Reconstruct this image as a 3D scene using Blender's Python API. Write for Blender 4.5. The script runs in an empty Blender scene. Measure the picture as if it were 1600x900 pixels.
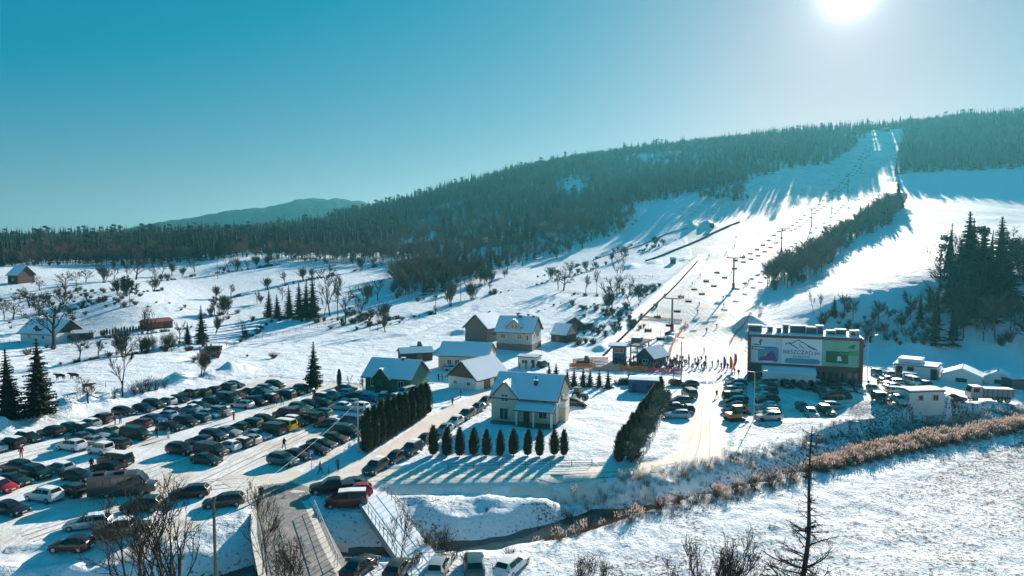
import bpy, bmesh, math, random
import numpy as np
from mathutils import Vector, Matrix, Euler

random.seed(7)
RNG = np.random.default_rng(11)
SC = bpy.context.scene
COL = SC.collection
R = math.radians

# ------------------------------------------------------------ camera
F = 1067.0
CAMZ = 30.0
TILT = math.atan(65.0 / F)
cam_data = bpy.data.cameras.new('camera')
cam_data.sensor_width = 36.0
cam_data.lens = 24.0
cam_data.clip_start = 0.5
cam_data.clip_end = 20000
cam = bpy.data.objects.new('camera', cam_data)
cam.location = (0, 0, CAMZ)
cam.rotation_euler = (math.pi / 2 - TILT, 0, 0)
COL.objects.link(cam)
SC.camera = cam

# ------------------------------------------------------------ sky, sun, exposure
SUN_AZ, SUN_EL = R(25.7), R(18.2)
SUN_DIR = Vector((math.sin(SUN_AZ) * math.cos(SUN_EL), math.cos(SUN_AZ) * math.cos(SUN_EL), math.sin(SUN_EL)))
world = bpy.data.worlds.new('World')
SC.world = world
world.use_nodes = True
wn, wl = world.node_tree.nodes, world.node_tree.links
wn.clear()
wout = wn.new('ShaderNodeOutputWorld')
wbg = wn.new('ShaderNodeBackground')
wsky = wn.new('ShaderNodeTexSky')
wsky.sky_type = 'NISHITA'
wsky.sun_disc = False
wsky.sun_elevation = SUN_EL
wsky.sun_rotation = SUN_AZ
wsky.altitude = 500
wsky.air_density = 1.0
wsky.dust_density = 0.3
wsky.ozone_density = 1.0
# cold film grade of the whole sky: red falls off first
wsep = wn.new('ShaderNodeSeparateColor'); wcmb = wn.new('ShaderNodeCombineColor')
wl.new(wsky.outputs[0], wsep.inputs[0])
def wlin(o, k, c):
    m = wn.new('ShaderNodeMath'); m.operation = 'MULTIPLY_ADD'; m.inputs[1].default_value = k; m.inputs[2].default_value = c
    wl.new(o, m.inputs[0])
    q = wn.new('ShaderNodeMath'); q.operation = 'MAXIMUM'; q.inputs[1].default_value = 0
    wl.new(m.outputs[0], q.inputs[0]); return q.outputs[0]
wl.new(wlin(wsep.outputs[0], .62, -1.5), wcmb.inputs[0])
wl.new(wlin(wsep.outputs[1], .30, 1.36), wcmb.inputs[1])
wl.new(wlin(wsep.outputs[2], .25, 2.6), wcmb.inputs[2])
# the sun's aureole: forward scattering around the sun
wtc = wn.new('ShaderNodeTexCoord')
wdot = wn.new('ShaderNodeVectorMath'); wdot.operation = 'DOT_PRODUCT'
wdot.inputs[1].default_value = SUN_DIR
wl.new(wtc.outputs['Generated'], wdot.inputs[0])
def wpow(e, k):
    c = wn.new('ShaderNodeMath'); c.operation = 'MAXIMUM'; c.inputs[1].default_value = 0
    wl.new(wdot.outputs['Value'], c.inputs[0])
    p = wn.new('ShaderNodeMath'); p.operation = 'POWER'; p.inputs[1].default_value = e
    wl.new(c.outputs[0], p.inputs[0])
    m = wn.new('ShaderNodeMath'); m.operation = 'MULTIPLY'; m.inputs[1].default_value = k
    wl.new(p.outputs[0], m.inputs[0])
    return m
g1, g2, g3 = wpow(3000, 15.0), wpow(420, 2.6), wpow(30, .5)
wa = wn.new('ShaderNodeMath'); wl.new(g1.outputs[0], wa.inputs[0]); wl.new(g2.outputs[0], wa.inputs[1])
wb = wn.new('ShaderNodeMath'); wl.new(wa.outputs[0], wb.inputs[0]); wl.new(g3.outputs[0], wb.inputs[1])
wcol = wn.new('ShaderNodeMix'); wcol.data_type = 'RGBA'; wcol.blend_type = 'MULTIPLY'
wcol.inputs[0].default_value = 1.0
wcol.inputs[6].default_value = (1, 0.98, 0.95, 1)
wl.new(wb.outputs[0], wcol.inputs[7])
wadd = wn.new('ShaderNodeMix'); wadd.data_type = 'RGBA'; wadd.blend_type = 'ADD'
wadd.inputs[0].default_value = 1.0
wl.new(wcmb.outputs[0], wadd.inputs[6]); wl.new(wcol.outputs[2], wadd.inputs[7])
wl.new(wadd.outputs[2], wbg.inputs['Color'])
wbg.inputs['Strength'].default_value = 0.05
wl.new(wbg.outputs[0], wout.inputs[0])

sun_data = bpy.data.lights.new('sun', 'SUN')
sun_data.energy = 5.0
sun_data.angle = R(0.5)
sun_data.color = (1.0, 0.85, 0.71)
sun = bpy.data.objects.new('sun', sun_data)
sun.rotation_euler = (-SUN_DIR).to_track_quat('-Z', 'Y').to_euler()
sun.location = (0, 0, 400)
COL.objects.link(sun)

SC.render.engine = 'CYCLES'
SC.view_settings.view_transform = 'Standard'
SC.view_settings.look = 'None'
SC.view_settings.exposure = 1.08
SC.view_settings.gamma = 1.0
SC.view_settings.use_curve_mapping = False
cy = SC.cycles
cy.use_denoising = True
cy.max_bounces = 5
cy.diffuse_bounces = 2
cy.glossy_bounces = 2
cy.transmission_bounces = 3
cy.volume_bounces = 0
cy.transparent_max_bounces = 6
cy.caustics_reflective = False
cy.caustics_refractive = False
cy.sample_clamp_indirect = 4.0

# ------------------------------------------------------------ helpers
def W(px, py, D):
    """world point at forward distance D on the sight line through a photo pixel"""
    a, b = (px - 800) / F, (450 - py) / F
    dy = math.cos(TILT) + b * math.sin(TILT)
    dz = -math.sin(TILT) + b * math.cos(TILT)
    return Vector((a / dy * D, D, CAMZ + dz / dy * D))
def PZ(px, py, z):
    a, b = (px - 800) / F, (450 - py) / F
    dy = math.cos(TILT) + b * math.sin(TILT)
    dz = -math.sin(TILT) + b * math.cos(TILT)
    D = (z - CAMZ) / (dz / dy)
    return Vector((a / dy * D, D, z))

def mat(name, color, rough=0.7, metal=0.0, spec=0.3, var=0.0, vscale=6.0, bump=0.0, bscale=20.0, coat=0.0, rand=0.0, dist=0.05):
    m = bpy.data.materials.new(name)
    m.use_nodes = True
    n, l = m.node_tree.nodes, m.node_tree.links
    b = n['Principled BSDF']
    b.inputs['Roughness'].default_value = rough
    b.inputs['Metallic'].default_value = metal
    b.inputs['Specular IOR Level'].default_value = spec
    b.inputs['Coat Weight'].default_value = coat
    b.inputs['Base Color'].default_value = (*color, 1)
    src = None
    if var > 0 or bump > 0:
        tc = n.new('ShaderNodeTexCoord')
    if var > 0:
        nz = n.new('ShaderNodeTexNoise'); nz.inputs['Scale'].default_value = vscale
        nz.inputs['Detail'].default_value = 5
        l.new(tc.outputs['Object'], nz.inputs['Vector'])
        mx = n.new('ShaderNodeMix'); mx.data_type = 'RGBA'
        mx.inputs[6].default_value = (*[max(0, c * (1 - var)) for c in color], 1)
        mx.inputs[7].default_value = (*[min(1, c * (1 + var)) for c in color], 1)
        l.new(nz.outputs['Fac'], mx.inputs[0])
        src = mx.outputs[2]
    if rand > 0:
        oi = n.new('ShaderNodeObjectInfo')
        hs = n.new('ShaderNodeHueSaturation')
        mr = n.new('ShaderNodeMapRange')
        mr.inputs[3].default_value = 1 - rand; mr.inputs[4].default_value = 1 + rand
        l.new(oi.outputs['Random'], mr.inputs[0]); l.new(mr.outputs[0], hs.inputs['Value'])
        if src: l.new(src, hs.inputs['Color'])
        else: hs.inputs['Color'].default_value = (*color, 1)
        src = hs.outputs[0]
    if src: l.new(src, b.inputs['Base Color'])
    if bump > 0:
        nb = n.new('ShaderNodeTexNoise'); nb.inputs['Scale'].default_value = bscale; nb.inputs['Detail'].default_value = 4
        l.new(tc.outputs['Object'], nb.inputs['Vector'])
        bp = n.new('ShaderNodeBump'); bp.inputs['Strength'].default_value = bump; bp.inputs['Distance'].default_value = dist
        l.new(nb.outputs['Fac'], bp.inputs['Height']); l.new(bp.outputs[0], b.inputs['Normal'])
    return m

class MB:
    """collects faces for one mesh"""
    def __init__(s): s.v, s.f, s.mi = [], [], []
    def add(s, vs, fs, mi=0):
        o = len(s.v)
        s.v += [tuple(v) for v in vs]
        s.f += [tuple(i + o for i in f) for f in fs]
        s.mi += [mi] * len(fs)
        return s
    def box(s, x0, x1, y0, y1, z0, z1, mi=0, M=None):
        vs = [Vector((x, y, z)) for z in (z0, z1) for x, y in ((x0, y0), (x1, y0), (x1, y1), (x0, y1))]
        if M: vs = [M @ v for v in vs]
        return s.add(vs, [(3, 2, 1, 0), (4, 5, 6, 7), (0, 1, 5, 4), (1, 2, 6, 5), (2, 3, 7, 6), (3, 0, 4, 7)], mi)
    def tube(s, p, q, r0, r1=None, n=6, mi=0, cap=True):
        p, q = Vector(p), Vector(q)
        r1 = r0 if r1 is None else r1
        d = (q - p)
        if d.length < 1e-6: return s
        d.normalize()
        a = d.cross(Vector((0, 0, 1)) if abs(d.z) < .95 else Vector((1, 0, 0))).normalized()
        b = d.cross(a)
        vs = []
        for c, r in ((p, r0), (q, r1)):
            for k in range(n):
                t = 2 * math.pi * k / n
                vs.append(c + a * (math.cos(t) * r) + b * (math.sin(t) * r))
        fs = [(k, (k + 1) % n, n + (k + 1) % n, n + k) for k in range(n)]
        if cap: fs += [tuple(range(n))[::-1], tuple(range(n, 2 * n))]
        return s.add(vs, fs, mi)
    def path(s, pts, r, n=5, mi=0):
        for i in range(len(pts) - 1): s.tube(pts[i], pts[i + 1], r, r, n, mi)
        return s
    def cone3(s, p, q, r, mi=0):
        p, q = Vector(p), Vector(q)
        d = (q - p)
        if d.length < 1e-6: return s
        d.normalize()
        a = d.cross(Vector((0, 0, 1)) if abs(d.z) < .95 else Vector((1, 0, 0))).normalized() * r
        b = d.cross(a)
        return s.add([p + a, p - a * .5 + b * .87, p - a * .5 - b * .87, q], [(0, 1, 3), (1, 2, 3), (2, 0, 3)], mi)
    def prism(s, poly, z0, z1, mi=0):
        n = len(poly)
        vs = [(x, y, z0) for x, y in poly] + [(x, y, z1) for x, y in poly]
        return s.add(vs, [tuple(range(n))[::-1], tuple(range(n, 2 * n))] + [(k, (k + 1) % n, n + (k + 1) % n, n + k) for k in range(n)], mi)
    def mesh(s, name, mats, smooth=None):
        me = bpy.data.meshes.new(name)
        me.from_pydata(s.v, [], s.f)
        if not isinstance(mats, (list, tuple)): mats = [mats]
        for m in mats: me.materials.append(m)
        if len(mats) > 1: me.polygons.foreach_set('material_index', s.mi)
        if smooth is not None:
            me.polygons.foreach_set('use_smooth', [True] * len(me.polygons))
            me.set_sharp_from_angle(angle=R(smooth))
        me.update()
        return me

def ob(name, me, parent=None, loc=None, rot=None, scale=None):
    o = bpy.data.objects.new(name, me)
    COL.objects.link(o)
    if parent is not None: o.parent = parent
    if loc is not None: o.location = loc
    if rot is not None: o.rotation_euler = rot if not isinstance(rot, (int, float)) else (0, 0, rot)
    if scale is not None: o.scale = scale if not isinstance(scale, (int, float)) else (scale,) * 3
    return o
def tag(o, label=None, cat=None, group=None, kind=None):
    if label: o['label'] = label
    if cat: o['category'] = cat
    if group: o['group'] = group
    if kind: o['kind'] = kind
    return o
def build(mb, name, mats, parent=None, smooth=None, **k):
    return ob(name, mb.mesh(name, mats, smooth), parent, **k)
ORD = ['first', 'second', 'third', 'fourth', 'fifth', 'sixth', 'seventh', 'eighth', 'ninth', 'tenth', 'eleventh', 'twelfth',
       'thirteenth', 'fourteenth', 'fifteenth', 'sixteenth', 'seventeenth', 'eighteenth', 'nineteenth', 'twentieth']
ORD += ['twenty-' + o for o in ORD[:9]] + ['thirtieth'] + ['thirty-' + o for o in ORD[:9]] + ['fortieth'] + ['forty-' + o for o in ORD[:9]]
for _d, _e in (('fifty', 'fiftieth'), ('sixty', 'sixtieth'), ('seventy', 'seventieth')): ORD += [_e] + [_d + '-' + o for o in ORD[:9]]

# ------------------------------------------------------------ noise
def vnoise(x, y, seed=0):
    xi, yi = np.floor(x), np.floor(y)
    fx, fy = x - xi, y - yi
    fx, fy = fx * fx * (3 - 2 * fx), fy * fy * (3 - 2 * fy)
    def h(a, b):
        n = (a.astype(np.int64) * 374761393 + b.astype(np.int64) * 668265263 + seed * 974711) & 0x7fffffff
        n = ((n ^ (n >> 13)) * 1274126177) & 0x7fffffff
        return ((n ^ (n >> 16)) & 0xffff) / 65535.0
    return (h(xi, yi) * (1 - fx) + h(xi + 1, yi) * fx) * (1 - fy) + (h(xi, yi + 1) * (1 - fx) + h(xi + 1, yi + 1) * fx) * fy
def fbm(x, y, sc, oct=4, seed=0, gain=.5):
    s, a, t = 0, 1, 0
    for o in range(oct):
        s = s + a * (vnoise(x / sc * 2 ** o, y / sc * 2 ** o, seed + o) - .5); t += a; a *= gain
    return s / t * 2
def sstep(a, b, x):
    t = np.clip((x - a) / (b - a), 0, 1)
    return t * t * (3 - 2 * t)
def pdist(X, Y, pts):
    """distance to a polyline and the parameter (point index) along it"""
    d = np.full(X.shape, 1e9); tt = np.zeros(X.shape)
    for i in range(len(pts) - 1):
        ax, ay = pts[i][0], pts[i][1]; bx, by = pts[i + 1][0], pts[i + 1][1]
        L = (bx - ax) ** 2 + (by - ay) ** 2
        t = np.clip(((X - ax) * (bx - ax) + (Y - ay) * (by - ay)) / L, 0, 1)
        q = np.hypot(X - ax - t * (bx - ax), Y - ay - t * (by - ay))
        m = q < d
        d = np.where(m, q, d); tt = np.where(m, i + t, tt)
    return d, tt
def inpoly(X, Y, poly):
    r = np.zeros(X.shape, bool)
    n = len(poly)
    for i in range(n):
        x0, y0 = poly[i][0], poly[i][1]; x1, y1 = poly[(i + 1) % n][0], poly[(i + 1) % n][1]
        c = ((y0 > Y) != (y1 > Y)) & (X < (x1 - x0) * (Y - y0) / (y1 - y0 + 1e-12) + x0)
        r ^= c
    return r
# ============================================================ terrain
CP = []
for py in (900, 800, 720, 660, 625, 605):          # valley floor
    for px in (-250, 50, 350, 650, 950, 1250, 1550, 1850):
        p = PZ(px, py, 0); CP.append((p.x, p.y, 0.0))
for x in (-40, -15, 15, 40): CP.append((x, -35, 0.0)); CP.append((x, 10, 0.0))
for c in [  # (px, py, distance): points of the hillside read off the photograph
    (-100, 560, 176), (150, 560, 177), (400, 560, 180), (650, 560, 181), (850, 560, 183), (1050, 560, 183), (1170, 556, 183),
    (-150, 520, 226), (100, 520, 228), (350, 515, 235), (600, 520, 226), (800, 530, 215), (900, 520, 226), (1000, 520, 226),
    (-150, 445, 330), (0, 440, 340), (200, 470, 270), (200, 420, 430), (0, 415, 440), (380, 480, 285), (380, 400, 480), (300, 440, 365),
    (500, 470, 298), (500, 410, 440), (600, 400, 480), (640, 480, 275), (700, 380, 540), (700, 440, 345), (760, 430, 360), (800, 480, 272), (880, 455, 308),
    (880, 400, 430), (950, 480, 268), (980, 365, 500), (1000, 400, 405),
    (1050, 516, 233), (1146, 450, 300), (1220, 392, 400), (1268, 352, 500), (1299, 325, 585), (1324, 299, 685), (1343, 270, 795), (1370, 215, 985),
    (1180, 500, 232), (1200, 470, 270), (1180, 530, 203), (1110, 480, 262), (1000, 455, 305), (1090, 400, 395), (1080, 345, 510), (1180, 330, 560), (1150, 290, 655),
    (1250, 470, 236), (1310, 470, 215), (1400, 463, 215), (1490, 456, 216), (1600, 452, 219), (1750, 450, 219),
    (1260, 542, 194), (1360, 541, 194), (1480, 541, 194), (1600, 543, 194), (1750, 543, 194), (1300, 570, 171), (1450, 570, 171), (1600, 572, 170),
    (1300, 440, 275), (1440, 400, 335), (1330, 390, 385), (1440, 345, 480), (1550, 330, 510), (1600, 390, 345), (1720, 330, 500), (1430, 320, 565), (1430, 270, 745), (1500, 268, 735), (1600, 264, 725), (1750, 262, 710),
    (1330, 235, 900), (1240, 262, 760), (1130, 300, 620), (1000, 330, 560), (880, 372, 482), (620, 425, 395),
    (0, 396, 650), (200, 392, 650), (400, 382, 700), (-200, 400, 650), (600, 365, 720), (760, 335, 720), (900, 300, 790), (1050, 270, 850),
    (-300, 382, 1300), (0, 378, 1300), (300, 372, 1300), (480, 358, 1300),
    (620, 339, 1290), (700, 310, 1250), (800, 281, 1210), (900, 258, 1180), (1000, 241, 1150), (1100, 230, 1125), (1200, 221, 1100), (1300, 209, 1075), (1390, 201, 1055), (1440, 199, 1055), (1500, 193, 1055), (1600, 189, 1045), (1750, 184, 1030), (1900, 180, 1020),
    ]:
    p = W(*c); CP.append((p.x, p.y, p.z))
for px, z in ((-300, 20), (0, 25), (300, 25), (600, 50), (900, 90), (1200, 120), (1500, 150), (1800, 150)):
    p = W(px, 385, 1700); CP.append((p.x, p.y, z))
    CP.append((p.x / 1700 * 5000, 5000, 10))
    CP.append((p.x / 1700 * 2700, 2700, 30))
CP = np.array(CP)
def warp(x, y): return x / (y + 60.0) * 2.0, np.log(y + 60.0)
def tps_fit(P):
    u, v = warp(P[:, 0], P[:, 1]); n = len(P)
    d2 = (u[:, None] - u) ** 2 + (v[:, None] - v) ** 2
    K = np.where(d2 > 0, .5 * d2 * np.log(d2 + 1e-12), 0) + np.eye(n) * 2e-4
    Q = np.stack([np.ones(n), u, v], 1)
    A = np.block([[K, Q], [Q.T, np.zeros((3, 3))]])
    return np.linalg.solve(A, np.concatenate([P[:, 2], np.zeros(3)]))
TW = tps_fit(CP)
CU, CV = warp(CP[:, 0], CP[:, 1])
def tps(x, y):
    u, v = warp(x, y)
    z = TW[-3] + TW[-2] * u + TW[-1] * v
    for i in range(len(CU)):
        d2 = (u - CU[i]) ** 2 + (v - CV[i]) ** 2 + 1e-12
        z = z + TW[i] * .5 * d2 * np.log(d2)
    return z

WATER_Z = -3.0
RIVER = [PZ(px, py, WATER_Z) for px, py in ((-500, 1010), (-150, 1000), (200, 960), (420, 906), (560, 876), (680, 868), (760, 860), (850, 840), (950, 817), (1060, 795), (1180, 765), (1280, 738), (1400, 712), (1500, 697), (1600, 680), (1750, 655))]
BANK = [PZ(px, py, 0) for px, py in ((-120, 700), (0, 672), (80, 651), (160, 629), (240, 608), (300, 596), (345, 588), (375, 580))]
ROADS = {  # centre line pixels (ground), half width in metres
    'bridge_road': ([(492, 960), (470, 900), (452, 850), (442, 810), (436, 780), (430, 757)], 2.7),
    'village_road': ([(430, 757), (520, 752), (640, 746), (760, 745), (880, 744), (990, 739), (1060, 728), (1094, 708), (1104, 680), (1108, 650), (1110, 620), (1112, 603)], 3.4),
    'driveway': ([(470, 752), (560, 735), (622, 700), (680, 660), (730, 632), (768, 612), (790, 598)], 2.4),
}
ROADW = {k: ([PZ(px, py, 0) for px, py in v[0]], v[1]) for k, v in ROADS.items()}
LOT = [PZ(px, py, 0) for px, py in ((-200, 745), (-60, 700), (0, 688), (160, 646), (350, 596), (420, 588), (560, 600), (590, 625), (545, 700), (480, 745), (440, 790), (370, 800), (200, 870), (-60, 880), (-250, 850))]
LOT2 = [PZ(px, py, 0) for px, py in ((1030, 600), (1180, 596), (1360, 595), (1470, 600), (1600, 606), (1600, 630), (1480, 634), (1400, 632), (1330, 650), (1230, 662), (1130, 662), (1120, 690), (1030, 660))]
RUN = [W(px, py, d) for px, py, d in ((940, 560, 183), (1160, 560, 183), (1195, 470, 265), (1215, 440, 310), (1290, 390, 400), (1400, 300, 650), (1405, 215, 985), (1390, 205, 1040), (1375, 205, 1040), (1240, 262, 755), (1130, 305, 610), (1060, 330, 550), (1080, 400, 395), (1010, 480, 265))]
FRONT = [PZ(px, py, 0) for px, py in ((900, 1100), (860, 900), (1000, 870), (1300, 790), (1600, 690), (2000, 620), (2200, 900))]
PITS = [  # snow heaps: px, py, radius, height
    (1080, 355, 5, 3.0), (1105, 352, 7, 3.4), (985, 418, 5, 2.2), (1020, 410, 4, 1.6), (1070, 406, 4, 1.6), (985, 560, 3, .8),
    (1170, 512, 6, 3.5), (1185, 522, 5, 3.0), (60, 655, 3, .8), (88, 650, 3, .8), (1045, 532, 4, 1.4), (720, 522, 4, 1.5),
    (1345, 650, 6, 1.2), (1400, 655, 8, 1.6), (1460, 650, 8, 1.7), (1500, 655, 8, 1.5), (1550, 645, 7, 1.6), (1375, 640, 3.5, 1.3), (1430, 668, 9, 1.3), (1530, 665, 9, 1.2), (1350, 678, 7, 1.1), (1290, 672, 8, .9)]

def height(X, Y):
    z = tps(X, Y)
    dist = np.hypot(X, Y)
    near = 1 - sstep(250, 700, dist)
    # soft undulation, larger with distance
    z = z + fbm(X, Y, 38, 3, 3) * (.25 + .9 * sstep(200, 600, Y)) * sstep(165, 230, Y)
    flat = np.zeros(X.shape, bool)
    for p in (LOT, LOT2, RUN): flat |= inpoly(X, Y, p)
    rd = np.full(X.shape, 1e9)
    for pts, hw in ROADW.values():
        d, _ = pdist(X, Y, pts); rd = np.minimum(rd, d - hw)
    road = 1 - sstep(-.2, 1.2, rd)
    smooth = np.maximum(np.where(flat, .85, 0.0), road)
    rough = fbm(X, Y, 3.2, 4, 21) * .16 + np.abs(fbm(X, Y, 9, 3, 31)) * .25
    z = z + rough * (1 - smooth) * near
    # ploughed windrows beside the roads
    wr = np.exp(-((rd - 1.1) / .7) ** 2) * (.22 + .3 * np.clip(fbm(X, Y, 4, 3, 41), -.4, 1))
    z = z + np.where(rd < 6, wr, 0) * (1 - np.where(flat, 1, 0))
    # snow bank along the car park
    d, _ = pdist(X, Y, BANK)
    z = z + np.exp(-(d / 3.0) ** 2) * np.maximum(.4, 1.7 + 1.9 * fbm(X, Y, 2.6, 4, 51)) * (Y > 60)
    for px, py, r, h in PITS:
        p = PITW[(px, py)]
        q = np.hypot(X - p[0], Y - p[1]) / r
        z = z + h * np.exp(-q * q * 1.6) * (1 + .35 * fbm(X, Y, r * .7, 3, 61))
    # river channel
    d, t = pdist(X, Y, RIVER)
    wob = fbm(X, Y, 9, 3, 71) * 1.3
    bed = -3.6
    dd = np.maximum(0, d + wob - .8 * (X < 18))
    dd = dd * (1 + .75 * sstep(5, 22, X))
    prof = np.interp(dd, [0, 2.0, 2.8, 4.3, 6.0, 10.0], [-3.7, -3.5, -2.7, -1.1, -.5, 0])
    near_side = Y < np.interp(X, [p.x for p in RIVER], [p.y for p in RIVER])
    prof = np.where(near_side, np.interp(dd, [0, 1.6, 2.6, 4.0, 7.0], [-3.7, -3.5, -2.4, -.9, 0]), prof)
    prof = prof * (1 + .16 * fbm(X, Y, 2.2, 3, 111)) + np.where((prof < -.02) & (prof > -3), .55 * fbm(X, Y, 3.0, 4, 112), 0)
    z = np.where(prof < -1e-3, np.minimum(z, 0) * (prof / -3.7 < .5) + prof, z)
    for pts, w_, dp in DITCHW:
        q, _ = pdist(X, Y, pts); z = z - dp * np.exp(-(q / w_) ** 2)
    # the meadow on the near side of the river lies lower and is full of tussocks
    ys = np.interp(X, [p.x for p in RIVER], [p.y for p in RIVER])
    fr = (Y < ys) & (X > -2)
    z = np.where(fr, z - .7 * sstep(6, 20, d) * sstep(-2, 12, X) + .34 * np.abs(fbm(X, Y, 1.5, 3, 81)) * sstep(5, 9, d), z)
    # wall of snow along the left edge of the run, bordering the belt lift
    d, _ = pdist(X, Y, RUNWALL)
    z = z + np.exp(-(d / 2.2) ** 2) * 1.6
    return z
def solve_rough(px, py):
    Ds = np.geomspace(40, 1500, 900); w1 = W(px, py, 1.0)
    k = int(np.argmax(CAMZ + (w1.z - CAMZ) * Ds < tps(w1.x * Ds, Ds)))
    return W(px, py, float(Ds[k]))
PITW = {(a, b): solve_rough(a, b) for a, b, _, _ in PITS}
RUNWALL = [solve_rough(*p) for p in ((938, 548), (965, 518), (1000, 485), (1040, 450), (1075, 418), (1092, 402))]

DITCH = [  # field edges, paths and ditches: pixels, width, depth
    ([(604, 765), (680, 763), (780, 761), (860, 760), (930, 757)], 1.5, 1.25), ([(0, 503), (60, 492), (130, 481)], 1.6, .7), ([(230, 440), (300, 430), (380, 421), (440, 412)], 2.2, 1.3),
    ([(330, 470), (420, 452), (520, 430), (600, 414)], 1.6, .8), ([(290, 560), (340, 545), (400, 517), (416, 503)], 1.8, 1.0), ([(545, 515), (610, 500), (680, 490), (760, 461), (860, 440), (960, 405), (1060, 372)], 1.8, 1.0),
    ([(870, 457), (930, 462), (1000, 462)], 1.4, .8), ([(560, 533), (640, 522), (700, 497), (740, 482)], 1.6, .8), ([(840, 432), (950, 396), (1010, 376)], 1.5, .6), ([(140, 530), (220, 523), (300, 512)], 1.4, .7),
    ([(90, 570), (170, 556), (250, 548), (300, 546)], 1.8, .9), ([(100, 475), (180, 462), (250, 455)], 1.6, .8), ([(880, 470), (800, 500), (770, 510)], 1.6, .9), ([(300, 500), (400, 478), (470, 462)], 1.4, .6), ([(650, 470), (730, 452), (800, 430)], 1.4, .7)]
DITCHW = [([solve_rough(*q) for q in pts], w_, dp) for pts, w_, dp in DITCH]
UA = np.linspace(-1.0, 1.0, 660)
YA = np.concatenate([np.arange(-40, 40, 5), np.arange(40, 132, .55), np.arange(132, 270, 1.05), np.arange(270, 1000, 4.5), np.geomspace(1000, 6000, 50)])
GX = UA[None, :] * (YA[:, None] + 60.0)
GY = np.broadcast_to(YA[:, None], GX.shape)
GZ = height(GX, GY)
def H(x, y):
    x = np.asarray(x, float); y = np.asarray(y, float)
    j = np.clip(np.searchsorted(YA, y) - 1, 0, len(YA) - 2)
    fy = np.clip((y - YA[j]) / (YA[j + 1] - YA[j]), 0, 1)
    u = x / (y + 60.0)
    fu = np.clip((u + 1.0) / 2.0 * (len(UA) - 1), 0, len(UA) - 1.001)
    i = fu.astype(int); fu = fu - i
    return (GZ[j, i] * (1 - fu) + GZ[j, i + 1] * fu) * (1 - fy) + (GZ[j + 1, i] * (1 - fu) + GZ[j + 1, i + 1] * fu) * fy
_DS = np.geomspace(35, 2500, 2500)
def G(px, py, dmin=35):
    """ground point seen at a photo pixel"""
    w1 = W(px, py, 1.0)
    zz = CAMZ + (w1.z - CAMZ) * _DS
    below = (zz < H(w1.x * _DS, _DS)) & (_DS > dmin)
    k = int(np.argmax(below)) if below.any() else len(_DS) - 1
    lo, hi = _DS[max(k - 1, 0)], _DS[k]
    for _ in range(12):
        m = .5 * (lo + hi)
        if CAMZ + (w1.z - CAMZ) * m < float(H(w1.x * m, m)): hi = m
        else: lo = m
    return Vector((w1.x * hi, hi, float(H(w1.x * hi, hi))))
def gz(x, y): return float(H(x, y))
def hpx(p, dpx): return dpx * p.y / F          # size in metres of a pixel span at a point

def ground_attr():
    d, _ = pdist(GX, GY, RIVER)
    fr = inpoly(GX, GY, FRONT)
    flat = np.zeros(GX.shape, bool)
    for p in (LOT, LOT2, RUN): flat |= inpoly(GX, GY, p)
    rd = np.full(GX.shape, 1e9)
    for pts, hw in ROADW.values():
        q, _ = pdist(GX, GY, pts); rd = np.minimum(rd, q - hw)
    pack = np.where(flat, 1.0, 0.0); pack = np.maximum(pack, 1 - sstep(-.3, .8, rd))
    grass = .28 + .25 * fbm(GX, GY, 30, 3, 91)
    grass = np.where(GY > 215, grass + .12, grass)
    grass = np.where(fr, .80 + .10 * fbm(GX, GY, 12, 3, 97), grass)
    grass = np.maximum(grass, (.8) * (1 - sstep(2.5, 6.5, d + 1.5 * fbm(GX, GY, 5, 3, 95))))
    grass = np.where((d < 17) & ~fr, np.maximum(grass, .62 + .25 * fbm(GX, GY, 5, 3, 98)), grass)
    grass = np.where(pack > .5, 0.0, grass)
    # shabby ground by the farmyards and under the village trees
    FIELD = [(W(*c).x, c[2]) for c in ((1310, 0, 225), (1620, 0, 225), (1650, 0, 560), (1440, 0, 560), (1320, 0, 330))]
    fd = inpoly(GX, GY, FIELD); grass = np.where(fd, .66 + .2 * fbm(GX, GY, 25, 3, 94), grass)
    for px, py, r, a in ((150, 520, 60, .3), (60, 440, 70, .3), (890, 530, 14, .35), (990, 470, 25, .25), (1075, 672, 8, .35), (1400, 650, 22, .25)):
        c = G(px, py); grass += a * np.exp(-((GX - c.x) ** 2 + (GY - c.y) ** 2) / r ** 2) * (pack < .5)
    for pts, w_, dp in DITCHW:
        q, _ = pdist(GX, GY, pts); grass = np.maximum(grass, .85 * np.exp(-(q / (w_ * .8)) ** 2) * (pack < .5) * (.6 + .6 * fbm(GX, GY, 6, 3, 99)))
    return grass, pack
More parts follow.
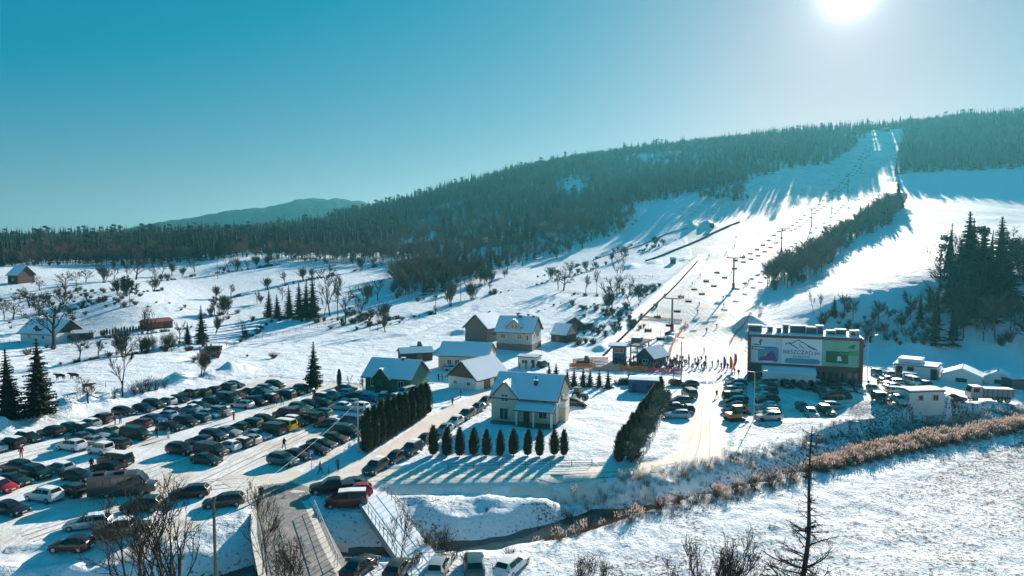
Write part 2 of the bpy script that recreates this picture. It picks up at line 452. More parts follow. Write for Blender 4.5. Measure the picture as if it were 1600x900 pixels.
# ============================================================ ground sheet
def snow_material():
    m = bpy.data.materials.new('snow_ground')
    m.use_nodes = True
    n, l = m.node_tree.nodes, m.node_tree.links
    b = n['Principled BSDF']
    b.inputs['Roughness'].default_value = .7
    b.inputs['Specular IOR Level'].default_value = .06
    tc = n.new('ShaderNodeTexCoord')
    ag = n.new('ShaderNodeAttribute'); ag.attribute_name = 'grass'
    ap = n.new('ShaderNodeAttribute'); ap.attribute_name = 'pack'
    def noise(s, d=4, r=.6):
        t = n.new('ShaderNodeTexNoise'); t.inputs['Scale'].default_value = s; t.inputs['Detail'].default_value = d; t.inputs['Roughness'].default_value = r
        l.new(tc.outputs['Object'], t.inputs['Vector']); return t
    def math_(op, a, bb):
        t = n.new('ShaderNodeMath'); t.operation = op
        for i, q in enumerate((a, bb)):
            if isinstance(q, (int, float)): t.inputs[i].default_value = q
            else: l.new(q, t.inputs[i])
        return t.outputs[0]
    def mix(f, a, c):
        t = n.new('ShaderNodeMix'); t.data_type = 'RGBA'
        for i, q in ((0, f), (6, a), (7, c)):
            if isinstance(q, tuple): t.inputs[i].default_value = (*q, 1)
            elif isinstance(q, (int, float)): t.inputs[i].default_value = q
            else: l.new(q, t.inputs[i])
        return t.outputs[2]
    def ramp(f, a, bb):
        t = n.new('ShaderNodeMapRange'); t.interpolation_type = 'SMOOTHSTEP'
        t.inputs[1].default_value = a; t.inputs[2].default_value = bb
        l.new(f, t.inputs[0]); return t.outputs[0]
    nl, nf, nm, nb = noise(.035, 3), noise(2.6, 5, .7), noise(.35, 4), noise(.12, 3)
    # tracks: stretched noise on the packed snow
    mp = n.new('ShaderNodeMapping'); mp.inputs['Scale'].default_value = (1.3, .09, 1); mp.inputs['Rotation'].default_value = (0, 0, R(-25))
    l.new(tc.outputs['Object'], mp.inputs[0])
    tr = n.new('ShaderNodeTexNoise'); tr.inputs['Scale'].default_value = 1.1; tr.inputs['Detail'].default_value = 4
    l.new(mp.outputs[0], tr.inputs['Vector'])
    snow = mix(nl.outputs['Fac'], (.77, .86, .96), (.84, .91, .98))
    packed = mix(ramp(tr.outputs['Fac'], .35, .7), (.86, .89, .94), (.74, .74, .76))
    packed = mix(ramp(nb.outputs['Fac'], .44, .68), packed, (.68, .63, .57))
    col = mix(ap.outputs['Fac'], snow, packed)
    # grass poking through: dry blades where the noise is high, more with the attribute
    g = math_('ADD', math_('MULTIPLY', nf.outputs['Fac'], .86), math_('MULTIPLY', nm.outputs['Fac'], .14))
    g = math_('ADD', g, math_('MULTIPLY', math_('SUBTRACT', ag.outputs['Fac'], .5), .34))
    gf = ramp(g, .60, .70)
    gcol = mix(nm.outputs['Fac'], (.055, .05, .045), (.14, .115, .085))
    col = mix(gf, col, gcol)
    l.new(col, b.inputs['Base Color'])
    h = math_('ADD', math_('MULTIPLY', nf.outputs['Fac'], .35), nm.outputs['Fac'])
    inv = math_('SUBTRACT', 1.0, math_('MULTIPLY', ap.outputs['Fac'], .75))
    h = math_('MULTIPLY', h, inv)
    h = math_('ADD', h, math_('MULTIPLY', tr.outputs['Fac'], math_('MULTIPLY', ap.outputs['Fac'], .25)))
    bp = n.new('ShaderNodeBump'); bp.inputs['Strength'].default_value = 1.0; bp.inputs['Distance'].default_value = .6
    l.new(h, bp.inputs['Height']); l.new(bp.outputs[0], b.inputs['Normal'])
    return m
M_SNOW = snow_material()
def grid_mesh(name, X, Y, Z, m):
    r, c = X.shape
    me = bpy.data.meshes.new(name)
    v = np.stack([X, Y, Z], -1).reshape(-1, 3)
    i = np.arange(r * c).reshape(r, c)
    q = np.stack([i[:-1, :-1], i[:-1, 1:], i[1:, 1:], i[1:, :-1]], -1).reshape(-1, 4)
    me.vertices.add(len(v)); me.vertices.foreach_set('co', v.ravel())
    me.loops.add(q.size); me.loops.foreach_set('vertex_index', q.ravel())
    me.polygons.add(len(q)); me.polygons.foreach_set('loop_start', np.arange(0, q.size, 4)); 
    me.polygons.foreach_set('use_smooth', np.ones(len(q), bool))
    me.materials.append(m)
    me.update(calc_edges=True)
    return me
gme = grid_mesh('ground', GX, GY, GZ, M_SNOW)
for nm, arr in zip(('grass', 'pack'), ground_attr()):
    a = gme.attributes.new(nm, 'FLOAT', 'POINT'); a.data.foreach_set('value', np.ascontiguousarray(arr, dtype=np.float32).ravel())
ground = tag(ob('ground', gme), kind='structure')

# roads: ribbons of driven snow laid on the ground
def resample(pts, step):
    pts = [Vector((p[0], p[1], 0)) for p in pts]
    # Catmull-Rom through the points
    out = []
    P = [pts[0] * 2 - pts[1]] + pts + [pts[-1] * 2 - pts[-2]]
    for i in range(1, len(P) - 2):
        k = max(2, int((P[i + 1] - P[i]).length / step))
        for j in range(k):
            t = j / k
            out.append(.5 * ((2 * P[i]) + (P[i + 1] - P[i - 1]) * t + (2 * P[i - 1] - 5 * P[i] + 4 * P[i + 1] - P[i + 2]) * t * t + (3 * P[i] - P[i - 1] - 3 * P[i + 1] + P[i + 2]) * t ** 3))
    out.append(pts[-1])
    return out
def ribbon(name, pts, hw, m, lift, step=.7, cols=7, zf=None):
    pts = resample(pts, step)
    X, Y = [], []
    for i, p in enumerate(pts):
        t = (pts[min(i + 1, len(pts) - 1)] - pts[max(i - 1, 0)]).normalized()
        nrm = Vector((t.y, -t.x, 0))
        w = hw * (1 + .05 * math.sin(i * .13) + .02 * math.sin(i * .31))
        X.append([p.x + nrm.x * w * s for s in np.linspace(-1, 1, cols)]); Y.append([p.y + nrm.y * w * s for s in np.linspace(-1, 1, cols)])
    X, Y = np.array(X), np.array(Y)
    Z = H(X, Y) + lift
    Z[:, 0] -= .05; Z[:, -1] -= .05
    if zf is not None: Z = zf(X, Y, Z)
    return tag(ob(name, grid_mesh(name, X, Y, Z, m)), kind='structure')
def road_material(name, c0, c1, c2):
    m = mat(name, c0, rough=.7, spec=.06)
    n, l = m.node_tree.nodes, m.node_tree.links
    b = n['Principled BSDF']
    tc = n.new('ShaderNodeTexCoord')
    n1 = n.new('ShaderNodeTexNoise'); n1.inputs['Scale'].default_value = .25; n1.inputs['Detail'].default_value = 6
    n2 = n.new('ShaderNodeTexNoise'); n2.inputs['Scale'].default_value = 2.2; n2.inputs['Detail'].default_value = 4
    for q in (n1, n2): l.new(tc.outputs['Object'], q.inputs['Vector'])
    r1 = n.new('ShaderNodeMapRange'); r1.inputs[1].default_value = .4; r1.inputs[2].default_value = .65; l.new(n1.outputs['Fac'], r1.inputs[0])
    r2 = n.new('ShaderNodeMapRange'); r2.inputs[1].default_value = .5; r2.inputs[2].default_value = .8; l.new(n2.outputs['Fac'], r2.inputs[0])
    m1 = n.new('ShaderNodeMix'); m1.data_type = 'RGBA'; m1.inputs[6].default_value = (*c0, 1); m1.inputs[7].default_value = (*c1, 1); l.new(r1.outputs[0], m1.inputs[0])
    m2 = n.new('ShaderNodeMix'); m2.data_type = 'RGBA'; m2.inputs[7].default_value = (*c2, 1); l.new(m1.outputs[2], m2.inputs[6]); l.new(r2.outputs[0], m2.inputs[0])
    l.new(m2.outputs[2], b.inputs['Base Color'])
    bp = n.new('ShaderNodeBump'); bp.inputs['Strength'].default_value = .4; bp.inputs['Distance'].default_value = .1
    l.new(n2.outputs['Fac'], bp.inputs['Height']); l.new(bp.outputs[0], b.inputs['Normal'])
    return m
M_ROAD_SNOW = road_material('driven_snow', (.84, .81, .78), (.76, .70, .63), (.62, .54, .45))
M_ROAD_WET = road_material('wet_asphalt', (.24, .24, .245), (.34, .32, .31), (.50, .43, .35))
M_ASPH_EDGE = road_material('sandy_slush', (.74, .68, .60), (.82, .80, .78), (.62, .53, .43))

DECK_Z = .25
def bridge_flat(X, Y, Z):
    d, _ = pdist(X, Y, RIVER)
    k = 1 - sstep(8.5, 12.5, d)
    return Z * (1 - k) + DECK_Z * k
rp, rw = ROADW['bridge_road']
ribbon('road_shoulder', rp, rw + .7, M_ASPH_EDGE, .03, zf=lambda X, Y, Z: bridge_flat(X, Y, Z) - .015)
ribbon('bridge_road', rp, rw, M_ROAD_WET, .055, zf=lambda X, Y, Z: bridge_flat(X, Y, Z) + .02)
rp, rw = ROADW['village_road']
ribbon('village_road', rp, rw, M_ROAD_SNOW, .035)
rp, rw = ROADW['driveway']
ribbon('driveway', rp, rw, M_ROAD_SNOW, .045)
tyre = road_material('tyre_track_slush', (.42, .35, .27), (.55, .48, .40), (.66, .60, .53))
slush = road_material('snow_slush', (.70, .66, .61), (.62, .56, .49), (.78, .75, .72))
for off in (-.9, .85):
    P = resample(ROADW['village_road'][0][:7], 2)
    Q = [p + Vector(((P[min(i + 1, len(P) - 1)] - P[max(i - 1, 0)]).normalized().y, -(P[min(i + 1, len(P) - 1)] - P[max(i - 1, 0)]).normalized().x, 0)) * (off + .15 * math.sin(i * .5)) for i, p in enumerate(P)]
    ribbon('tyre_track', Q, .22, tyre, .06, cols=3, step=2)
for lane in ([(-30, 728), (120, 690), (260, 652), (400, 612), (470, 596)], [(30, 790), (200, 745), (330, 700), (440, 655), (520, 622)], [(250, 792), (330, 748), (420, 705), (500, 668), (560, 640)], [(430, 757), (380, 752), (300, 762), (180, 795), (40, 840)], [(1112, 604), (1180, 600), (1300, 628), (1400, 640), (1470, 640)], [(1090, 740), (1100, 690), (1106, 640), (1120, 600), (1105, 575)]):
    P = resample([PZ(x, y, 0) for x, y in lane], 3)
    for off in (-.85, .85, -2.0, 1.9):
        Q = []
        for i, p in enumerate(P):
            t = (P[min(i + 1, len(P) - 1)] - P[max(i - 1, 0)]).normalized()
            Q.append(p + Vector((t.y, -t.x, 0)) * (off + .25 * math.sin(i * .4 + off)))
        ribbon('tyre_track', Q[2 if abs(off) > 1 else 0:], .16, slush if abs(off) > 1 else tyre, .05 + .006 * abs(off), cols=3, step=2.5)
# junction: dirty wet patch where the roads meet
def patch(name, px, rad, m, lift):
    c = PZ(*px, 0); n = 26
    mb = MB(); ring = []
    cz = gz(c.x, c.y) + lift
    vs = [(c.x, c.y, cz)]
    for q in (.5, 1):
        for k in range(n):
            a = 2 * math.pi * k / n
            rr = rad * q * (1 + .18 * math.sin(3 * a + 1) + .12 * math.sin(5 * a))
            x, y = c.x + rr * 1.25 * math.cos(a), c.y + rr * math.sin(a)
            vs.append((x, y, gz(x, y) + lift - (.03 if q == 1 else 0)))
    fs = [(0, 1 + k, 1 + (k + 1) % n) for k in range(n)] + [(1 + k, 1 + n + k, 1 + n + (k + 1) % n, 1 + (k + 1) % n) for k in range(n)]
    mb.add(vs, fs)
    return tag(build(mb, name, m, smooth=60), kind='structure')
patch('junction', (430, 757), 6.0, M_ASPH_EDGE, .05)
patch('junction_centre', (452, 772), 3.6, M_ROAD_WET, .075)

# ------------------------------------------------------------ water
def water():
    m = mat('river_water', (.035, .045, .045), rough=.12, spec=.5, bump=.35, bscale=1.6, dist=.06)
    pts = resample(RIVER, 3)
    X, Y = [], []
    for i, p in enumerate(pts):
        t = (pts[min(i + 1, len(pts) - 1)] - pts[max(i - 1, 0)]).normalized()
        X.append([p.x + t.y * s for s in (-7, 0, 7)]); Y.append([p.y - t.x * s for s in (-7, 0, 7)])
    X, Y = np.array(X), np.array(Y)
    tag(ob('river', grid_mesh('river', X, Y, np.full(X.shape, WATER_Z), m)), kind='structure')
water()

# ------------------------------------------------------------ far hills
def far_hill(name, pts, D, depth, m, seed):
    """a wooded ridge far off: pts are silhouette pixels"""
    xs = np.linspace(pts[0][0], pts[-1][0], 160)
    ys = np.interp(xs, [p[0] for p in pts], [p[1] for p in pts])
    for _ in range(3): ys[1:-1] = (ys[:-2] + 2 * ys[1:-1] + ys[2:]) / 4
    top = [W(x, y, D) for x, y in zip(xs, ys)]
    rows = np.linspace(-1, 1, 24)
    X = np.array([[p.x * (1 + depth * r / D) for p in top] for r in rows])
    Y = np.array([[D + depth * r for p in top] for r in rows])
    Zt = np.array([p.z for p in top])
    Z = np.array([-40 + (Zt + 40) * max(0, 1 - abs(r) ** 1.6) for r in rows])
    Z = Z + fbm(X, Y, 260, 4, seed) * 14 * (np.abs(rows)[:, None] > .04) + fbm(X, Y, 30, 3, seed + 3) * 7
    return tag(ob(name, grid_mesh(name, X, Y, Z, m)), kind='structure')
M_FARWOOD = mat('far_woodland', (.05, .062, .055), rough=.95, spec=0, var=.45, vscale=.02, bump=1.0, bscale=.05, dist=12)
far_hill('far_hill', [(150, 372), (230, 350), (300, 340), (360, 331), (420, 327), (465, 316), (520, 312), (560, 314), (600, 323), (660, 336), (760, 350)], 2600, 700, M_FARWOOD, 5)
far_hill('distant_hill', [(-500, 372), (-150, 378), (20, 371), (60, 365), (110, 366), (180, 374), (320, 376)], 4200, 900, M_FARWOOD, 9)
# ============================================================ trees
M_BARK = mat('bark', (.045, .036, .030), rough=.9, spec=.1, var=.35, vscale=3)
M_BARK_LIGHT = mat('pale_bark', (.22, .19, .16), rough=.9, spec=.1, var=.3, vscale=3)
M_TWIG = mat('twigs', (.075, .060, .050), rough=.9, spec=.1, rand=.35)
M_TWIG_RED = mat('reddish_twigs', (.165, .115, .085), rough=.9, spec=.1, rand=.3)
M_SPRUCE = mat('spruce_needles', (.020, .036, .022), rough=.8, spec=.15, var=.5, vscale=1.5, rand=.3)
M_PINE = mat('pine_needles', (.026, .042, .024), rough=.8, spec=.15, var=.4, vscale=1.0, rand=.3)
M_THUJA = mat('thuja_foliage', (.030, .038, .019), rough=.8, spec=.15, var=.5, vscale=2.5, rand=.15)
M_JUNIPER = mat('frosted_pine_foliage', (.15, .15, .11), rough=.8, spec=.1, var=.5, vscale=3, rand=.15)
M_BRUSH = mat('dry_brushwood', (.13, .075, .05), rough=.9, spec=.1, var=.4, vscale=2, rand=.3)
M_REED = mat('dry_reed', (.19, .105, .058), rough=.75, spec=.2, rand=.3, var=.3, vscale=2)
M_PLUME = mat('reed_plumes', (.40, .30, .25), rough=.6, spec=.3, rand=.2)
# thin dry plumes let light through
_n, _l = M_PLUME.node_tree.nodes, M_PLUME.node_tree.links
_tr = _n.new('ShaderNodeBsdfTranslucent'); _tr.inputs[0].default_value = (.70, .55, .48, 1)
_mx = _n.new('ShaderNodeMixShader'); _mx.inputs[0].default_value = .3
_l.new(_n['Principled BSDF'].outputs[0], _mx.inputs[1]); _l.new(_tr.outputs[0], _mx.inputs[2]); _l.new(_mx.outputs[0], _n['Material Output'].inputs[0])

def rvec(rg, s=1.0):
    return Vector((rg.uniform(-1, 1), rg.uniform(-1, 1), rg.uniform(-1, 1))) * s
def bare_tree(seed, levels=4, h=10.0, spread=.75, upright=.35, kids=4, trunk_r=.2, first=.25, twr=.014, stems=1, sides=5, lean=0.0, side_twigs=3, mats=None):
    """a leafless tree of unit scale h: returns (trunk mesh, crown mesh)"""
    rg = random.Random(seed)
    tm, cm = MB(), MB()
    def grow(p, d, L, r, lev):
        n = 4 if lev == 0 else 3
        q, dd = p, d.copy()
        pts = [(q, r)]
        for i in range(n):
            dd = (dd + rvec(rg, .16 + .05 * lev) + Vector((0, 0, upright * .22))).normalized()
            q = q + dd * (L / n)
            pts.append((q, max(twr, r * (1 - .62 * (i + 1) / n))))
        tgt = tm if lev <= 1 else cm
        for i in range(n):
            if lev >= levels: tgt.cone3(pts[i][0], pts[i + 1][0] if i < n - 1 else pts[-1][0], pts[i][1])
            else: tgt.tube(pts[i][0], pts[i + 1][0], pts[i][1], pts[i + 1][1], sides if lev == 0 else (4 if lev == 1 else 3), cap=False)
        if lev >= levels: return
        k = kids + rg.randint(0, 1) + (2 if lev == 0 else 0)
        for j in range(k):
            t = first + (1 - first) * (j + rg.random()) / k if lev == 0 else .25 + .75 * (j + rg.random()) / k
            x = t * n; i = min(n - 1, int(x)); fr = x - i
            o = pts[i][0].lerp(pts[i + 1][0], fr)
            rr = pts[i][1] * (1 - fr) + pts[i + 1][1] * fr
            axis = d.cross(rvec(rg)).normalized()
            a = spread * rg.uniform(.65, 1.2)
            nd = (Matrix.Rotation(a, 3, axis) @ d + Vector((0, 0, upright * .4))).normalized()
            grow(o, nd, L * rg.uniform(.42, .72) * (1 - .25 * t if lev == 0 else 1), rr * .62, lev + 1)
        if lev >= levels - 1:
            for j in range(side_twigs):
                i = rg.randrange(n); o = pts[i][0].lerp(pts[i + 1][0], rg.random())
                nd = (d + rvec(rg, .9)).normalized()
                cm.cone3(o, o + nd * L * rg.uniform(.3, .6), twr)
    for s in range(stems):
        base = Vector((0, 0, -.3)) + (Vector((rg.uniform(-.3, .3), rg.uniform(-.3, .3), 0)) if stems > 1 else Vector())
        d0 = (Vector((lean, 0, 1)) + (rvec(rg, .32) if stems > 1 else rvec(rg, .05))).normalized()
        grow(base, d0, h * .62 * rg.uniform(.85, 1.1), trunk_r * (1 if stems == 1 else .6), 0)
    top = max(v[2] for v in cm.v)
    k = h / top
    for mb in (tm, cm): mb.v = [(x * k, y * k, z * k if z > 0 else z) for x, y, z in mb.v]
    a, b = mats or (M_BARK, M_TWIG)
    return tm.mesh('trunk', a, 40), cm.mesh('crown', b)
def spruce(seed, h=12.0, rad=2.4, whorls=15, per=8, blades=5, m=None, sparse=0.0, base=.08):
    rg = random.Random(seed)
    tm, cm = MB(), MB()
    tm.tube((0, 0, -.4), (0, 0, h * .98), h * .016, .02, 6)
    for w in range(whorls):
        t = base + (1 - base) * (w + rg.uniform(-.3, .3)) / whorls
        t = min(max(t, .02), .985)
        L0 = rad * (1 - t) ** .85 * rg.uniform(.8, 1.12) + .12
        z0 = h * t
        k = max(4, int(per * (1 - .45 * t)))
        off = rg.random() * 6.3
        for j in range(k):
            if rg.random() < sparse: continue
            a = off + 2 * math.pi * (j + rg.uniform(-.3, .3)) / k
            L = L0 * rg.uniform(.7, 1.1)
            dirv = Vector((math.cos(a), math.sin(a), 0)); side = Vector((-dirv.y, dirv.x, 0))
            droop = -.38 + .55 * t + rg.uniform(-.14, .14)
            for q in range(blades):
                s0, s1 = q / blades, (q + 1.55) / blades
                p0 = Vector((0, 0, z0)) + dirv * (L * s0) + Vector((0, 0, L * droop * s0 * (1.2 - .5 * s0)))
                s1 = min(s1, 1.06)
                p1 = Vector((0, 0, z0)) + dirv * (L * s1) + Vector((0, 0, L * droop * s1 * (1.2 - .5 * s1)))
                wd = L * .42 * (1 - .7 * s0) * rg.uniform(.7, 1.25) + .05 + .03 * rad
                dz = Vector((0, 0, -wd * rg.uniform(.3, .7)))
                m0 = p0.lerp(p1, .35)
                cm.add([p0, m0 + side * wd + dz, p1, m0 - side * wd + dz], [(0, 1, 2), (0, 2, 3)])
    cm.add([(rad * .42 * math.cos(k * .7854), rad * .42 * math.sin(k * .7854), h * base * 1.3) for k in range(8)] + [(0, 0, h * .97)], [(k, (k + 1) % 8, 8) for k in range(8)])
    for q in range(4):
        a = q * 1.57
        cm.cone3((0, 0, h * .9), (math.cos(a) * .12 * rad * .3, math.sin(a) * .12 * rad * .3, h), rad * .05)
    return tm.mesh('trunk', M_BARK), cm.mesh('crown', m or M_SPRUCE)
def pine(seed, h=14.0, rad=3.0):
    rg = random.Random(seed)
    tm, cm = MB(), MB()
    tm.tube((0, 0, -.4), (0, 0, h * .9), h * .014, .03, 5)
    for c in range(9):
        t = rg.uniform(.45, .97)
        a = rg.random() * 6.3
        rr = rad * (1.05 - .75 * abs(t - .62) * 2) * rg.uniform(.2, .7)
        c0 = Vector((math.cos(a) * rr, math.sin(a) * rr, h * t))
        tm.tube((0, 0, h * (t - .07)), c0, .06, .02, 3, cap=False)
        for q in range(26):
            d = rvec(rg); d.normalize(); d.z *= .6
            p = c0 + d * rad * .42 * rg.uniform(.5, 1)
            cm.cone3(p, p + (d + rvec(rg, .5)) * rad * .2, rad * .09)
    return tm.mesh('trunk', M_BARK), cm.mesh('crown', M_PINE)
def thuja(seed, h=4.0, rad=.65, m=None, n=620, pw=.5, z0=.12, leaf=.13, point=1.0):
    """clipped columnar conifer: a dense body of small upright sprays"""
    rg = random.Random(seed)
    tm, cm = MB(), MB()
    tm.tube((0, 0, -.3), (0, 0, h * .3), .07, .05, 5)
    def prof(t): return rad * max(.04, (math.sin(math.pi * min(1, max(0, t)) ** .62)) ** pw) * (1 if t < .6 else 1 - .35 * point * ((t - .6) / .4) ** 2)
    rows, cols = 11, 10
    vs, fs = [], []
    for i in range(rows + 1):
        t = i / rows
        for j in range(cols):
            a = 2 * math.pi * j / cols
            r = prof(.03 + .94 * t) * rg.uniform(.78, .95)
            vs.append((r * math.cos(a), r * math.sin(a), z0 + (h - z0) * (.02 + .95 * t)))
    for i in range(rows):
        for j in range(cols):
            fs.append((i * cols + j, i * cols + (j + 1) % cols, (i + 1) * cols + (j + 1) % cols, (i + 1) * cols + j))
    fs += [tuple(range(cols))[::-1], tuple(range(rows * cols, (rows + 1) * cols))]
    cm.add(vs, fs)
    for q in range(n):
        t = rg.random() ** .9; a = rg.random() * 6.283
        r = prof(t) * rg.uniform(.8, 1.1)
        p = Vector((r * math.cos(a), r * math.sin(a), z0 + (h - z0) * t))
        o = Vector((math.cos(a), math.sin(a), rg.uniform(.6, 2.0))).normalized()
        s = Vector((-math.sin(a), math.cos(a), rg.uniform(-.4, .4)))
        L = leaf * rg.uniform(.7, 2.1)
        cm.add([p - s * L * .45, p + s * L * .45, p + o * L * 1.5], [(0, 1, 2)])
    return tm.mesh('trunk', M_BARK), cm.mesh('crown', m or M_THUJA)
def bushy(seed, h=2.0, rad=1.4, n=500, m=None, leaf=.2):
    rg = random.Random(seed)
    tm, cm = MB(), MB()
    for q in range(7):
        a = rg.random() * 6.283
        tm.tube((0, 0, -.2), (math.cos(a) * rad * .5, math.sin(a) * rad * .5, h * .6), .04, .015, 3, cap=False)
    cl = [(Vector((rg.uniform(-.5, .5) * rad, rg.uniform(-.5, .5) * rad, h * rg.uniform(.3, .7))), rad * rg.uniform(.35, .6)) for _ in range(7)]
    for q in range(n):
        c, r = rg.choice(cl)
        d = rvec(rg); d.normalize()
        p = c + d * r * rg.uniform(.6, 1)
        p.z = max(p.z, .05)
        s = d.cross(rvec(rg)).normalized() * leaf * rg.uniform(.5, 1)
        cm.add([p - s * .5, p + s * .5, p + (d + rvec(rg, .6)) * leaf * 1.4], [(0, 1, 2)])
    return tm.mesh('stem', M_BARK), cm.mesh('foliage', m or M_JUNIPER)
def shrub(seed, h=2.0, stems=26, m=None, spread=.55, r=.016, subs=3):
    """leafless brush: one mesh of many thin rods"""
    rg = random.Random(seed)
    mb = MB()
    for s in range(stems):
        a = rg.random() * 6.283
        b = Vector((rg.uniform(-.25, .25) * h * .5, rg.uniform(-.25, .25) * h * .5, -.1))
        d = Vector((math.cos(a) * rg.uniform(.1, spread), math.sin(a) * rg.uniform(.1, spread), 1)).normalized()
        L = h * rg.uniform(.55, 1.05)
        mb.cone3(b, b + d * L, r * 1.3)
        for k in range(subs):
            t = rg.uniform(.3, .85)
            o = b + d * L * t
            e = (d + rvec(rg, .7)).normalized()
            mb.cone3(o, o + e * L * (1 - t) * rg.uniform(.7, 1.3), r)
    return mb.mesh('shrub', m or M_TWIG)

def put_tree(name, meshes, loc, label, cat='tree', h=1.0, w=None, rot=None, group=None, parts=('trunk', 'crown')):
    e = ob(name, None, loc=loc, rot=(random.gauss(0, .013), random.gauss(0, .013), random.uniform(0, 6.28) if rot is None else rot), scale=(w or h, w or h, h))
    for pn, me in zip(parts, meshes): ob(pn, me, e)
    tag(e, label, cat, group)
    return e

# prototypes, built at true size (metres), scaled slightly when placed
BARE = [bare_tree(s, levels=4, h=10, kids=3, spread=.62, upright=.45, trunk_r=.16, twr=.032, side_twigs=6) for s in (1, 2, 3, 4)]
BARE_TALL = [bare_tree(s, levels=4, h=14, kids=3, spread=.42, upright=.6, trunk_r=.15, twr=.032, first=.4, side_twigs=5) for s in (11, 12, 13)]
BARE_WIDE = [bare_tree(s, levels=4, h=9, kids=4, spread=.9, upright=.25, trunk_r=.24, twr=.032, side_twigs=4) for s in (21, 22)]
BARE_CLUMP = [bare_tree(s, levels=3, h=8, kids=4, spread=.5, upright=.5, trunk_r=.12, twr=.032, stems=6, side_twigs=6) for s in (31, 32, 33)]
SPRUCE = [spruce(s, h=12, rad=2.6, whorls=26, per=11, blades=5) for s in (41, 42, 43)]
SPRUCE_BIG = [spruce(s, h=24, rad=5.2, whorls=46, per=15, blades=6) for s in (44, 45)]
SPRUCE_SMALL = [spruce(s, h=3.5, rad=1.25, whorls=11, per=8, blades=4, base=.04) for s in (51, 52)]
THUJA = [thuja(s) for s in (61, 62, 63)]
THUJA_TALL = [thuja(s, h=6.0, rad=1.05, n=900, pw=.45, leaf=.2, point=1.3) for s in (64, 65, 66)]
JUNIPER = [bushy(s, h=2.6, rad=1.5, n=650, leaf=.28) for s in (71, 72)]
SHRUB = [shrub(s) for s in (81, 82, 83)]
SHRUB_RED = [shrub(s, m=M_BRUSH, stems=34) for s in (84, 85)]

# forest prototypes (distant, cheap), kept out of the scene and instanced by geometry nodes
def simple_bare(seed, h=13, n=330, mt=None):
    rg = random.Random(seed); mb = MB()
    mb.tube((0, 0, -.5), (0, 0, h * .6), .22, .1, 4, cap=False)
    for q in range(22):
        t = rg.uniform(.22, .62); a = rg.random() * 6.283; L = h * rg.uniform(.22, .42)
        o = Vector((0, 0, h * t)); d = Vector((math.cos(a) * .75, math.sin(a) * .75, rg.uniform(.5, 1.4))).normalized()
        e = o + d * L
        mb.cone3(o, e, .09)
        for k in range(n // 22):
            s = o.lerp(e, rg.uniform(.3, 1)); f = (d + rvec(rg, .8)).normalized()
            mb.cone3(s, s + f * h * rg.uniform(.1, .24), .075)
    z = max(v[2] for v in mb.v)
    mb.v = [(x, y, w * h / z) for x, y, w in mb.v]
    return mb.mesh('bare_tree', mt or M_TWIG)
def joined(pair):
    me = bpy.data.meshes.new('tree')
    bm = bmesh.new()
    for i, m in enumerate(pair):
        n0 = len(bm.faces); bm.from_mesh(m); bm.faces.ensure_lookup_table()
        for f in bm.faces[n0:]: f.material_index = i
    bm.to_mesh(me); bm.free()
    for m in pair: me.materials.append(m.materials[0])
    return me
FOREST_PROTO = [joined(spruce(91, h=16, rad=2.9, whorls=13, per=7, blades=2)), joined(spruce(92, h=17, rad=3.3, whorls=14, per=7, blades=2)),
                joined(pine(93, 16, 3.4)), joined(pine(94, 15, 3.0)), simple_bare(95), simple_bare(96, mt=M_TWIG_RED), simple_bare(97, 11, 260), shrub(98, h=4.0, stems=46, m=M_TWIG_RED, spread=.7, r=.05, subs=4)]
def scatter_group(name, meshes):
    ng = bpy.data.node_groups.new(name, 'GeometryNodeTree')
    ng.interface.new_socket('Geometry', in_out='INPUT', socket_type='NodeSocketGeometry')
    ng.interface.new_socket('Geometry', in_out='OUTPUT', socket_type='NodeSocketGeometry')
    n, l = ng.nodes, ng.links
    gi, go = n.new('NodeGroupInput'), n.new('NodeGroupOutput')
    m2p = n.new('GeometryNodeMeshToPoints')
    l.new(gi.outputs[0], m2p.inputs['Mesh'])
    gin = n.new('GeometryNodeGeometryToInstance')
    for me in reversed(meshes):
        o = bpy.data.objects.new('proto', me)
        oi = n.new('GeometryNodeObjectInfo'); oi.inputs['Object'].default_value = o; oi.inputs['As Instance'].default_value = True
        l.new(oi.outputs['Geometry'], gin.inputs[0])
    iop = n.new('GeometryNodeInstanceOnPoints')
    l.new(m2p.outputs[0], iop.inputs['Points']); l.new(gin.outputs[0], iop.inputs['Instance'])
    iop.inputs['Pick Instance'].default_value = True
    def attr(nm, t):
        a = n.new('GeometryNodeInputNamedAttribute'); a.data_type = t; a.inputs['Name'].default_value = nm
        return a.outputs['Attribute']
    l.new(attr('idx', 'INT'), iop.inputs['Instance Index'])
    e2r = n.new('FunctionNodeEulerToRotation'); l.new(attr('rot', 'FLOAT_VECTOR'), e2r.inputs[0])
    l.new(e2r.outputs[0], iop.inputs['Rotation'])
    l.new(attr('scl', 'FLOAT_VECTOR'), iop.inputs['Scale'])
    l.new(iop.outputs[0], go.inputs[0])
    return ng
NG_FOREST = scatter_group('forest_scatter', FOREST_PROTO)
NG_SCRUB = scatter_group('scrub_scatter', [shrub(s, h=2.0, stems=44, m=mm, spread=sp, r=.03, subs=4) for s, mm, sp in ((101, M_TWIG, .8), (102, M_TWIG_RED, .6), (103, M_BRUSH, .9), (104, M_TWIG, .5))])
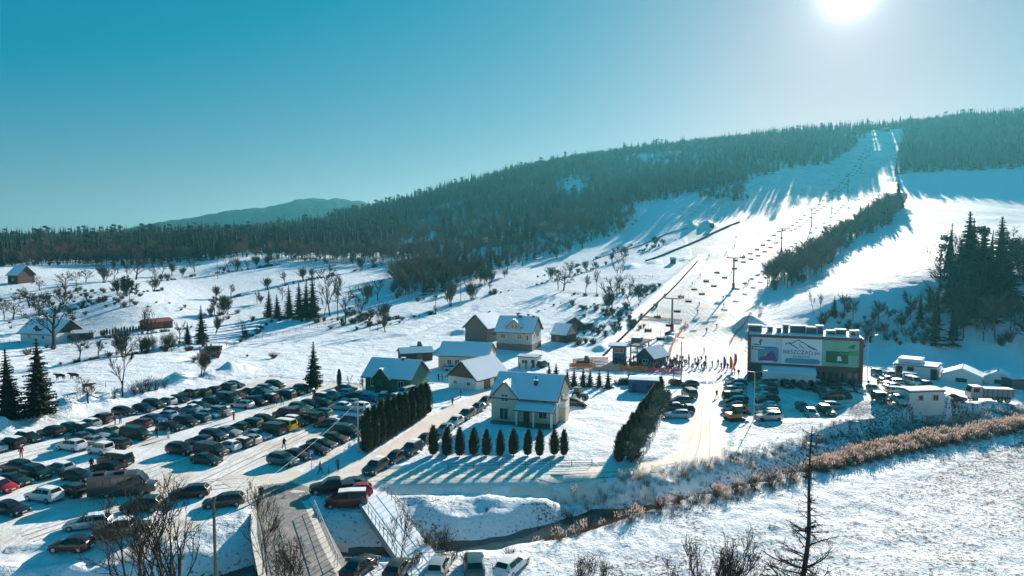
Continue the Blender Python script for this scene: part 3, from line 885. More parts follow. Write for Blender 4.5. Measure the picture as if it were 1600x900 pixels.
def scatter(name, ng, pts, idx, rot, scl, label, cat):
    me = bpy.data.meshes.new(name)
    me.vertices.add(len(pts)); me.vertices.foreach_set('co', np.ascontiguousarray(pts, np.float32).ravel())
    for nm, t, arr in (('idx', 'INT', idx.astype(np.int32)), ('rot', 'FLOAT_VECTOR', rot), ('scl', 'FLOAT_VECTOR', scl)):
        a = me.attributes.new(nm, t, 'POINT'); a.data.foreach_set('vector' if t == 'FLOAT_VECTOR' else 'value', np.ascontiguousarray(arr).ravel())
    o = ob(name, me)
    md = o.modifiers.new('scatter', 'NODES'); md.node_group = ng
    tag(o, label, cat, kind='stuff')
    return o
def forest(name, label, poly_px, spacing, weights, smin=.75, smax=1.15, seed=1, n_max=9000, world=False, jitter=.48, clear=None):
    """woodland over a ground polygon (px, py, distance)"""
    rg = np.random.default_rng(seed)
    poly = [(W(*c).x, c[2]) for c in poly_px] if not world else poly_px
    xs, ys = [p[0] for p in poly], [p[1] for p in poly]
    gx, gy = np.meshgrid(np.arange(min(xs), max(xs), spacing), np.arange(min(ys), max(ys), spacing))
    gx = (gx + rg.uniform(-jitter, jitter, gx.shape) * spacing).ravel(); gy = (gy + rg.uniform(-jitter, jitter, gy.shape) * spacing).ravel()
    k = inpoly(gx, gy, poly); gx, gy = gx[k], gy[k]
    if clear is not None:
        k = fbm(gx, gy, 70, 3, seed + 9) + rg.normal(0, .08, len(gx)) > clear; gx, gy = gx[k], gy[k]
    if len(gx) > n_max:
        s = rg.choice(len(gx), n_max, replace=False); gx, gy = gx[s], gy[s]
    z = H(gx, gy) - .2
    N = len(gx)
    clump = fbm(gx, gy, spacing * 15, 3, seed + 5)
    w = np.array(weights, float); w /= w.sum()
    idx = rg.choice(8, N, p=w)
    # conifers gather in clumps
    con = w[:4].sum()
    if 0 < con < 1:
        th = np.quantile(clump, 1 - con)
        m = clump + rg.normal(0, .12, N) > th
        wc = w[:4] / w[:4].sum(); wd = w[4:] / w[4:].sum()
        idx = np.where(m, rg.choice(4, N, p=wc), 4 + rg.choice(4, N, p=wd))
    s = rg.uniform(smin, smax, N)
    scl = np.stack([s * rg.uniform(.9, 1.15, N), s * rg.uniform(.9, 1.15, N), s], 1).astype(np.float32)
    rot = np.stack([rg.normal(0, .03, N), rg.normal(0, .03, N), rg.uniform(0, 6.28, N)], 1).astype(np.float32)
    return scatter(name, NG_FOREST, np.stack([gx, gy, z], 1), idx, rot, scl, label, 'woodland')
# ============================================================ far woods (each reads as one mass)
def wz(px, py, d): return (px, py, d)
forest('hill_forest', 'dark forest covering the long hillside left of the ski run', [
    (1368, 0, 1040), (1338, 0, 900), (1300, 0, 820), (1245, 0, 755), (1190, 0, 690), (1110, 0, 625), (1050, 0, 600), (960, 0, 610), (870, 0, 650), (760, 0, 690), (680, 0, 720), (600, 0, 750),
    (560, 0, 800), (500, 0, 900), (520, 0, 1150), (600, 0, 1360), (800, 0, 1270), (1000, 0, 1200), (1200, 0, 1150), (1368, 0, 1100)], 7.0, (5, 5, .8, .6, 3, 1.6, 1.5, 1.8), smin=.65, smax=1.3, seed=3, n_max=13000, clear=-.3)
forest('summit_forest', 'hazy forest on the summit right of the ski run', [
    (1422, 0, 1040), (1408, 0, 750), (1450, 0, 742), (1520, 0, 735), (1620, 0, 725), (1850, 0, 700), (1900, 0, 1060), (1600, 0, 1110), (1470, 0, 1110), (1422, 0, 1100)], 6.6, (4, 3.5, .5, .5, 4, 1.5, 2, .5), smin=.75, smax=1.45, seed=4, clear=-.4)
forest('skyline_wood', 'thin line of trees closing the skyline at the top of the run', [
    (1362, 0, 1068), (1428, 0, 1068), (1428, 0, 1110), (1362, 0, 1110)], 5.0, (4, 4, .5, .5, 2, 1, 1, .5), smin=.45, smax=.95, seed=24)
forest('left_forest', 'dark forest edge behind the snowy fields at left', [
    (-250, 0, 455), (20, 0, 450), (70, 0, 470), (150, 0, 465), (260, 0, 480), (380, 0, 500), (480, 0, 520), (600, 0, 560), (640, 0, 700), (500, 0, 900), (200, 0, 900), (-300, 0, 900)], 7.2, (3.5, 3, .8, .6, 4, 2, 2, 1), smin=.7, smax=1.4, seed=5, clear=-.32, n_max=7000)
forest('field_edge_wood', 'brown leafless wood along the upper edge of the long field', [
    (380, 0, 445), (480, 0, 430), (600, 0, 428), (690, 0, 425), (760, 0, 440), (860, 0, 470), (930, 0, 500), (1000, 0, 545), (960, 0, 575), (860, 0, 545), (740, 0, 520), (640, 0, 500), (540, 0, 490), (420, 0, 480)], 6.0, (.5, .3, 0, 0, 2.5, 6, 2, 2.5), smin=.6, smax=1.1, seed=6)
forest('thicket', 'leafless thicket in the hollow between the snowy fields', [
    (600, 0, 300), (640, 0, 296), (700, 0, 318), (750, 0, 350), (720, 0, 395), (660, 0, 400), (610, 0, 370)], 4.6, (.2, .1, 0, 0, 3, 5, 3, 3), smin=.7, smax=1.1, seed=7)
forest('brown_wood', 'open brown woodland with snow between the trunks below the hill forest', [
    (600, 0, 545), (690, 0, 560), (780, 0, 545), (880, 0, 535), (960, 0, 560), (1040, 0, 590), (960, 0, 625), (870, 0, 665), (760, 0, 705), (680, 0, 735), (590, 0, 765)], 8.6, (.7, .4, 0, 0, 2, 6, 2, 2), smin=.6, smax=1.15, seed=23)
forest('slope_belt', 'belt of leafless trees climbing the slope below the hill forest', [
    (735, 0, 352), (800, 0, 398), (870, 0, 432), (940, 0, 478), (1000, 0, 528), (985, 0, 548), (920, 0, 505), (850, 0, 460), (780, 0, 425), (730, 0, 388)], 5.0, (.2, .1, 0, 0, 4, 3, 4, 3), smin=.45, smax=.85, seed=21)
forest('left_edge_wood', 'brown leafless trees along the foot of the left forest', [
    (-200, 0, 432), (20, 0, 428), (75, 0, 452), (150, 0, 445), (260, 0, 452), (380, 0, 470), (380, 0, 492), (260, 0, 482), (150, 0, 470), (20, 0, 455), (-200, 0, 460)], 5.0, (.2, .1, 0, 0, 3, 5, 4, 3), smin=.6, smax=1.05, seed=22)
forest('hedgerow_wood', 'long strip of leafless trees rising beside the ski run', [
    (1204, 0, 290), (1222, 0, 286), (1250, 0, 292), (1290, 0, 302), (1304, 0, 330), (1330, 0, 385), (1360, 0, 430), (1400, 0, 480), (1424, 0, 560), (1420, 0, 600), (1396, 0, 590), (1372, 0, 520), (1330, 0, 450), (1290, 0, 400), (1250, 0, 350), (1205, 0, 310)], 4.6, (.12, .1, .0, .0, 2, 5, 2, 3), smin=.75, smax=1.2, seed=8)
forest('embankment_wood', 'shaded trees and scrub on the steep bank behind the lodge', [
    (1475, 0, 193), (1620, 0, 190), (1750, 0, 195), (1750, 0, 245), (1600, 0, 238), (1530, 0, 232), (1482, 0, 222)], 4.6, (.7, .7, .2, .1, 4, 1.5, 4, 3), smin=.65, smax=1.2, seed=9)
forest('bank_scrub', 'low dark scrub along the shaded bank right of the ski run', [
    (1285, 0, 193), (1370, 0, 191), (1490, 0, 191), (1490, 0, 209), (1380, 0, 207), (1300, 0, 210)], 3.0, (.25, .1, 0, 0, 1, 1, 1, 6), smin=.35, smax=.8, seed=10)
forest('run_edge_wood', 'hazy copse on the left edge of the upper ski run', [
    (1095, 0, 580), (1130, 0, 575), (1178, 0, 600), (1165, 0, 635), (1110, 0, 610)], 5.5, (.3, .1, 0, 0, 4, 2, 4, 2), smin=.55, smax=.9, seed=12)

# scrub on the field edges: thousands of low bare bushes, one mass per group of edges
def edge_scrub(name, label, lines, per_m, s0, s1, seed):
    rg = np.random.default_rng(seed); X, Y = [], []
    for pts, w_, dp in lines:
        P = resample(pts, 2.0)
        for p in P:
            if fbm(np.array([p.x]), np.array([p.y]), 22, 2, seed)[0] < -.12: continue
            for _ in range(rg.poisson(per_m * 2.0)): X.append(p.x + rg.normal(0, .8)); Y.append(p.y + rg.normal(0, .8))
    X, Y = np.array(X), np.array(Y); N = len(X); s = rg.uniform(s0, s1, N) * rg.choice([.6, 1, 1, 1.6], N)
    scatter(name, NG_SCRUB, np.stack([X, Y, H(X, Y) - .1], 1), rg.choice(4, N), np.stack([rg.normal(0, .05, N), rg.normal(0, .05, N), rg.uniform(0, 6.28, N)], 1).astype(np.float32), np.stack([s * 1.3, s * 1.3, s], 1).astype(np.float32), label, 'scrub')
edge_scrub('field_scrub', 'low bare scrub along the edges of the snowy fields', [DITCHW[i] for i in (1, 2, 3, 4, 9, 10, 11, 13)], .6, .3, .9, 31)
edge_scrub('slope_scrub', 'low bare scrub along the slope paths above the village', [DITCHW[i] for i in (5, 6, 8, 12, 14)], .4, .3, .8, 32)
def blob_scrub(name, label, blobs, seed):
    rg = np.random.default_rng(seed); X, Y = [], []
    for px, py, rx, ry, n in blobs:
        c = G(px, py); X += list(c.x + rg.normal(0, rx, n)); Y += list(c.y + rg.normal(0, ry, n))
    X, Y = np.array(X), np.array(Y); N = len(X); s = rg.uniform(.35, 1.3, N)
    scatter(name, NG_SCRUB, np.stack([X, Y, H(X, Y) - .1], 1), rg.choice(4, N), np.stack([rg.normal(0, .05, N), rg.normal(0, .05, N), rg.uniform(0, 6.28, N)], 1).astype(np.float32), np.stack([s * 1.3, s * 1.3, s], 1).astype(np.float32), label, 'scrub')
blob_scrub('farm_scrub', 'bare bushes around the left farm and orchards', [(60, 470, 22, 10, 40), (120, 455, 18, 9, 26), (165, 472, 8, 4, 26), (30, 505, 12, 8, 18), (130, 545, 14, 6, 12), (300, 545, 6, 4, 14), (335, 560, 6, 4, 12), (250, 480, 18, 8, 10)], 33)
blob_scrub('village_scrub', 'bare bushes around the village and its fenced plot', [(560, 495, 7, 9, 34), (590, 505, 5, 6, 22), (925, 520, 5, 6, 22), (960, 485, 7, 9, 46), (1010, 455, 6, 9, 30), (985, 500, 4, 6, 20), (900, 535, 4, 4, 12), (470, 500, 10, 4, 22)], 34)
# ------------------------------------------------------------ haze
def haze():
    m = bpy.data.materials.new('haze_air'); m.use_nodes = True
    n, l = m.node_tree.nodes, m.node_tree.links
    n.clear()
    o = n.new('ShaderNodeOutputMaterial'); v = n.new('ShaderNodeVolumePrincipled')
    v.inputs['Color'].default_value = (.14, .63, .79, 1)
    v.inputs['Density'].default_value = HAZE
    v.inputs['Anisotropy'].default_value = .45
    l.new(v.outputs[0], o.inputs['Volume'])
    mb = MB(); mb.box(-5000, 5000, -80, 5400, -45, 262)
    h = build(mb, 'haze', m)
    h['kind'] = 'stuff'
    return h
HAZE = 0.00013
haze()
# ============================================================ single trees and shrubs
def at_px(px, py, ptop=None):
    p = G(px, py)
    return p, (hpx(p, py - ptop) if ptop is not None else None)
def tree_px(name, protos, k, px, py, ptop, label, cat='tree', base_h=10.0, w=1.0, group=None, rot=None, parts=('trunk', 'crown')):
    p, h = at_px(px, py, ptop)
    s = h / base_h
    return put_tree(name, protos[k % len(protos)], p, label, cat, h=s, w=s * w, group=group, rot=rot, parts=parts)

# garden row before the cream house
xs = [677, 698, 718, 740, 760, 781, 802, 824, 843, 866, 881]
tops = [664, 667, 667, 668, 671, 672, 670, 671, 671, 671, 671]
for i, (x, t) in enumerate(zip(xs, tops)):
    tree_px('thuja', THUJA, i, x, 711 + (i % 3), t, f'dark columnar thuja, {ORD[i]} from the left in the garden row before the cream house', 'thuja',
            4.0, w=1.15 + .1 * math.sin(i * 2.3), group='thujas in the garden row')
# hedge along the driveway
a, b = G(574, 707), G(666, 647)
N = 11
for i in range(N):
    t = i / (N - 1)
    x, y = a.x + (b.x - a.x) * t, a.y + (b.y - a.y) * t
    put_tree('thuja', THUJA_TALL[i % 3], (x, y, gz(x, y)), f'tall thuja, {ORD[i]} from the utility pole in the driveway hedge', 'thuja', h=1.04 - .12 * t + .05 * math.sin(i * 3.1), w=1.0, group='thujas in the driveway hedge')
# hedge on the right garden border: thujas backed by frosted pines
a, b = G(967, 722), G(1032, 612)
N = 13
for i in range(N):
    t = i / (N - 1)
    x, y = a.x + (b.x - a.x) * t, a.y + (b.y - a.y) * t
    put_tree('thuja', THUJA_TALL[(i + 1) % 3], (x, y, gz(x, y)), f'dark thuja, {ORD[i]} from the road in the hedge beside the right car park', 'thuja', h=.70 - .22 * t + .04 * math.sin(i * 2.7), w=.72, group='thujas in the right hedge')
a, b = G(986, 722), G(1040, 628)
N = 10
for i in range(N):
    t = i / (N - 1)
    x, y = a.x + (b.x - a.x) * t, a.y + (b.y - a.y) * t
    put_tree('pine_shrub', JUNIPER[i % 2], (x, y, gz(x, y)), f'pale bushy pine, {ORD[i]} from the road along the right hedge', 'shrub', h=1.15 + .2 * math.sin(i * 1.9), w=1.05, group='pale pines along the right hedge', parts=('stem', 'foliage'))
# young spruces behind the cream house
for i, (x, y, t) in enumerate([(858, 592, 568), (869, 592, 567), (886, 603, 575), (897, 604, 574), (911, 604, 574), (922, 604, 575), (936, 605, 577), (950, 606, 577), (1005, 604, 588), (1018, 602, 589), (1034, 606, 584)]):
    tree_px('young_spruce', SPRUCE_SMALL, i, x, y, t, f'small dark spruce, {ORD[i]} from the left in the row before the ski station', 'spruce', 3.5, w=1.0, group='young spruces before the ski station')
# named single conifers
for x, y, t, lab, w in [
    (490, 609, 531, 'lone spruce standing at the upper edge of the car park', 1.05), (15, 655, 541, 'dark spruce at the left edge above the snow bank', 1.1), (62, 648, 524, 'broad spruce beside the snow bank, right of the leftmost spruce', 1.2),
    (315, 536, 476, 'taller spruce of the pair on the left meadow', 1.0), (293, 537, 503, 'shorter spruce of the pair on the left meadow', 1.2),
    (420, 496, 452, 'leftmost spruce of the meadow grove', 1.1), (434, 497, 459, 'low spruce second in the meadow grove', 1.2), (452, 497, 445, 'spruce third from the left in the meadow grove', 1.1), (468, 498, 438, 'spruce fourth from the left in the meadow grove', 1.0), (478, 498, 434, 'slender spruce fifth from the left in the meadow grove', .9), (490, 499, 428, 'tallest spruce at the right end of the meadow grove', .95),
    (1512, 470, 328, 'tallest spruce on the bank at the right edge', 1.5), (1534, 475, 352, 'spruce right of the tallest one on the bank', 1.6), (1563, 468, 337, 'spruce nearest the right edge on the bank', 1.6), (1498, 480, 372, 'lower spruce left of the tallest one on the bank', 1.7),
    (1303, 495, 461, 'small spruce at the foot of the right snowfield', 1.0), (1403, 326, 280, 'spruce at the upper end of the tree strip beside the ski run', 1.2), (705, 372, 330, 'dark spruce above the thicket, right of its twin', 1.1), (693, 374, 336, 'dark spruce above the thicket, left of its twin', 1.1),
    (855, 345, 308, 'left spruce of three at the forest foot', 1.1), (872, 343, 310, 'middle spruce of three at the forest foot', 1.1), (888, 341, 312, 'right spruce of three at the forest foot', 1.1)]:
    if 'on the bank' in lab: tree_px('spruce', SPRUCE_BIG, int(x), x, y, t, lab, 'spruce', 24.0, w=w * .72)
    else: tree_px('spruce', SPRUCE, int(x), x, y, t, lab, 'spruce', 12.0, w=w)
for i, (x, t) in enumerate([(1381, 186), (1374, 187), (1394, 183), (1401, 188), (1406, 180), (1411, 184), (1417, 186), (1398, 190), (1422, 178)]):
    p = W(x, 203, 1060); z = gz(p.x, 1060)
    put_tree('spruce', SPRUCE[i % 3], (p.x, 1060, z), f'small spruce on the skyline, {ORD[i]} in the gap at the top of the run', 'spruce', h=(W(x, t, 1060).z - z) / 12.0, w=1.9, group='skyline spruces at the top of the run')
tree_px('round_conifer', THUJA_TALL, 1, 530, 604, 577, 'small round conifer right of the lone spruce', 'conifer', 6.0, w=.8)
tree_px('pine_tree', [pine(5, 12, 4.2)], 0, 203, 477, 433, 'dark bushy pine on the left meadow', 'pine', 12.0, w=1.0)
for i, (x, y, t) in enumerate([(692, 606, 582), (700, 605, 576)]):
    tree_px('thuja', THUJA, i, x + 44, y, t, ['left', 'right'][i] + ' thuja at the corner of the brown barn', 'thuja', 4.0, w=1.1, group='thujas at the barn corner')

# leafless single trees: px, base, top, prototype set, label
BT = {'n': (BARE, 10.0), 't': (BARE_TALL, 14.0), 'w': (BARE_WIDE, 9.0), 'c': (BARE_CLUMP, 8.0)}
for i, (x, y, t, k, lab, w) in enumerate([
    (84, 541, 436, 'w', 'large spreading bare tree before the farmhouse', .75), (20, 499, 455, 'w', 'bare orchard tree near the left edge', 1), (6, 500, 464, 'n', 'small bare orchard tree cut by the left edge', 1), (60, 492, 452, 'n', 'bare orchard tree behind the farmhouse roof', 1),
    (46, 480, 446, 'w', 'wide bare orchard tree above the farmhouse', 1), (62, 454, 427, 'w', 'bare tree right of the far left cottage', 1), (102, 451, 422, 'w', 'bare tree second right of the far left cottage', 1), (120, 446, 421, 'n', 'thin bare tree third right of the far left cottage', 1), (134, 441, 419, 'w', 'small bare tree fourth right of the far left cottage', 1),
    (162, 442, 412, 'c', 'clump of bare stems at the left end of the field hedge', 1.2), (180, 440, 413, 'n', 'bare tree second in the field hedge', 1.1), (198, 438, 408, 'n', 'bare tree third in the field hedge', 1), (212, 437, 396, 'w', 'reddish rounded bare tree in the field hedge', 1), (238, 433, 404, 't', 'slim bare tree in the middle of the field hedge', 1), (252, 432, 406, 'n', 'bare tree right of the middle of the field hedge', 1.1), (268, 430, 408, 'c', 'low bare clump near the right of the field hedge', 1), (304, 425, 402, 'w', 'bare tree at the right end of the field hedge', 1), (365, 416, 396, 'w', 'small bare tree beyond the right end of the field hedge', 1),
    (232, 548, 472, 't', 'tall thin bare tree left of the red shed', .8), (240, 548, 482, 't', 'second thin bare tree left of the red shed', .8), (192, 619, 526, 'n', 'bare tree beside the snow bank above the car park', .75), (138, 630, 584, 'w', 'small leaning bare tree beside the snow bank', 1), (316, 588, 538, 'c', 'bushy bare tree beside the log heap', .9), (336, 522, 488, 'c', 'small bare tree right of the spruce pair', .8), (280, 535, 500, 'n', 'bare sapling left of the spruce pair', .8), (379, 521, 496, 'w', 'small round bare tree in the meadow centre', .9),
    (516, 494, 416, 'n', 'tall bare tree right of the meadow grove', .8), (528, 496, 420, 't', 'tall slim bare tree second right of the meadow grove', .9), (540, 505, 440, 'n', 'bare tree with low boughs right of the meadow grove', .9), (505, 503, 445, 't', 'bare tree among the grove spruces', .8), (560, 504, 452, 'n', 'bare tree in the brush right of the grove', .9), (578, 517, 478, 't', 'thin bare tree by the hollow, leftmost of three', .9), (590, 518, 474, 't', 'thin bare tree by the hollow, middle of three', .9), (602, 519, 480, 'n', 'thin bare tree by the hollow, rightmost of three', .9), (572, 475, 440, 'c', 'bare clump behind the meadow grove', 1.1), (590, 470, 432, 'n', 'bare tree beside the left of the thicket', 1),
    (704, 479, 444, 'c', 'bare clump on the field line left of the two poles', 1), (736, 468, 438, 'c', 'bare clump on the field line right of the two poles', 1), (766, 458, 434, 'n', 'bare tree ending the field line of clumps', 1), (880, 454, 408, 'w', 'big round bare tree on the middle of the slope', 1.1), (872, 452, 414, 'n', 'bare tree close left of the big round one on the slope', 1),
    (915, 460, 428, 'n', 'bare tree left of the fenced plot', .9), (932, 460, 417, 't', 'tall bare tree at the fenced plot', .9), (957, 491, 424, 'n', 'large bare tree below the fenced plot', .8), (968, 460, 384, 't', 'tallest thin bare tree beside the fenced plot', .8), (983, 459, 430, 'w', 'small bare tree right inside the fenced plot', 1), (1000, 472, 440, 'c', 'bare clump by the run wall', 1), (945, 488, 448, 'c', 'low bare clump left of the large tree below the plot', 1),
    (817, 415, 386, 'n', 'bare tree alone on the upper field', 1), (843, 408, 383, 't', 'thin bare tree right of the lone one on the upper field', .8), (872, 404, 380, 'c', 'bare clump on the upper field, left one', 1.2), (910, 387, 367, 'c', 'bare clump on the upper field, right one', 1.3), (890, 395, 374, 'c', 'bare clump on the upper field, middle one', 1.2),
    (757, 427, 393, 'n', 'bare tree leftmost in the row below the upper wood', 1), (768, 424, 395, 't', 'bare tree second in the row below the upper wood', 1), (780, 422, 396, 'n', 'bare tree third in the row below the upper wood', 1), (793, 421, 394, 'n', 'bare tree fourth in the row below the upper wood', 1), (728, 439, 376, 't', 'very tall thin bare tree at the edge of the thicket', .7), (745, 436, 392, 'w', 'bare tree with hanging boughs at the edge of the thicket', .9),
    (1470, 424, 374, 'n', 'bare tree on the snowfield left of the bank spruces', .9), (1488, 442, 356, 't', 'tall bare tree left of the bank spruces', .9), (1586, 402, 352, 'w', 'round bare tree on the snowfield at the right edge', 1), (1272, 492, 450, 't', 'thin bare tree at the foot of the tree strip', .8), (1282, 493, 455, 't', 'second thin bare tree at the foot of the tree strip', .8), (545, 606, 585, 'n', 'bare sapling left of the green house', .8), (568, 612, 588, 'n', 'bare sapling at the corner of the green house', .9), (985, 482, 446, 'n', 'bare tree on the ditch beside the run wall', 1)]):
    s, bh = BT[k]
    tree_px('bare_tree', s, i, x, y, t, lab, 'tree', bh, w=w * 1.3)

# hedge trees along the field edges
for li, nm, n in ((2, 'upper left field edge', 12), (3, 'middle field edge', 13), (5, 'long path up the slope', 16), (10, 'meadow edge above the cows', 9), (11, 'orchard edge', 9), (14, 'edge of the hollow', 9), (13, 'edge left of the spruce grove', 8)):
    P = resample(DITCHW[li][0], 1.0); rg_ = random.Random(li)
    ii = sorted(rg_.uniform(.03, .97) ** 1 for _ in range(n))
    for k, t in enumerate(ii):
        p = P[int(t * (len(P) - 1))]; x, y = p.x + rg_.gauss(0, 1.2), p.y + rg_.gauss(0, 1.2)
        ms, bh = (BARE_CLUMP[k % 3], 8.0) if rg_.random() < .55 else (BARE[k % 4], 10.0)
        hh = rg_.uniform(3.5, 8.5)
        put_tree('bare_tree', ms, (x, y, gz(x, y)), f'bare hedge tree, {ORD[k]} from the left along the {nm}', 'tree', h=hh / bh, w=hh / bh * 1.35, group='hedge trees on the ' + nm)
# shrubs beside the snow bank, one by one
for i, (x, y, t) in enumerate([(210, 616, 590), (222, 614, 586), (233, 611, 584), (244, 609, 586), (256, 606, 588), (178, 622, 600)]):
    p, h = at_px(x, y, t)
    tag(ob('shrub', SHRUB[i % 3], loc=p, rot=i * 1.3, scale=h / 2.0), f'bare shrub, {ORD[i]} from the left beside the snow bank' if i < 5 else 'low bare shrub left of the others beside the snow bank', 'shrub', 'shrubs beside the snow bank')
# brown shrubs on the river banks
for i, (x, y, t) in enumerate(sorted([(760, 800, 790), (672, 868, 820), (690, 858, 812), (708, 872, 836), (650, 880, 850), (728, 880, 852), (905, 897, 862), (925, 893, 858), (945, 898, 868), (890, 815, 790), (870, 838, 812), (1000, 800, 778), (1030, 796, 768), (1062, 786, 764), (1092, 782, 760), (1120, 777, 756), (1150, 770, 746), (1178, 764, 734), (1205, 758, 724), (1235, 750, 718), (1262, 744, 714), (1290, 737, 708), (1325, 722, 690), (1360, 712, 682), (1395, 704, 680), (1430, 696, 670), (1465, 690, 672), (955, 812, 786), (985, 815, 790), (920, 826, 800), (795, 872, 846), (1345, 704, 676), (1480, 684, 664)])):
    p, h = at_px(x, y, t)
    tag(ob('river_shrub', (SHRUB_RED + SHRUB)[i % 4], loc=p, rot=i * 1.3, scale=(h / 2.0 * 1.35, h / 2.0 * 1.35, h / 2.0)), f'brown leafless shrub, {ORD[i]} from the left along the river banks', 'shrub', 'shrubs on the river banks')

# ------------------------------------------------------------ close trees at the bottom of the picture
def near_tree(name, px, D, ztop, label, seed, **k):
    w = W(px, 700, D)
    z = gz(w.x, D)
    ms = bare_tree(seed, h=ztop - z, **k)
    return put_tree(name, ms, (w.x, D, z), label, 'tree', h=1.0, rot=.4)
near_tree('bare_tree', 252, 50, 14.2, 'close bare tree with many upright stems before the car park', 7, levels=4, stems=6, spread=.42, upright=.5, kids=2, trunk_r=.27, twr=.022, first=.35, side_twigs=2).scale = (1.35, 1.35, 1)
near_tree('bare_tree', 205, 53, 11.5, 'close bare tree left of the many-stemmed one before the car park', 17, levels=4, stems=3, spread=.5, upright=.5, kids=3, trunk_r=.2, twr=.022, side_twigs=2)
near_tree('bare_tree', 1104, 46, 11.6, 'top of a round bare tree at the bottom edge of the meadow', 27, levels=4, stems=4, spread=.36, upright=.7, kids=4, trunk_r=.2, twr=.02, side_twigs=4)
near_tree('bare_tree', 408, 60, 9.6, 'slim bare tree left of the road bridge', 37, levels=4, stems=2, spread=.5, upright=.6, kids=3, trunk_r=.1, twr=.02, side_twigs=2)
near_tree('bare_tree', 455, 56, 6.5, 'low bare tree overhanging the bridge road', 47, levels=4, stems=4, spread=.75, upright=.35, kids=3, trunk_r=.1, twr=.02, side_twigs=2)
near_tree('sapling', 622, 63, 6.5, 'thin bare sapling at the foot bridge', 57, levels=3, stems=3, spread=.45, upright=.6, kids=3, trunk_r=.06, twr=.018, side_twigs=3)
def larch(label, px, D, ztop, seed):
    rg = random.Random(seed)
    w = W(px, 700, D); z0 = gz(w.x, D); h = ztop - z0
    tm, cm = MB(), MB()
    pts = [Vector((.12 * math.sin(i * .9), .1 * math.cos(i * 1.3), h * i / 14 - .3 * (i == 0))) for i in range(15)]
    for i in range(14): tm.tube(pts[i], pts[i + 1], .27 * (1.05 - i / 15), .27 * (1.05 - (i + 1) / 15), 6, cap=False)
    for k in range(120):
        t = .12 + .86 * rg.random() ** .9
        o = pts[int(t * 14)].lerp(pts[min(14, int(t * 14) + 1)], t * 14 % 1)
        big = max(.1, 1 - ((t - .28) / .46)) if t < .74 else .09
        L = 4.0 * min(1, big) * rg.uniform(.5, 1.05) + .35
        a = rg.random() * 6.283
        d = Vector((math.cos(a), math.sin(a), rg.uniform(-.15, .35)))
        q = o; r = .06 * min(1, L / 2) + .022
        for s in range(4):
            d = (d + rvec(rg, .25) + Vector((0, 0, .05))).normalized()
            e = q + d * L / 4
            cm.tube(q, e, r, r * .72, 3, cap=False); r *= .72
            for m in range(5 if L > 1 else 2):
                f = (d + rvec(rg, 1.0) + Vector((0, 0, -.25))).normalized()
                st = q.lerp(e, rg.random()); en = st + f * L * rg.uniform(.12, .32)
                cm.cone3(st, en, .026)
                cm.cone3(st.lerp(en, .5), st.lerp(en, .5) + (f + rvec(rg, .9)).normalized() * L * .16, .02)
            q = e
    put_tree('larch', (tm.mesh('trunk', M_BARK, 40), cm.mesh('crown', M_BARK)), (w.x, D, z0), label, 'larch', rot=0)
larch('close tall leafless larch standing on the meadow by the river', 1258, 46, 17.7, 5)

# ------------------------------------------------------------ reeds and dry grass
def tuft(seed, n, h, spread, plume, m, r=.012):
    rg = random.Random(seed); mb = MB()
    for k in range(n):
        a = rg.random() * 6.283; b = Vector((rg.uniform(-spread, spread), rg.uniform(-spread, spread), -.1))
        d = Vector((math.cos(a) * rg.uniform(0, .3), math.sin(a) * rg.uniform(0, .3), 1)).normalized()
        L = h * rg.uniform(.6, 1.05); e = b + d * L
        mb.cone3(b, e, r, 0)
        if plume and rg.random() < .75:
            f = (d + rvec(rg, .45)).normalized(); s = f.cross(rvec(rg)).normalized()
            c = e - d * .25
            mb.add([c, c + f * .16 + s * .06, c + f * .42, c + f * .16 - s * .06], [(0, 1, 2), (0, 2, 3)], 1)
    return mb.mesh('tuft', [m, M_PLUME])
M_GRASS = mat('dry_grass', (.11, .09, .06), rough=.85, spec=.1, rand=.4)
NG_REED = scatter_group('reed_scatter', [tuft(s, 26, 1.7, .45, True, M_REED) for s in (1, 2)] + [tuft(3, 26, 1.2, .4, False, M_REED), tuft(4, 18, .9, .35, False, M_BRUSH)])
NG_GRASS = scatter_group('grass_scatter', [tuft(s, 12, .3, .12, False, M_GRASS, r=.014) for s in (5, 6)] + [tuft(7, 8, .2, .1, False, M_GRASS, r=.016), tuft(8, 16, .5, .16, False, M_BRUSH, r=.012)])
def along_river(n, lo, hi, t0, t1, seed):
    rg = np.random.default_rng(seed)
    P = resample(RIVER, 2); P = P[int(len(P) * t0):int(len(P) * t1)]
    i = rg.integers(1, len(P) - 1, n)
    X, Y = np.zeros(n), np.zeros(n)
    for k in range(n):
        p, t = P[i[k]], (P[i[k] + 1] - P[i[k] - 1]).normalized()
        o = rg.uniform(lo, hi)
        X[k] = p.x + t.y * o + rg.normal(0, .6); Y[k] = p.y - t.x * o + rg.normal(0, .6)
    return X, Y, rg
def put_scatter(name, ng, X, Y, rg, idx, s0, s1, label, cat):
    N = len(X); s = rg.uniform(s0, s1, N)
    scatter(name, ng, np.stack([X, Y, H(X, Y) - .03], 1), idx, np.stack([rg.normal(0, .06, N), rg.normal(0, .06, N), rg.uniform(0, 6.28, N)], 1).astype(np.float32), np.stack([s, s, s], 1).astype(np.float32), label, cat)
X, Y, rg = along_river(3300, 2.4, 6.4, .56, .99, 1)
put_scatter('reeds', NG_REED, X, Y, rg, rg.choice(4, len(X), p=[.22, .22, .36, .20]), .5, 1.1, 'band of dry reeds with pale plumes along the near river bank', 'reeds')
X, Y, rg = along_river(1500, -6.0, -2.5, .40, .99, 2)
put_scatter('bank_grass', NG_REED, X, Y, rg, rg.choice(4, len(X), p=[.02, .03, .35, .6]), .45, .95, 'brown dry growth along the far river bank', 'dry grass')
X, Y, rg = along_river(700, 3.4, 7.0, .36, .57, 3)
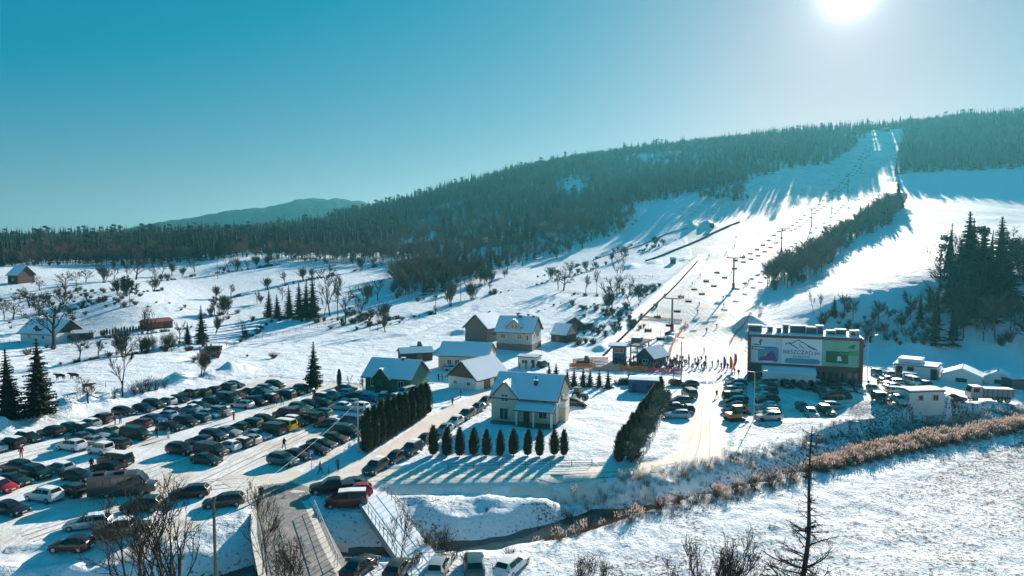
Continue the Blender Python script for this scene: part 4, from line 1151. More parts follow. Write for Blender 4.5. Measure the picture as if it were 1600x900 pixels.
put_scatter('bank_sedge', NG_REED, X, Y, rg, rg.choice(4, len(X), p=[.05, .05, .5, .4]), .4, .9, 'brown sedge on the near river bank beside the open water', 'dry grass')
rg = np.random.default_rng(4)
X, Y = rg.uniform(0, 150, 26000), rg.uniform(42, 140, 26000)
k = inpoly(X, Y, FRONT) & (pdist(X, Y, RIVER)[0] > 8) & (np.abs(X) < Y * .8) & (fbm(X, Y, 7, 3, 5) + rg.uniform(-.5, .5, len(X)) > -.05)
put_scatter('meadow_grass', NG_GRASS, X[k], Y[k], rg, rg.choice(4, int(k.sum()), p=[.4, .35, .2, .05]), .5, 1.2, 'dry grass tips poking through the snow of the near meadow', 'grass')
X, Y = rg.uniform(-40, 110, 9000), rg.uniform(70, 135, 9000)
d = pdist(X, Y, RIVER)[0]
k = (d > 3.5) & (d < 4 + 9 * rg.uniform(0, 1, len(X))) & ~inpoly(X, Y, LOT2) & ~inpoly(X, Y, FRONT) & (fbm(X, Y, 6, 3, 15) + rg.uniform(-.4, .4, len(X)) > .1)
for pts, hw in ROADW.values(): k &= pdist(X, Y, pts)[0] > hw + 1.2
put_scatter('slope_grass', NG_GRASS, X[k], Y[k], rg, rg.choice(4, int(k.sum()), p=[.3, .3, .1, .3]), .6, 1.5, 'dry weeds sticking out of the snowy river slope', 'grass')
# ============================================================ buildings
M_CREAM = mat('cream_render', (.66, .60, .48), rough=.85, var=.08, vscale=2)
M_GREENW = mat('green_boards', (.055, .17, .105), rough=.75, var=.25, vscale=4)
M_GREY_R = mat('grey_green_render', (.42, .43, .40), rough=.85, var=.1, vscale=1.5)
M_YELLOW_R = mat('peach_render', (.62, .50, .37), rough=.85, var=.08, vscale=2)
M_WHITE_R = mat('white_render', (.74, .76, .76), rough=.8, var=.06, vscale=2)
M_WOOD = mat('brown_boards', (.20, .125, .075), rough=.8, var=.3, vscale=3)
M_WOOD_GREY = mat('weathered_boards', (.17, .145, .125), rough=.85, var=.3, vscale=3)
M_WOOD_DARK = mat('dark_timber', (.07, .05, .04), rough=.85, var=.3, vscale=3)
M_PINK = mat('pink_boards', (.62, .28, .26), rough=.8, var=.15)
M_ROOF_EDGE = mat('dark_roof_metal', (.06, .045, .045), rough=.5, spec=.4)
M_ROOFSNOW = mat('roof_snow', (.76, .86, .97), rough=.75, spec=.08, var=.04, vscale=.6, bump=.25, bscale=1.2, dist=.12)
M_FRAME = mat('white_window_frame', (.80, .80, .78), rough=.5)
M_GLASS = mat('window_glass', (.02, .028, .032), rough=.08, spec=.6)
M_DOOR = mat('brown_door', (.12, .06, .04), rough=.6)
M_BRICK = mat('chimney_brick', (.13, .06, .05), rough=.8, var=.3, vscale=8)
M_BLUE_C = mat('blue_cladding', (.055, .12, .20), rough=.6, var=.1)
M_NAVY = mat('navy_cladding', (.03, .055, .11), rough=.6, var=.1)
M_MAROON = mat('maroon_metal', (.17, .045, .04), rough=.6, var=.15)
M_STONE = mat('dark_plinth', (.16, .15, .14), rough=.85, var=.2)
M_STEEL = mat('galvanised_steel', (.42, .44, .46), rough=.45, metal=.7)
M_DARKSTEEL = mat('dark_steel', (.09, .095, .10), rough=.55, metal=.4)

class House:
    """local frame: x along the front wall, y into the depth, z up; origin at the front left corner"""
    def __init__(s, name, label, fl, fr, depth, eave, ridge, wall, cat='house', axis='x', over=.45, roof=None, gable=None, lift=0.0, base=None, snow=True):
        a, b = G(*fl), G(*fr)
        s.w = (Vector((b.x, b.y)) - Vector((a.x, a.y))).length
        s.d, s.e, s.r, s.ax, s.ov = depth, eave, ridge, axis, over
        ang = math.atan2(b.y - a.y, b.x - a.x)
        ux, uy = math.cos(ang), math.sin(ang)
        zs = [gz(a.x + ux * x - uy * y, a.y + uy * x + ux * y) for x in (0, s.w) for y in (0, depth)]
        s.root = ob(name, None, loc=(a.x, a.y, max(min(zs), (min(zs) + max(zs)) / 2 - .3) + lift), rot=ang)
        tag(s.root, label, cat)
        w, d, e, r = s.w, depth, eave, ridge
        mb = MB(); g = MB()
        z0 = -1.5
        if axis == 'x':
            mb.add([(0, 0, z0), (w, 0, z0), (w, d, z0), (0, d, z0), (0, 0, e), (w, 0, e), (w, d, e), (0, d, e)], [(0, 1, 5, 4), (1, 2, 6, 5), (2, 3, 7, 6), (3, 0, 4, 7)])
            g.add([(0, 0, e), (0, d, e), (0, d / 2, r)], [(1, 0, 2)]); g.add([(w, 0, e), (w, d, e), (w, d / 2, r)], [(0, 1, 2)])
        else:
            mb.add([(0, 0, z0), (w, 0, z0), (w, d, z0), (0, d, z0), (0, 0, e), (w, 0, e), (w, d, e), (0, d, e)], [(0, 1, 5, 4), (1, 2, 6, 5), (2, 3, 7, 6), (3, 0, 4, 7)])
            g.add([(0, 0, e), (w, 0, e), (w / 2, 0, r)], [(0, 1, 2)]); g.add([(0, d, e), (w, d, e), (w / 2, d, r)], [(1, 0, 2)])
        if gable is None:
            mb.add(g.v, g.f); s.wall = build(mb, 'wall', wall, s.root)
        else:
            s.wall = build(mb, 'wall', wall, s.root)
            for q in range(2): build(MB().add(g.v[q * 3:q * 3 + 3], [(0, 1, 2)]), 'gable', gable, s.root)
        if base: 
            q = MB(); q.box(-.06, w + .06, -.06, d + .06, z0, base); build(q, 'plinth', M_STONE, s.root)
        # roof slabs
        t = .14
        rm, sm = MB(), MB()
        o = over
        def slab(p0, p1, p2, p3, th, mbb, lift):
            n = (Vector(p1) - Vector(p0)).cross(Vector(p3) - Vector(p0)).normalized()
            if n.z < 0: n = -n
            lo = [Vector(p) + n * lift for p in (p0, p1, p2, p3)]; hi = [v + n * th for v in lo]
            mbb.add(lo + hi, [(3, 2, 1, 0), (4, 5, 6, 7), (0, 1, 5, 4), (1, 2, 6, 5), (2, 3, 7, 6), (3, 0, 4, 7)])
        if axis == 'x':
            sl = (r - e) / (d / 2); ze = e - sl * o
            for y0, y1 in ((-o, d / 2), (d + o, d / 2)):
                slab((-o, y0, ze), (w + o, y0, ze), (w + o, y1, r), (-o, y1, r), t, rm, .03)
                k = .12
                y0s = y0 + (k if y0 < 0 else -k)
                slab((-o + k, y0s, ze + sl * k), (w + o - k, y0s, ze + sl * k), (w + o - k, y1, r), (-o + k, y1, r), .16, sm, .03 + t)
        else:
            sl = (r - e) / (w / 2); ze = e - sl * o
            for x0, x1 in ((-o, w / 2), (w + o, w / 2)):
                slab((x0, -o, ze), (x0, d + o, ze), (x1, d + o, r), (x1, -o, r), t, rm, .03)
                k = .12
                x0s = x0 + (k if x0 < 0 else -k)
                slab((x0s, -o + k, ze + sl * k), (x0s, d + o - k, ze + sl * k), (x1, d + o - k, r), (x1, -o + k, r), .16, sm, .03 + t)
        s.roof = build(rm, 'roof', roof or M_ROOF_EDGE, s.root)
        if snow: build(sm, 'snow_layer', M_ROOFSNOW, s.roof)
        s.slab = slab
    def face(s, wall):
        w, d = s.w, s.d
        return {'front': (Vector((0, 0, 0)), Vector((1, 0, 0)), Vector((0, -1, 0))), 'right': (Vector((w, 0, 0)), Vector((0, 1, 0)), Vector((1, 0, 0))),
                'left': (Vector((0, d, 0)), Vector((0, -1, 0)), Vector((-1, 0, 0))), 'back': (Vector((w, d, 0)), Vector((-1, 0, 0)), Vector((0, 1, 0)))}[wall]
    def bar(s, mb, f, u0, u1, z0, z1, n0, n1, off=0):
        o, u, n = f
        P = lambda a, z, q: o + u * a + Vector((0, 0, z)) + n * (q + off)
        vs = [P(u0, z0, n0), P(u1, z0, n0), P(u1, z1, n0), P(u0, z1, n0), P(u0, z0, n1), P(u1, z0, n1), P(u1, z1, n1), P(u0, z1, n1)]
        mb.add(vs, [(3, 2, 1, 0), (4, 5, 6, 7), (0, 1, 5, 4), (1, 2, 6, 5), (2, 3, 7, 6), (3, 0, 4, 7)])
    def window(s, wall, u, z, w, h, mull=1, off=0, fm=None):
        f = s.face(wall); mb, pb = MB(), MB(); b = .09
        s.bar(mb, f, u, u + w, z, z + b, .004, .07, off); s.bar(mb, f, u, u + w, z + h - b, z + h, .004, .07, off)
        s.bar(mb, f, u, u + b, z + b, z + h - b, .004, .07, off); s.bar(mb, f, u + w - b, u + w, z + b, z + h - b, .004, .07, off)
        for k in range(mull):
            c = u + w * (k + 1) / (mull + 1); s.bar(mb, f, c - .035, c + .035, z + b, z + h - b, .004, .06, off)
        s.bar(mb, f, u - .08, u + w + .08, z - .08, z, .004, .14, off)
        s.bar(pb, f, u + b * .8, u + w - b * .8, z + b * .8, z + h - b * .8, .003, .025, off)
        o = build(mb, 'window', fm or M_FRAME, s.root); build(pb, 'pane', M_GLASS, o)
    def door(s, wall, u, w, h, z=0, m=None, off=0):
        f = s.face(wall); mb, hb = MB(), MB()
        s.bar(mb, f, u, u + w, z, z + h, .004, .05, off)
        s.bar(hb, f, u + w * .8, u + w * .9, z + h * .45, z + h * .5, .05, .10, off)
        o = build(mb, 'door', m or M_DOOR, s.root); build(hb, 'handle', M_STEEL, o)
    def chimney(s, x, y, w=.6, h=1.0, z=None):
        z = z if z is not None else s.r
        mb, cb = MB(), MB()
        mb.box(x - w / 2, x + w / 2, y - w / 2, y + w / 2, z - 1.2, z + h)
        cb.box(x - w / 2 - .08, x + w / 2 + .08, y - w / 2 - .08, y + w / 2 + .08, z + h, z + h + .12)
        o = build(mb, 'chimney', M_BRICK, s.roof); build(cb, 'chimney_cap', M_ROOFSNOW, s.roof)
    def dormer(s, x0, x1, zs, za, wallm, out=0.0, over=.35, z0=None, name='front_gable'):
        """gable flush with (or standing out from) the front wall; its roof runs back into the main roof"""
        sl = (s.r - s.e) / (s.d / 2); xc = (x0 + x1) / 2
        ya, ys = (za - s.e) / sl, max(0, (zs - s.e) / sl)
        wb = MB(); y = -out - .006
        b0 = s.e - .6 if z0 is None else z0
        wb.add([(x0, y, b0), (x1, y, b0), (x1, y, zs), (xc, y, za), (x0, y, zs)], [(0, 1, 2, 3, 4)])
        wb.add([(x0, y, b0), (x0, y, zs), (x0, ys, zs), (x0, 0, b0)], [(0, 1, 2, 3)]); wb.add([(x1, y, b0), (x1, y, zs), (x1, ys, zs), (x1, 0, b0)], [(3, 2, 1, 0)])
        g = build(wb, name, wallm, s.root)
        rm, sm = MB(), MB()
        k = (za - zs) / (xc - x0); zo = zs - k * over; yso = max(-.1, (zo - s.e) / sl)
        for sg, xe in ((-1, x0 - over), (1, x1 + over)):
            s.slab((xe, y - over, zo), (xc, y - over, za), (xc, ya + .1, za), (xe, yso + .1, zo), .12, rm, .03)
            s.slab((xe - sg * .1, y - over + .1, zo + k * .1), (xc, y - over + .1, za), (xc, ya + .1, za), (xe - sg * .1, yso + .1, zo + k * .1), .15, sm, .15)
        r = build(rm, 'gable_roof', M_ROOF_EDGE, s.root); build(sm, 'snow_layer', M_ROOFSNOW, r)

# 1 cream house in the garden
h = House('house', 'cream house with snowy roof, gabled bay and white-columned porch behind the thuja row', (769, 657), (869, 666), 9.6, 4.4, 7.6, M_CREAM, base=.35)
w = h.w
h.dormer(0, w * .42, 4.4, 7.0, M_CREAM, out=.35, z0=-.5)
h.window('front', w * .15, 3.7, w * .12, 1.3, 1, off=.37); h.window('front', w * .13, .55, w * .14, 2.1, 1, off=.37)
h.door('front', w * .50, 1.0, 2.1, .35); h.window('front', w * .73, 1.1, 1.5, 1.3, 1)
h.window('right', 5.6, 1.2, 1.0, 1.3, 0); h.door('right', 3.0, 1.0, 2.1, 2.9); h.window('right', 4.4, 3.3, .9, 1.2, 0)
pm, ps, pc = MB(), MB(), MB()
h.slab((w * .40, -2.3, 2.7), (w + .2, -2.3, 2.7), (w + .2, 0, 3.7), (w * .40, 0, 3.7), .12, pm, 0)
h.slab((w * .40 + .1, -2.2, 2.74), (w + .1, -2.2, 2.74), (w + .1, 0, 3.7), (w * .40 + .1, 0, 3.7), .15, ps, .12)
pr = build(pm, 'porch_roof', M_ROOF_EDGE, h.root); build(ps, 'snow_layer', M_ROOFSNOW, pr)
for u in (.44, .70, .97):
    c = MB(); c.box(w * u - .14, w * u + .14, -2.1, -1.82, -.4, 2.72); build(c, 'porch_column', M_FRAME, h.root)
c = MB(); c.box(w * .4, w + .3, -2.3, -.02, -1, .12); build(c, 'porch_floor', M_STONE, h.root)
c = MB(); c.box(w * .02, w * .4, -1.6, -.4, -1, .35); build(c, 'terrace_wall', M_STONE, h.root)
c = MB(); c.box(w + .01, w + 1.1, 2.2, 4.6, 2.7, 2.85); b = build(c, 'balcony', M_FRAME, h.root)
c = MB(); [c.box(w + x0, w + x1, y0, y1, 2.85, 3.75) for x0, x1, y0, y1 in ((1.04, 1.08, 2.2, 4.6), (.02, 1.04, 2.2, 2.24), (.02, 1.04, 4.56, 4.6))]; build(c, 'balcony_railing', M_FRAME, b)
c = MB(); c.box(w + .01, w + 1.05, 2.3, 4.5, -.5, 2.6); build(c, 'lean_to', M_CREAM, h.root)
h.chimney(w * .63, 2.4, .55, 1.1, 6.0)
c = MB(); c.tube((w * .63, 2.4, 7.1), (w * .63, 2.4, 7.9), .1, .1, 8); build(c, 'flue_pipe', M_DARKSTEEL, h.roof)
# 2 green house
h = House('house', 'dark green wooden house with snowy roof beside the car park', (571, 610), (642, 616), 7.6, 3.3, 6.2, M_GREENW, over=.7)
w = h.w
h.dormer(w * .25, w * .58, 3.0, 5.0, M_WOOD_DARK, out=1.2, z0=2.9, name='porch_gable')
c = MB(); c.box(w * .27, w * .56, -1.15, -.02, -.5, 1.0); build(c, 'porch', M_WOOD_DARK, h.root)
for u in (.27, .56):
    c = MB(); c.box(w * u - .09, w * u + .09, -1.15, -.97, 1.0, 2.95); build(c, 'porch_post', M_WOOD_DARK, h.root)
h.window('front', w * .12, 1.1, 1.1, 1.4, 1); h.window('front', w * .72, 1.0, 1.3, 1.5, 1); h.door('front', w * .38, 1.0, 2.0, .3)
h.window('right', 2.8, 1.1, 1.1, 1.4, 1, fm=M_GREENW); h.chimney(w * .66, 3.6, .6, .5)
# 3 brown barn with white walls
h = House('barn', 'small barn with white walls, brown board gable and sunlit snowy roof', (701, 605), (744, 610), 10.5, 2.6, 5.9, M_WHITE_R, 'barn', axis='y', gable=M_WOOD, over=.6)
w = h.w
h.window('front', w * .18, 1.0, 1.0, .8, 1); h.window('front', w * .66, 1.0, 1.0, .8, 1)
h.door('right', 2.6, 2.2, 2.2, 0, M_WOOD); h.door('right', 6.2, 2.6, 2.3, 0, M_WOOD_GREY)
c = MB(); [c.box(w * (k + .5) / 14 - .012, w * (k + .5) / 14 + .012, -.03, -.005, 2.62, 2.6 + 3.2 * (1 - abs((k + .5) / 14 - .5) * 2)) for k in range(14)]; build(c, 'board_joints', M_WOOD_DARK, h.root)
# 4 peach long house
h = House('house', 'long peach house with snowy roof behind the white-walled barn', (685, 578), (761, 582), 9.6, 3.8, 6.3, M_YELLOW_R)
w = h.w
for u in (.18, .34, .62): h.window('front', w * u, 1.4, 1.2, 1.5, 1)
h.window('right', 2.0, 1.2, 1.0, 1.5, 1); h.window('right', 6.0, 1.2, 1.0, 1.5, 1); h.window('right', 4.4, 4.2, .8, 1.1, 0)
# 5 tall grey house
h = House('house', 'tall two-storey grey house with front gable and snowy roof', (776, 545), (831, 549), 9.6, 5.6, 9.3, M_GREY_R, over=.7, base=1.9)
w = h.w
h.dormer(w * .30, w * .68, 6.9, 8.9, M_GREY_R, z0=5.0)
for u in (.12, .58): h.window('front', w * u, 3.3, 1.4, 1.5, 1)
for u in (.42, .52): h.window('front', w * u, 6.3, .7, 1.4, 0, off=.006)
h.door('front', w * .16, 1.1, 2.0, 0); h.door('front', w * .60, 1.1, 2.0, 0)
h.window('front', w * .84, 3.0, .8, 1.6, 0)
for y in (2.4, 6.2): h.window('right', y, 3.3, .9, 1.4, 0)
for y in (3.6, 5.2): h.window('right', y, 6.4, .7, 1.2, 0)
h.chimney(w * .55, 4.4, .9, .5); h.chimney(w * .92, 4.6, .7, .5)
# 6 grey barn
h = House('barn', 'tall weathered grey barn left of the two-storey house', (727, 532), (761, 536), 10, 4.7, 8.4, M_WOOD_GREY, 'barn', axis='y', over=.7, base=2.0)
w = h.w
h.door('front', w * .55, 2.0, 1.7, .2, M_WOOD_DARK); h.door('front', w * .18, 1.2, 1.7, .2, M_WOOD_DARK); h.door('right', 3, 2.4, 2.6, 0, M_WOOD_DARK); h.chimney(w * .5, 8, .5, .5)
# 7 pink shed
h = House('shed', 'low timber shed with pink gable end right of the two-storey house', (861, 533), (885, 536), 5.5, 2.4, 5.4, M_WOOD_DARK, 'shed', gable=M_PINK, over=.3)
h.door('front', h.w * .3, 1.4, 1.9, 0, M_WOOD); h.window('right', 2, 2.9, .8, .9, 0)
# 8 shed with sunlit roof
h = House('shed', 'small shed with sunlit snowy roof behind the pink shed', (886, 514), (912, 517), 7, 2.2, 4.2, M_WOOD_DARK, 'shed', axis='y', over=.5)
h.door('front', h.w * .4, 1.4, 1.8, 0, M_WOOD); h.chimney(h.w * .6, 5, .9, .9)
# 9 low shed behind the green house
h = House('shed', 'long low dark shed behind the green house', (627, 566), (676, 563), 5.0, 2.2, 3.2, M_WOOD_DARK, 'shed', over=.4)
h.door('front', h.w * .5, 1.5, 1.8, 0, M_WOOD)
# 10 kiosk
h = House('kiosk', 'white flat kiosk between the peach house and the ski station', (809, 573), (839, 575), 3.5, 2.5, 2.8, M_WHITE_R, 'kiosk', over=.25)
h.window('front', h.w * .2, .9, 1.6, 1.0, 1); h.door('front', h.w * .7, .9, 2.0, 0)
# 11 blue container cabin
h = House('cabin', 'flat blue cabin beside the right garden hedge', (982, 613), (1029, 616), 4.5, 2.5, 2.75, M_BLUE_C, 'cabin', over=.15)
h.window('front', h.w * .6, 1.0, 1.2, .9, 1, fm=M_BLUE_C); h.door('front', h.w * .12, 1.0, 2.0, 0, M_NAVY)
# 12 farmhouse at left
h = House('farmhouse', 'brown farmhouse with bluish snowy roof behind the spreading tree', (32, 534), (88, 537), 9, 2.9, 6.6, M_WHITE_R, axis='x', over=.7, gable=M_WOOD_DARK)
w = h.w
for u in (.2, .6): h.window('front', w * u, 1.0, 1.2, 1.2, 1)
h.window('right', 3.5, .9, 1.2, 1.0, 1); h.chimney(w * .6, 4.6, .7, .8); h.dormer(w * .42, w * .56, 4.2, 5.1, M_WOOD_DARK, z0=3.4)
h = House('shed', 'open lean-to shed right of the farmhouse', (112, 533), (146, 528), 4, 2.0, 2.7, M_WOOD_GREY, 'shed', over=.4)
h.door('front', h.w * .35, 1.8, 1.7, 0, M_WOOD_DARK)
# 13 red shed
h = House('shed', 'long reddish shed on the left meadow', (231, 516), (270, 512), 5, 2.4, 3.3, mat('red_boards', (.22, .07, .05), rough=.8, var=.2), 'shed', over=.3, snow=False, roof=mat('rusty_roof', (.20, .08, .06), rough=.7, var=.2))
h.door('front', h.w * .6, 2.0, 1.8, 0, M_WOOD_DARK)
# 14 far cottage
h = House('cottage', 'small far cottage with blue snowy roof at the left edge', (12, 443), (28, 444), 9, 4.5, 8.5, M_WOOD_DARK, 'cottage', over=.6)
h.window('front', h.w * .4, 1.5, 1.2, 1.2, 1)

# ------------------------------------------------------------ ski lodge with the big banner
def lodge():
    a, b = G(1168, 595), G(1346, 607)
    W_ = (Vector((b.x, b.y)) - Vector((a.x, a.y))).length
    ang = math.atan2(b.y - a.y, b.x - a.x)
    root = ob('ski_lodge', None, loc=(a.x, a.y, min(gz(a.x, a.y), gz(b.x, b.y)) - .05), rot=ang)
    tag(root, 'flat-roofed ski lodge with a large advertising banner across its front', 'lodge')
    mb = MB(); mb.box(0, W_, 0, 11, -1, 10.4); build(mb, 'wall', mat('lodge_cladding', (.075, .085, .09), rough=.7, var=.15), root)
    mb = MB(); mb.box(-.15, W_ + .15, -.8, 11.2, 10.4, 10.75); r = build(mb, 'roof', M_MAROON, root)
    mb = MB(); mb.box(.1, W_ - .1, -.5, 11, 10.75, 10.95); build(mb, 'snow_layer', M_ROOFSNOW, r)
    Z0, Z1, FY = 4.5, 10.2, -.75
    # banner frame and panels
    fr = MB(); fr.box(-.1, W_ + .1, FY, -.02, Z0 - .35, Z0 - .05); fr.box(-.1, W_ + .1, FY, -.02, Z1 + .02, Z1 + .38); fr.box(-.1, .55, FY, -.02, Z0 - .05, Z1 + .02); fr.box(W_ - .55, W_ + .1, FY, -.02, Z0 - .05, Z1 + .02)
    build(fr, 'banner_frame', M_MAROON, root)
    mb = MB(); mb.box(-.1, .5, FY, -.02, 0, Z0 - .36); build(mb, 'corner_column', M_MAROON, root)
    mb = MB(); mb.box(W_ - .5, W_ + .1, FY, -.02, 0, Z0 - .36); build(mb, 'corner_column', M_MAROON, root)
    y = -.45
    x0, x1 = .55, W_ - .55
    L = x1 - x0
    cuts = [0, .29, .665, 1]
    cols = [mat('banner_pale_blue', (.55, .72, .84), rough=.5, var=.25, vscale=.25), mat('banner_white', (.72, .84, .90), rough=.5, var=.12, vscale=.2), mat('banner_green', (.18, .46, .36), rough=.5, var=.5, vscale=.3)]
    panels = []
    for k in range(3):
        mb = MB(); mb.box(x0 + L * cuts[k] + .02, x0 + L * cuts[k + 1] - .02, y, -.1, Z0, Z1); panels.append(build(mb, 'banner_panel', cols[k], root))
    fl = {n: mat('print_' + n, c, rough=.5) for n, c in (('blue', (.05, .17, .34)), ('navy', (.02, .04, .08)), ('purple', (.15, .05, .25)), ('green', (.02, .12, .06)), ('lightgreen', (.05, .30, .14)), ('yellow', (.45, .42, .08)), ('white', (.75, .78, .78)), ('midblue', (.10, .30, .46)), ('red', (.35, .05, .06)), ('teal', (.10, .38, .42)))}
    def flat(name, poly, m, layer, par):
        """a printed shape standing a few millimetres proud of the banner; poly in banner fractions"""
        P = [(x0 + L * u, y - .006 * layer, Z0 + (Z1 - Z0) * v) for u, v in poly]
        mb = MB(); mb.add(P, [tuple(range(len(P)))]); build(mb, name, m, par)
    def rect(u0, u1, v0, v1): return [(u0, v0), (u1, v0), (u1, v1), (u0, v1)]
    A, B, C = panels
    flat('printed_banner', rect(.01, .25, .50, .64), fl['blue'], 1, A); flat('printed_panel', rect(.07, .265, .12, .60), fl['midblue'], 2, A)
    flat('printed_shape', [(.075, .08), (.255, .08), (.235, .34), (.20, .50), (.16, .36), (.10, .24)], fl['purple'], 3, A); flat('printed_shape', [(.125, .26), (.15, .44), (.16, .40), (.15, .28)], fl['yellow'], 4, A)
    flat('printed_line', rect(.12, .22, .06, .10), fl['white'], 4, A); flat('printed_line', rect(.02, .13, .55, .59), fl['white'], 4, A)
    # skier emblem, top left
    flat('skier_emblem', [(.075, .80), (.085, .90), (.10, .94), (.105, .86), (.095, .80), (.10, .74), (.088, .72)], fl['red'], 2, A)
    flat('skier_emblem', [(.02, .70), (.09, .68), (.10, .72), (.085, .715), (.03, .735)], fl['navy'], 3, A); flat('skier_emblem', [(.09, .86), (.115, .90), (.115, .87), (.09, .83)], fl['navy'], 3, A)
    # mountain line logo
    def stroke(pts, w):
        out = []
        for i in range(len(pts) - 1):
            (a0, b0), (a1, b1) = pts[i], pts[i + 1]
            flat('mountain_logo', [(a0, b0 - w), (a1, b1 - w), (a1, b1 + w), (a0, b0 + w)], fl['navy'], 2 + i % 2, B)
    stroke([(.325, .76), (.36, .84), (.375, .80), (.42, .885), (.445, .95), (.47, .885), (.50, .84), (.53, .76), (.56, .70), (.62, .58)], .018)
    stroke([(.36, .82), (.39, .74), (.41, .70), (.445, .62)], .02); stroke([(.45, .80), (.47, .72), (.50, .62)], .014); stroke([(.53, .74), (.56, .66), (.60, .60)], .014)
    flat('printed_banner', [(.33, .05), (.64, .05), (.655, .13), (.63, .24), (.34, .24), (.325, .15)], fl['midblue'], 1, B); flat('printed_line', rect(.345, .60, .12, .17), fl['teal'], 2, B)
    def text(body, u, v, size, m, par):
        cu = bpy.data.curves.new('lettering', 'FONT'); cu.body = body; cu.size = size; cu.align_x = 'CENTER'; cu.extrude = .004
        t = bpy.data.objects.new('lettering_tmp', cu); COL.objects.link(t)
        dg = bpy.context.evaluated_depsgraph_get(); me = bpy.data.meshes.new_from_object(t.evaluated_get(dg))
        bpy.data.objects.remove(t)
        me.materials.clear(); me.materials.append(m)
        ob('lettering', me, par, loc=(x0 + L * u, y - .02, Z0 + (Z1 - Z0) * v), rot=(math.pi / 2, 0, 0))
    text('BIESZCZAD.ski', .478, .41, 1.16, fl['navy'], B); text('WAŃKOWA', .475, .27, .62, fl['navy'], B)
    # right panel
    flat('printed_panel', [(.70, .15), (.90, .12), (.90, .58), (.70, .58)], fl['green'], 1, C); flat('printed_banner', rect(.90, .985, .44, .62), fl['lightgreen'], 1, C)
    flat('printed_shape', [(.80, .22), (.845, .22), (.83, .40), (.805, .40)], fl['white'], 2, C); flat('printed_line', rect(.82, .91, .48, .53), fl['lightgreen'], 3, C)
    flat('printed_shape', [(.89, .72), (.93, .84), (.96, .86), (.95, .70)], fl['green'], 2, C); flat('printed_line', rect(.74, .87, .04, .09), fl['teal'], 2, C)
    # ground floor: glazing bays and the white arcade awning
    for k in range(7):
        u = .60 + k * .055
        mb = MB(); mb.box(W_ * u, W_ * (u + .045), -.06, -.004, .1, 3.3); o = build(mb, 'shop_window', M_DARKSTEEL, root)
        mb = MB(); mb.box(W_ * u + .1, W_ * (u + .045) - .1, -.09, -.06, .25, 3.15); build(mb, 'pane', M_GLASS, o)
    for k in range(2):
        mb = MB(); mb.box(W_ * (.03 + k * .055), W_ * (.03 + k * .055 + .045), -.06, -.004, .1, 3.2); o = build(mb, 'shop_window', M_DARKSTEEL, root)
    # arcade: white vinyl pavilion with arched openings in front of the ground floor
    ar = ob('arcade_tent', None, root); 
    ax0, ax1, dy = W_ * .135, W_ * .595, 4.0
    n = 6; bw = (ax1 - ax0) / n
    mb = MB()
    for k in range(n):
        c = ax0 + bw * (k + .5); rr = bw * .34
        arc = [(c + rr * math.cos(t), 1.35 + rr * math.sin(t)) for t in np.linspace(0, math.pi, 9)]
        l, r_ = c - bw / 2, c + bw / 2
        pts = [(l, 0), (c - rr, 0)] + [(x, z) for x, z in reversed(arc)] + [(c + rr, 0), (r_, 0), (r_, 3.0), (l, 3.0)]
        top = [(l, 3.0)] + [(x, z) for x, z in reversed(arc)] + [(r_, 3.0)]
        V = [(x, -dy, z) for x, z in [(l, 0), (c - rr, 0)] + list(reversed(arc)) + [(c + rr, 0), (r_, 0), (r_, 3.0), (l, 3.0)]]
        m_ = len(V)
        # fan strips keep the opening free
        mb.add([(l, -dy, 0), (c - rr, -dy, 0), (c - rr, -dy, 1.35), (l, -dy, 1.35)], [(0, 1, 2, 3)])
        mb.add([(c + rr, -dy, 0), (r_, -dy, 0), (r_, -dy, 1.35), (c + rr, -dy, 1.35)], [(0, 1, 2, 3)])
        ra = list(reversed(arc))
        for q in range(8):
            (xa, za), (xb, zb) = ra[q], ra[q + 1]
            ta = l + bw * q / 8; tb = l + bw * (q + 1) / 8
            mb.add([(xa, -dy, za), (xb, -dy, zb), (tb, -dy, 3.0), (ta, -dy, 3.0)], [(0, 1, 2, 3)])
        mb.add([(l, -dy, 1.35), (c - rr, -dy, 1.35), (l, -dy, 3.0)], [(0, 1, 2)]); mb.add([(c + rr, -dy, 1.35), (r_, -dy, 1.35), (r_, -dy, 3.0)], [(0, 1, 2)])
    mb.add([(ax0, -dy, 0), (ax0, -.1, 0), (ax0, -.1, 4.0), (ax0, -dy, 3.0)], [(0, 1, 2, 3)]); mb.add([(ax1, -dy, 0), (ax1, -.1, 0), (ax1, -.1, 4.0), (ax1, -dy, 3.0)], [(3, 2, 1, 0)])
    build(mb, 'arcade_wall', M_WHITE_R, root)
    bpy.data.objects.remove(ar)
    mb = MB(); mb.add([(ax0 - .2, -dy - .2, 3.0), (ax1 + .2, -dy - .2, 3.0), (ax1 + .2, -.08, 4.05), (ax0 - .2, -.08, 4.05), (ax0 - .2, -dy - .2, 3.15), (ax1 + .2, -dy - .2, 3.15), (ax1 + .2, -.08, 4.15), (ax0 - .2, -.08, 4.15)], [(3, 2, 1, 0), (4, 5, 6, 7), (0, 1, 5, 4), (1, 2, 6, 5), (3, 0, 4, 7)]); build(mb, 'arcade_roof', M_ROOFSNOW, root)
    # roof plant: ventilation boxes, louvres and ducts
    cream = mat('plant_casing', (.62, .58, .52), rough=.6, var=.15)
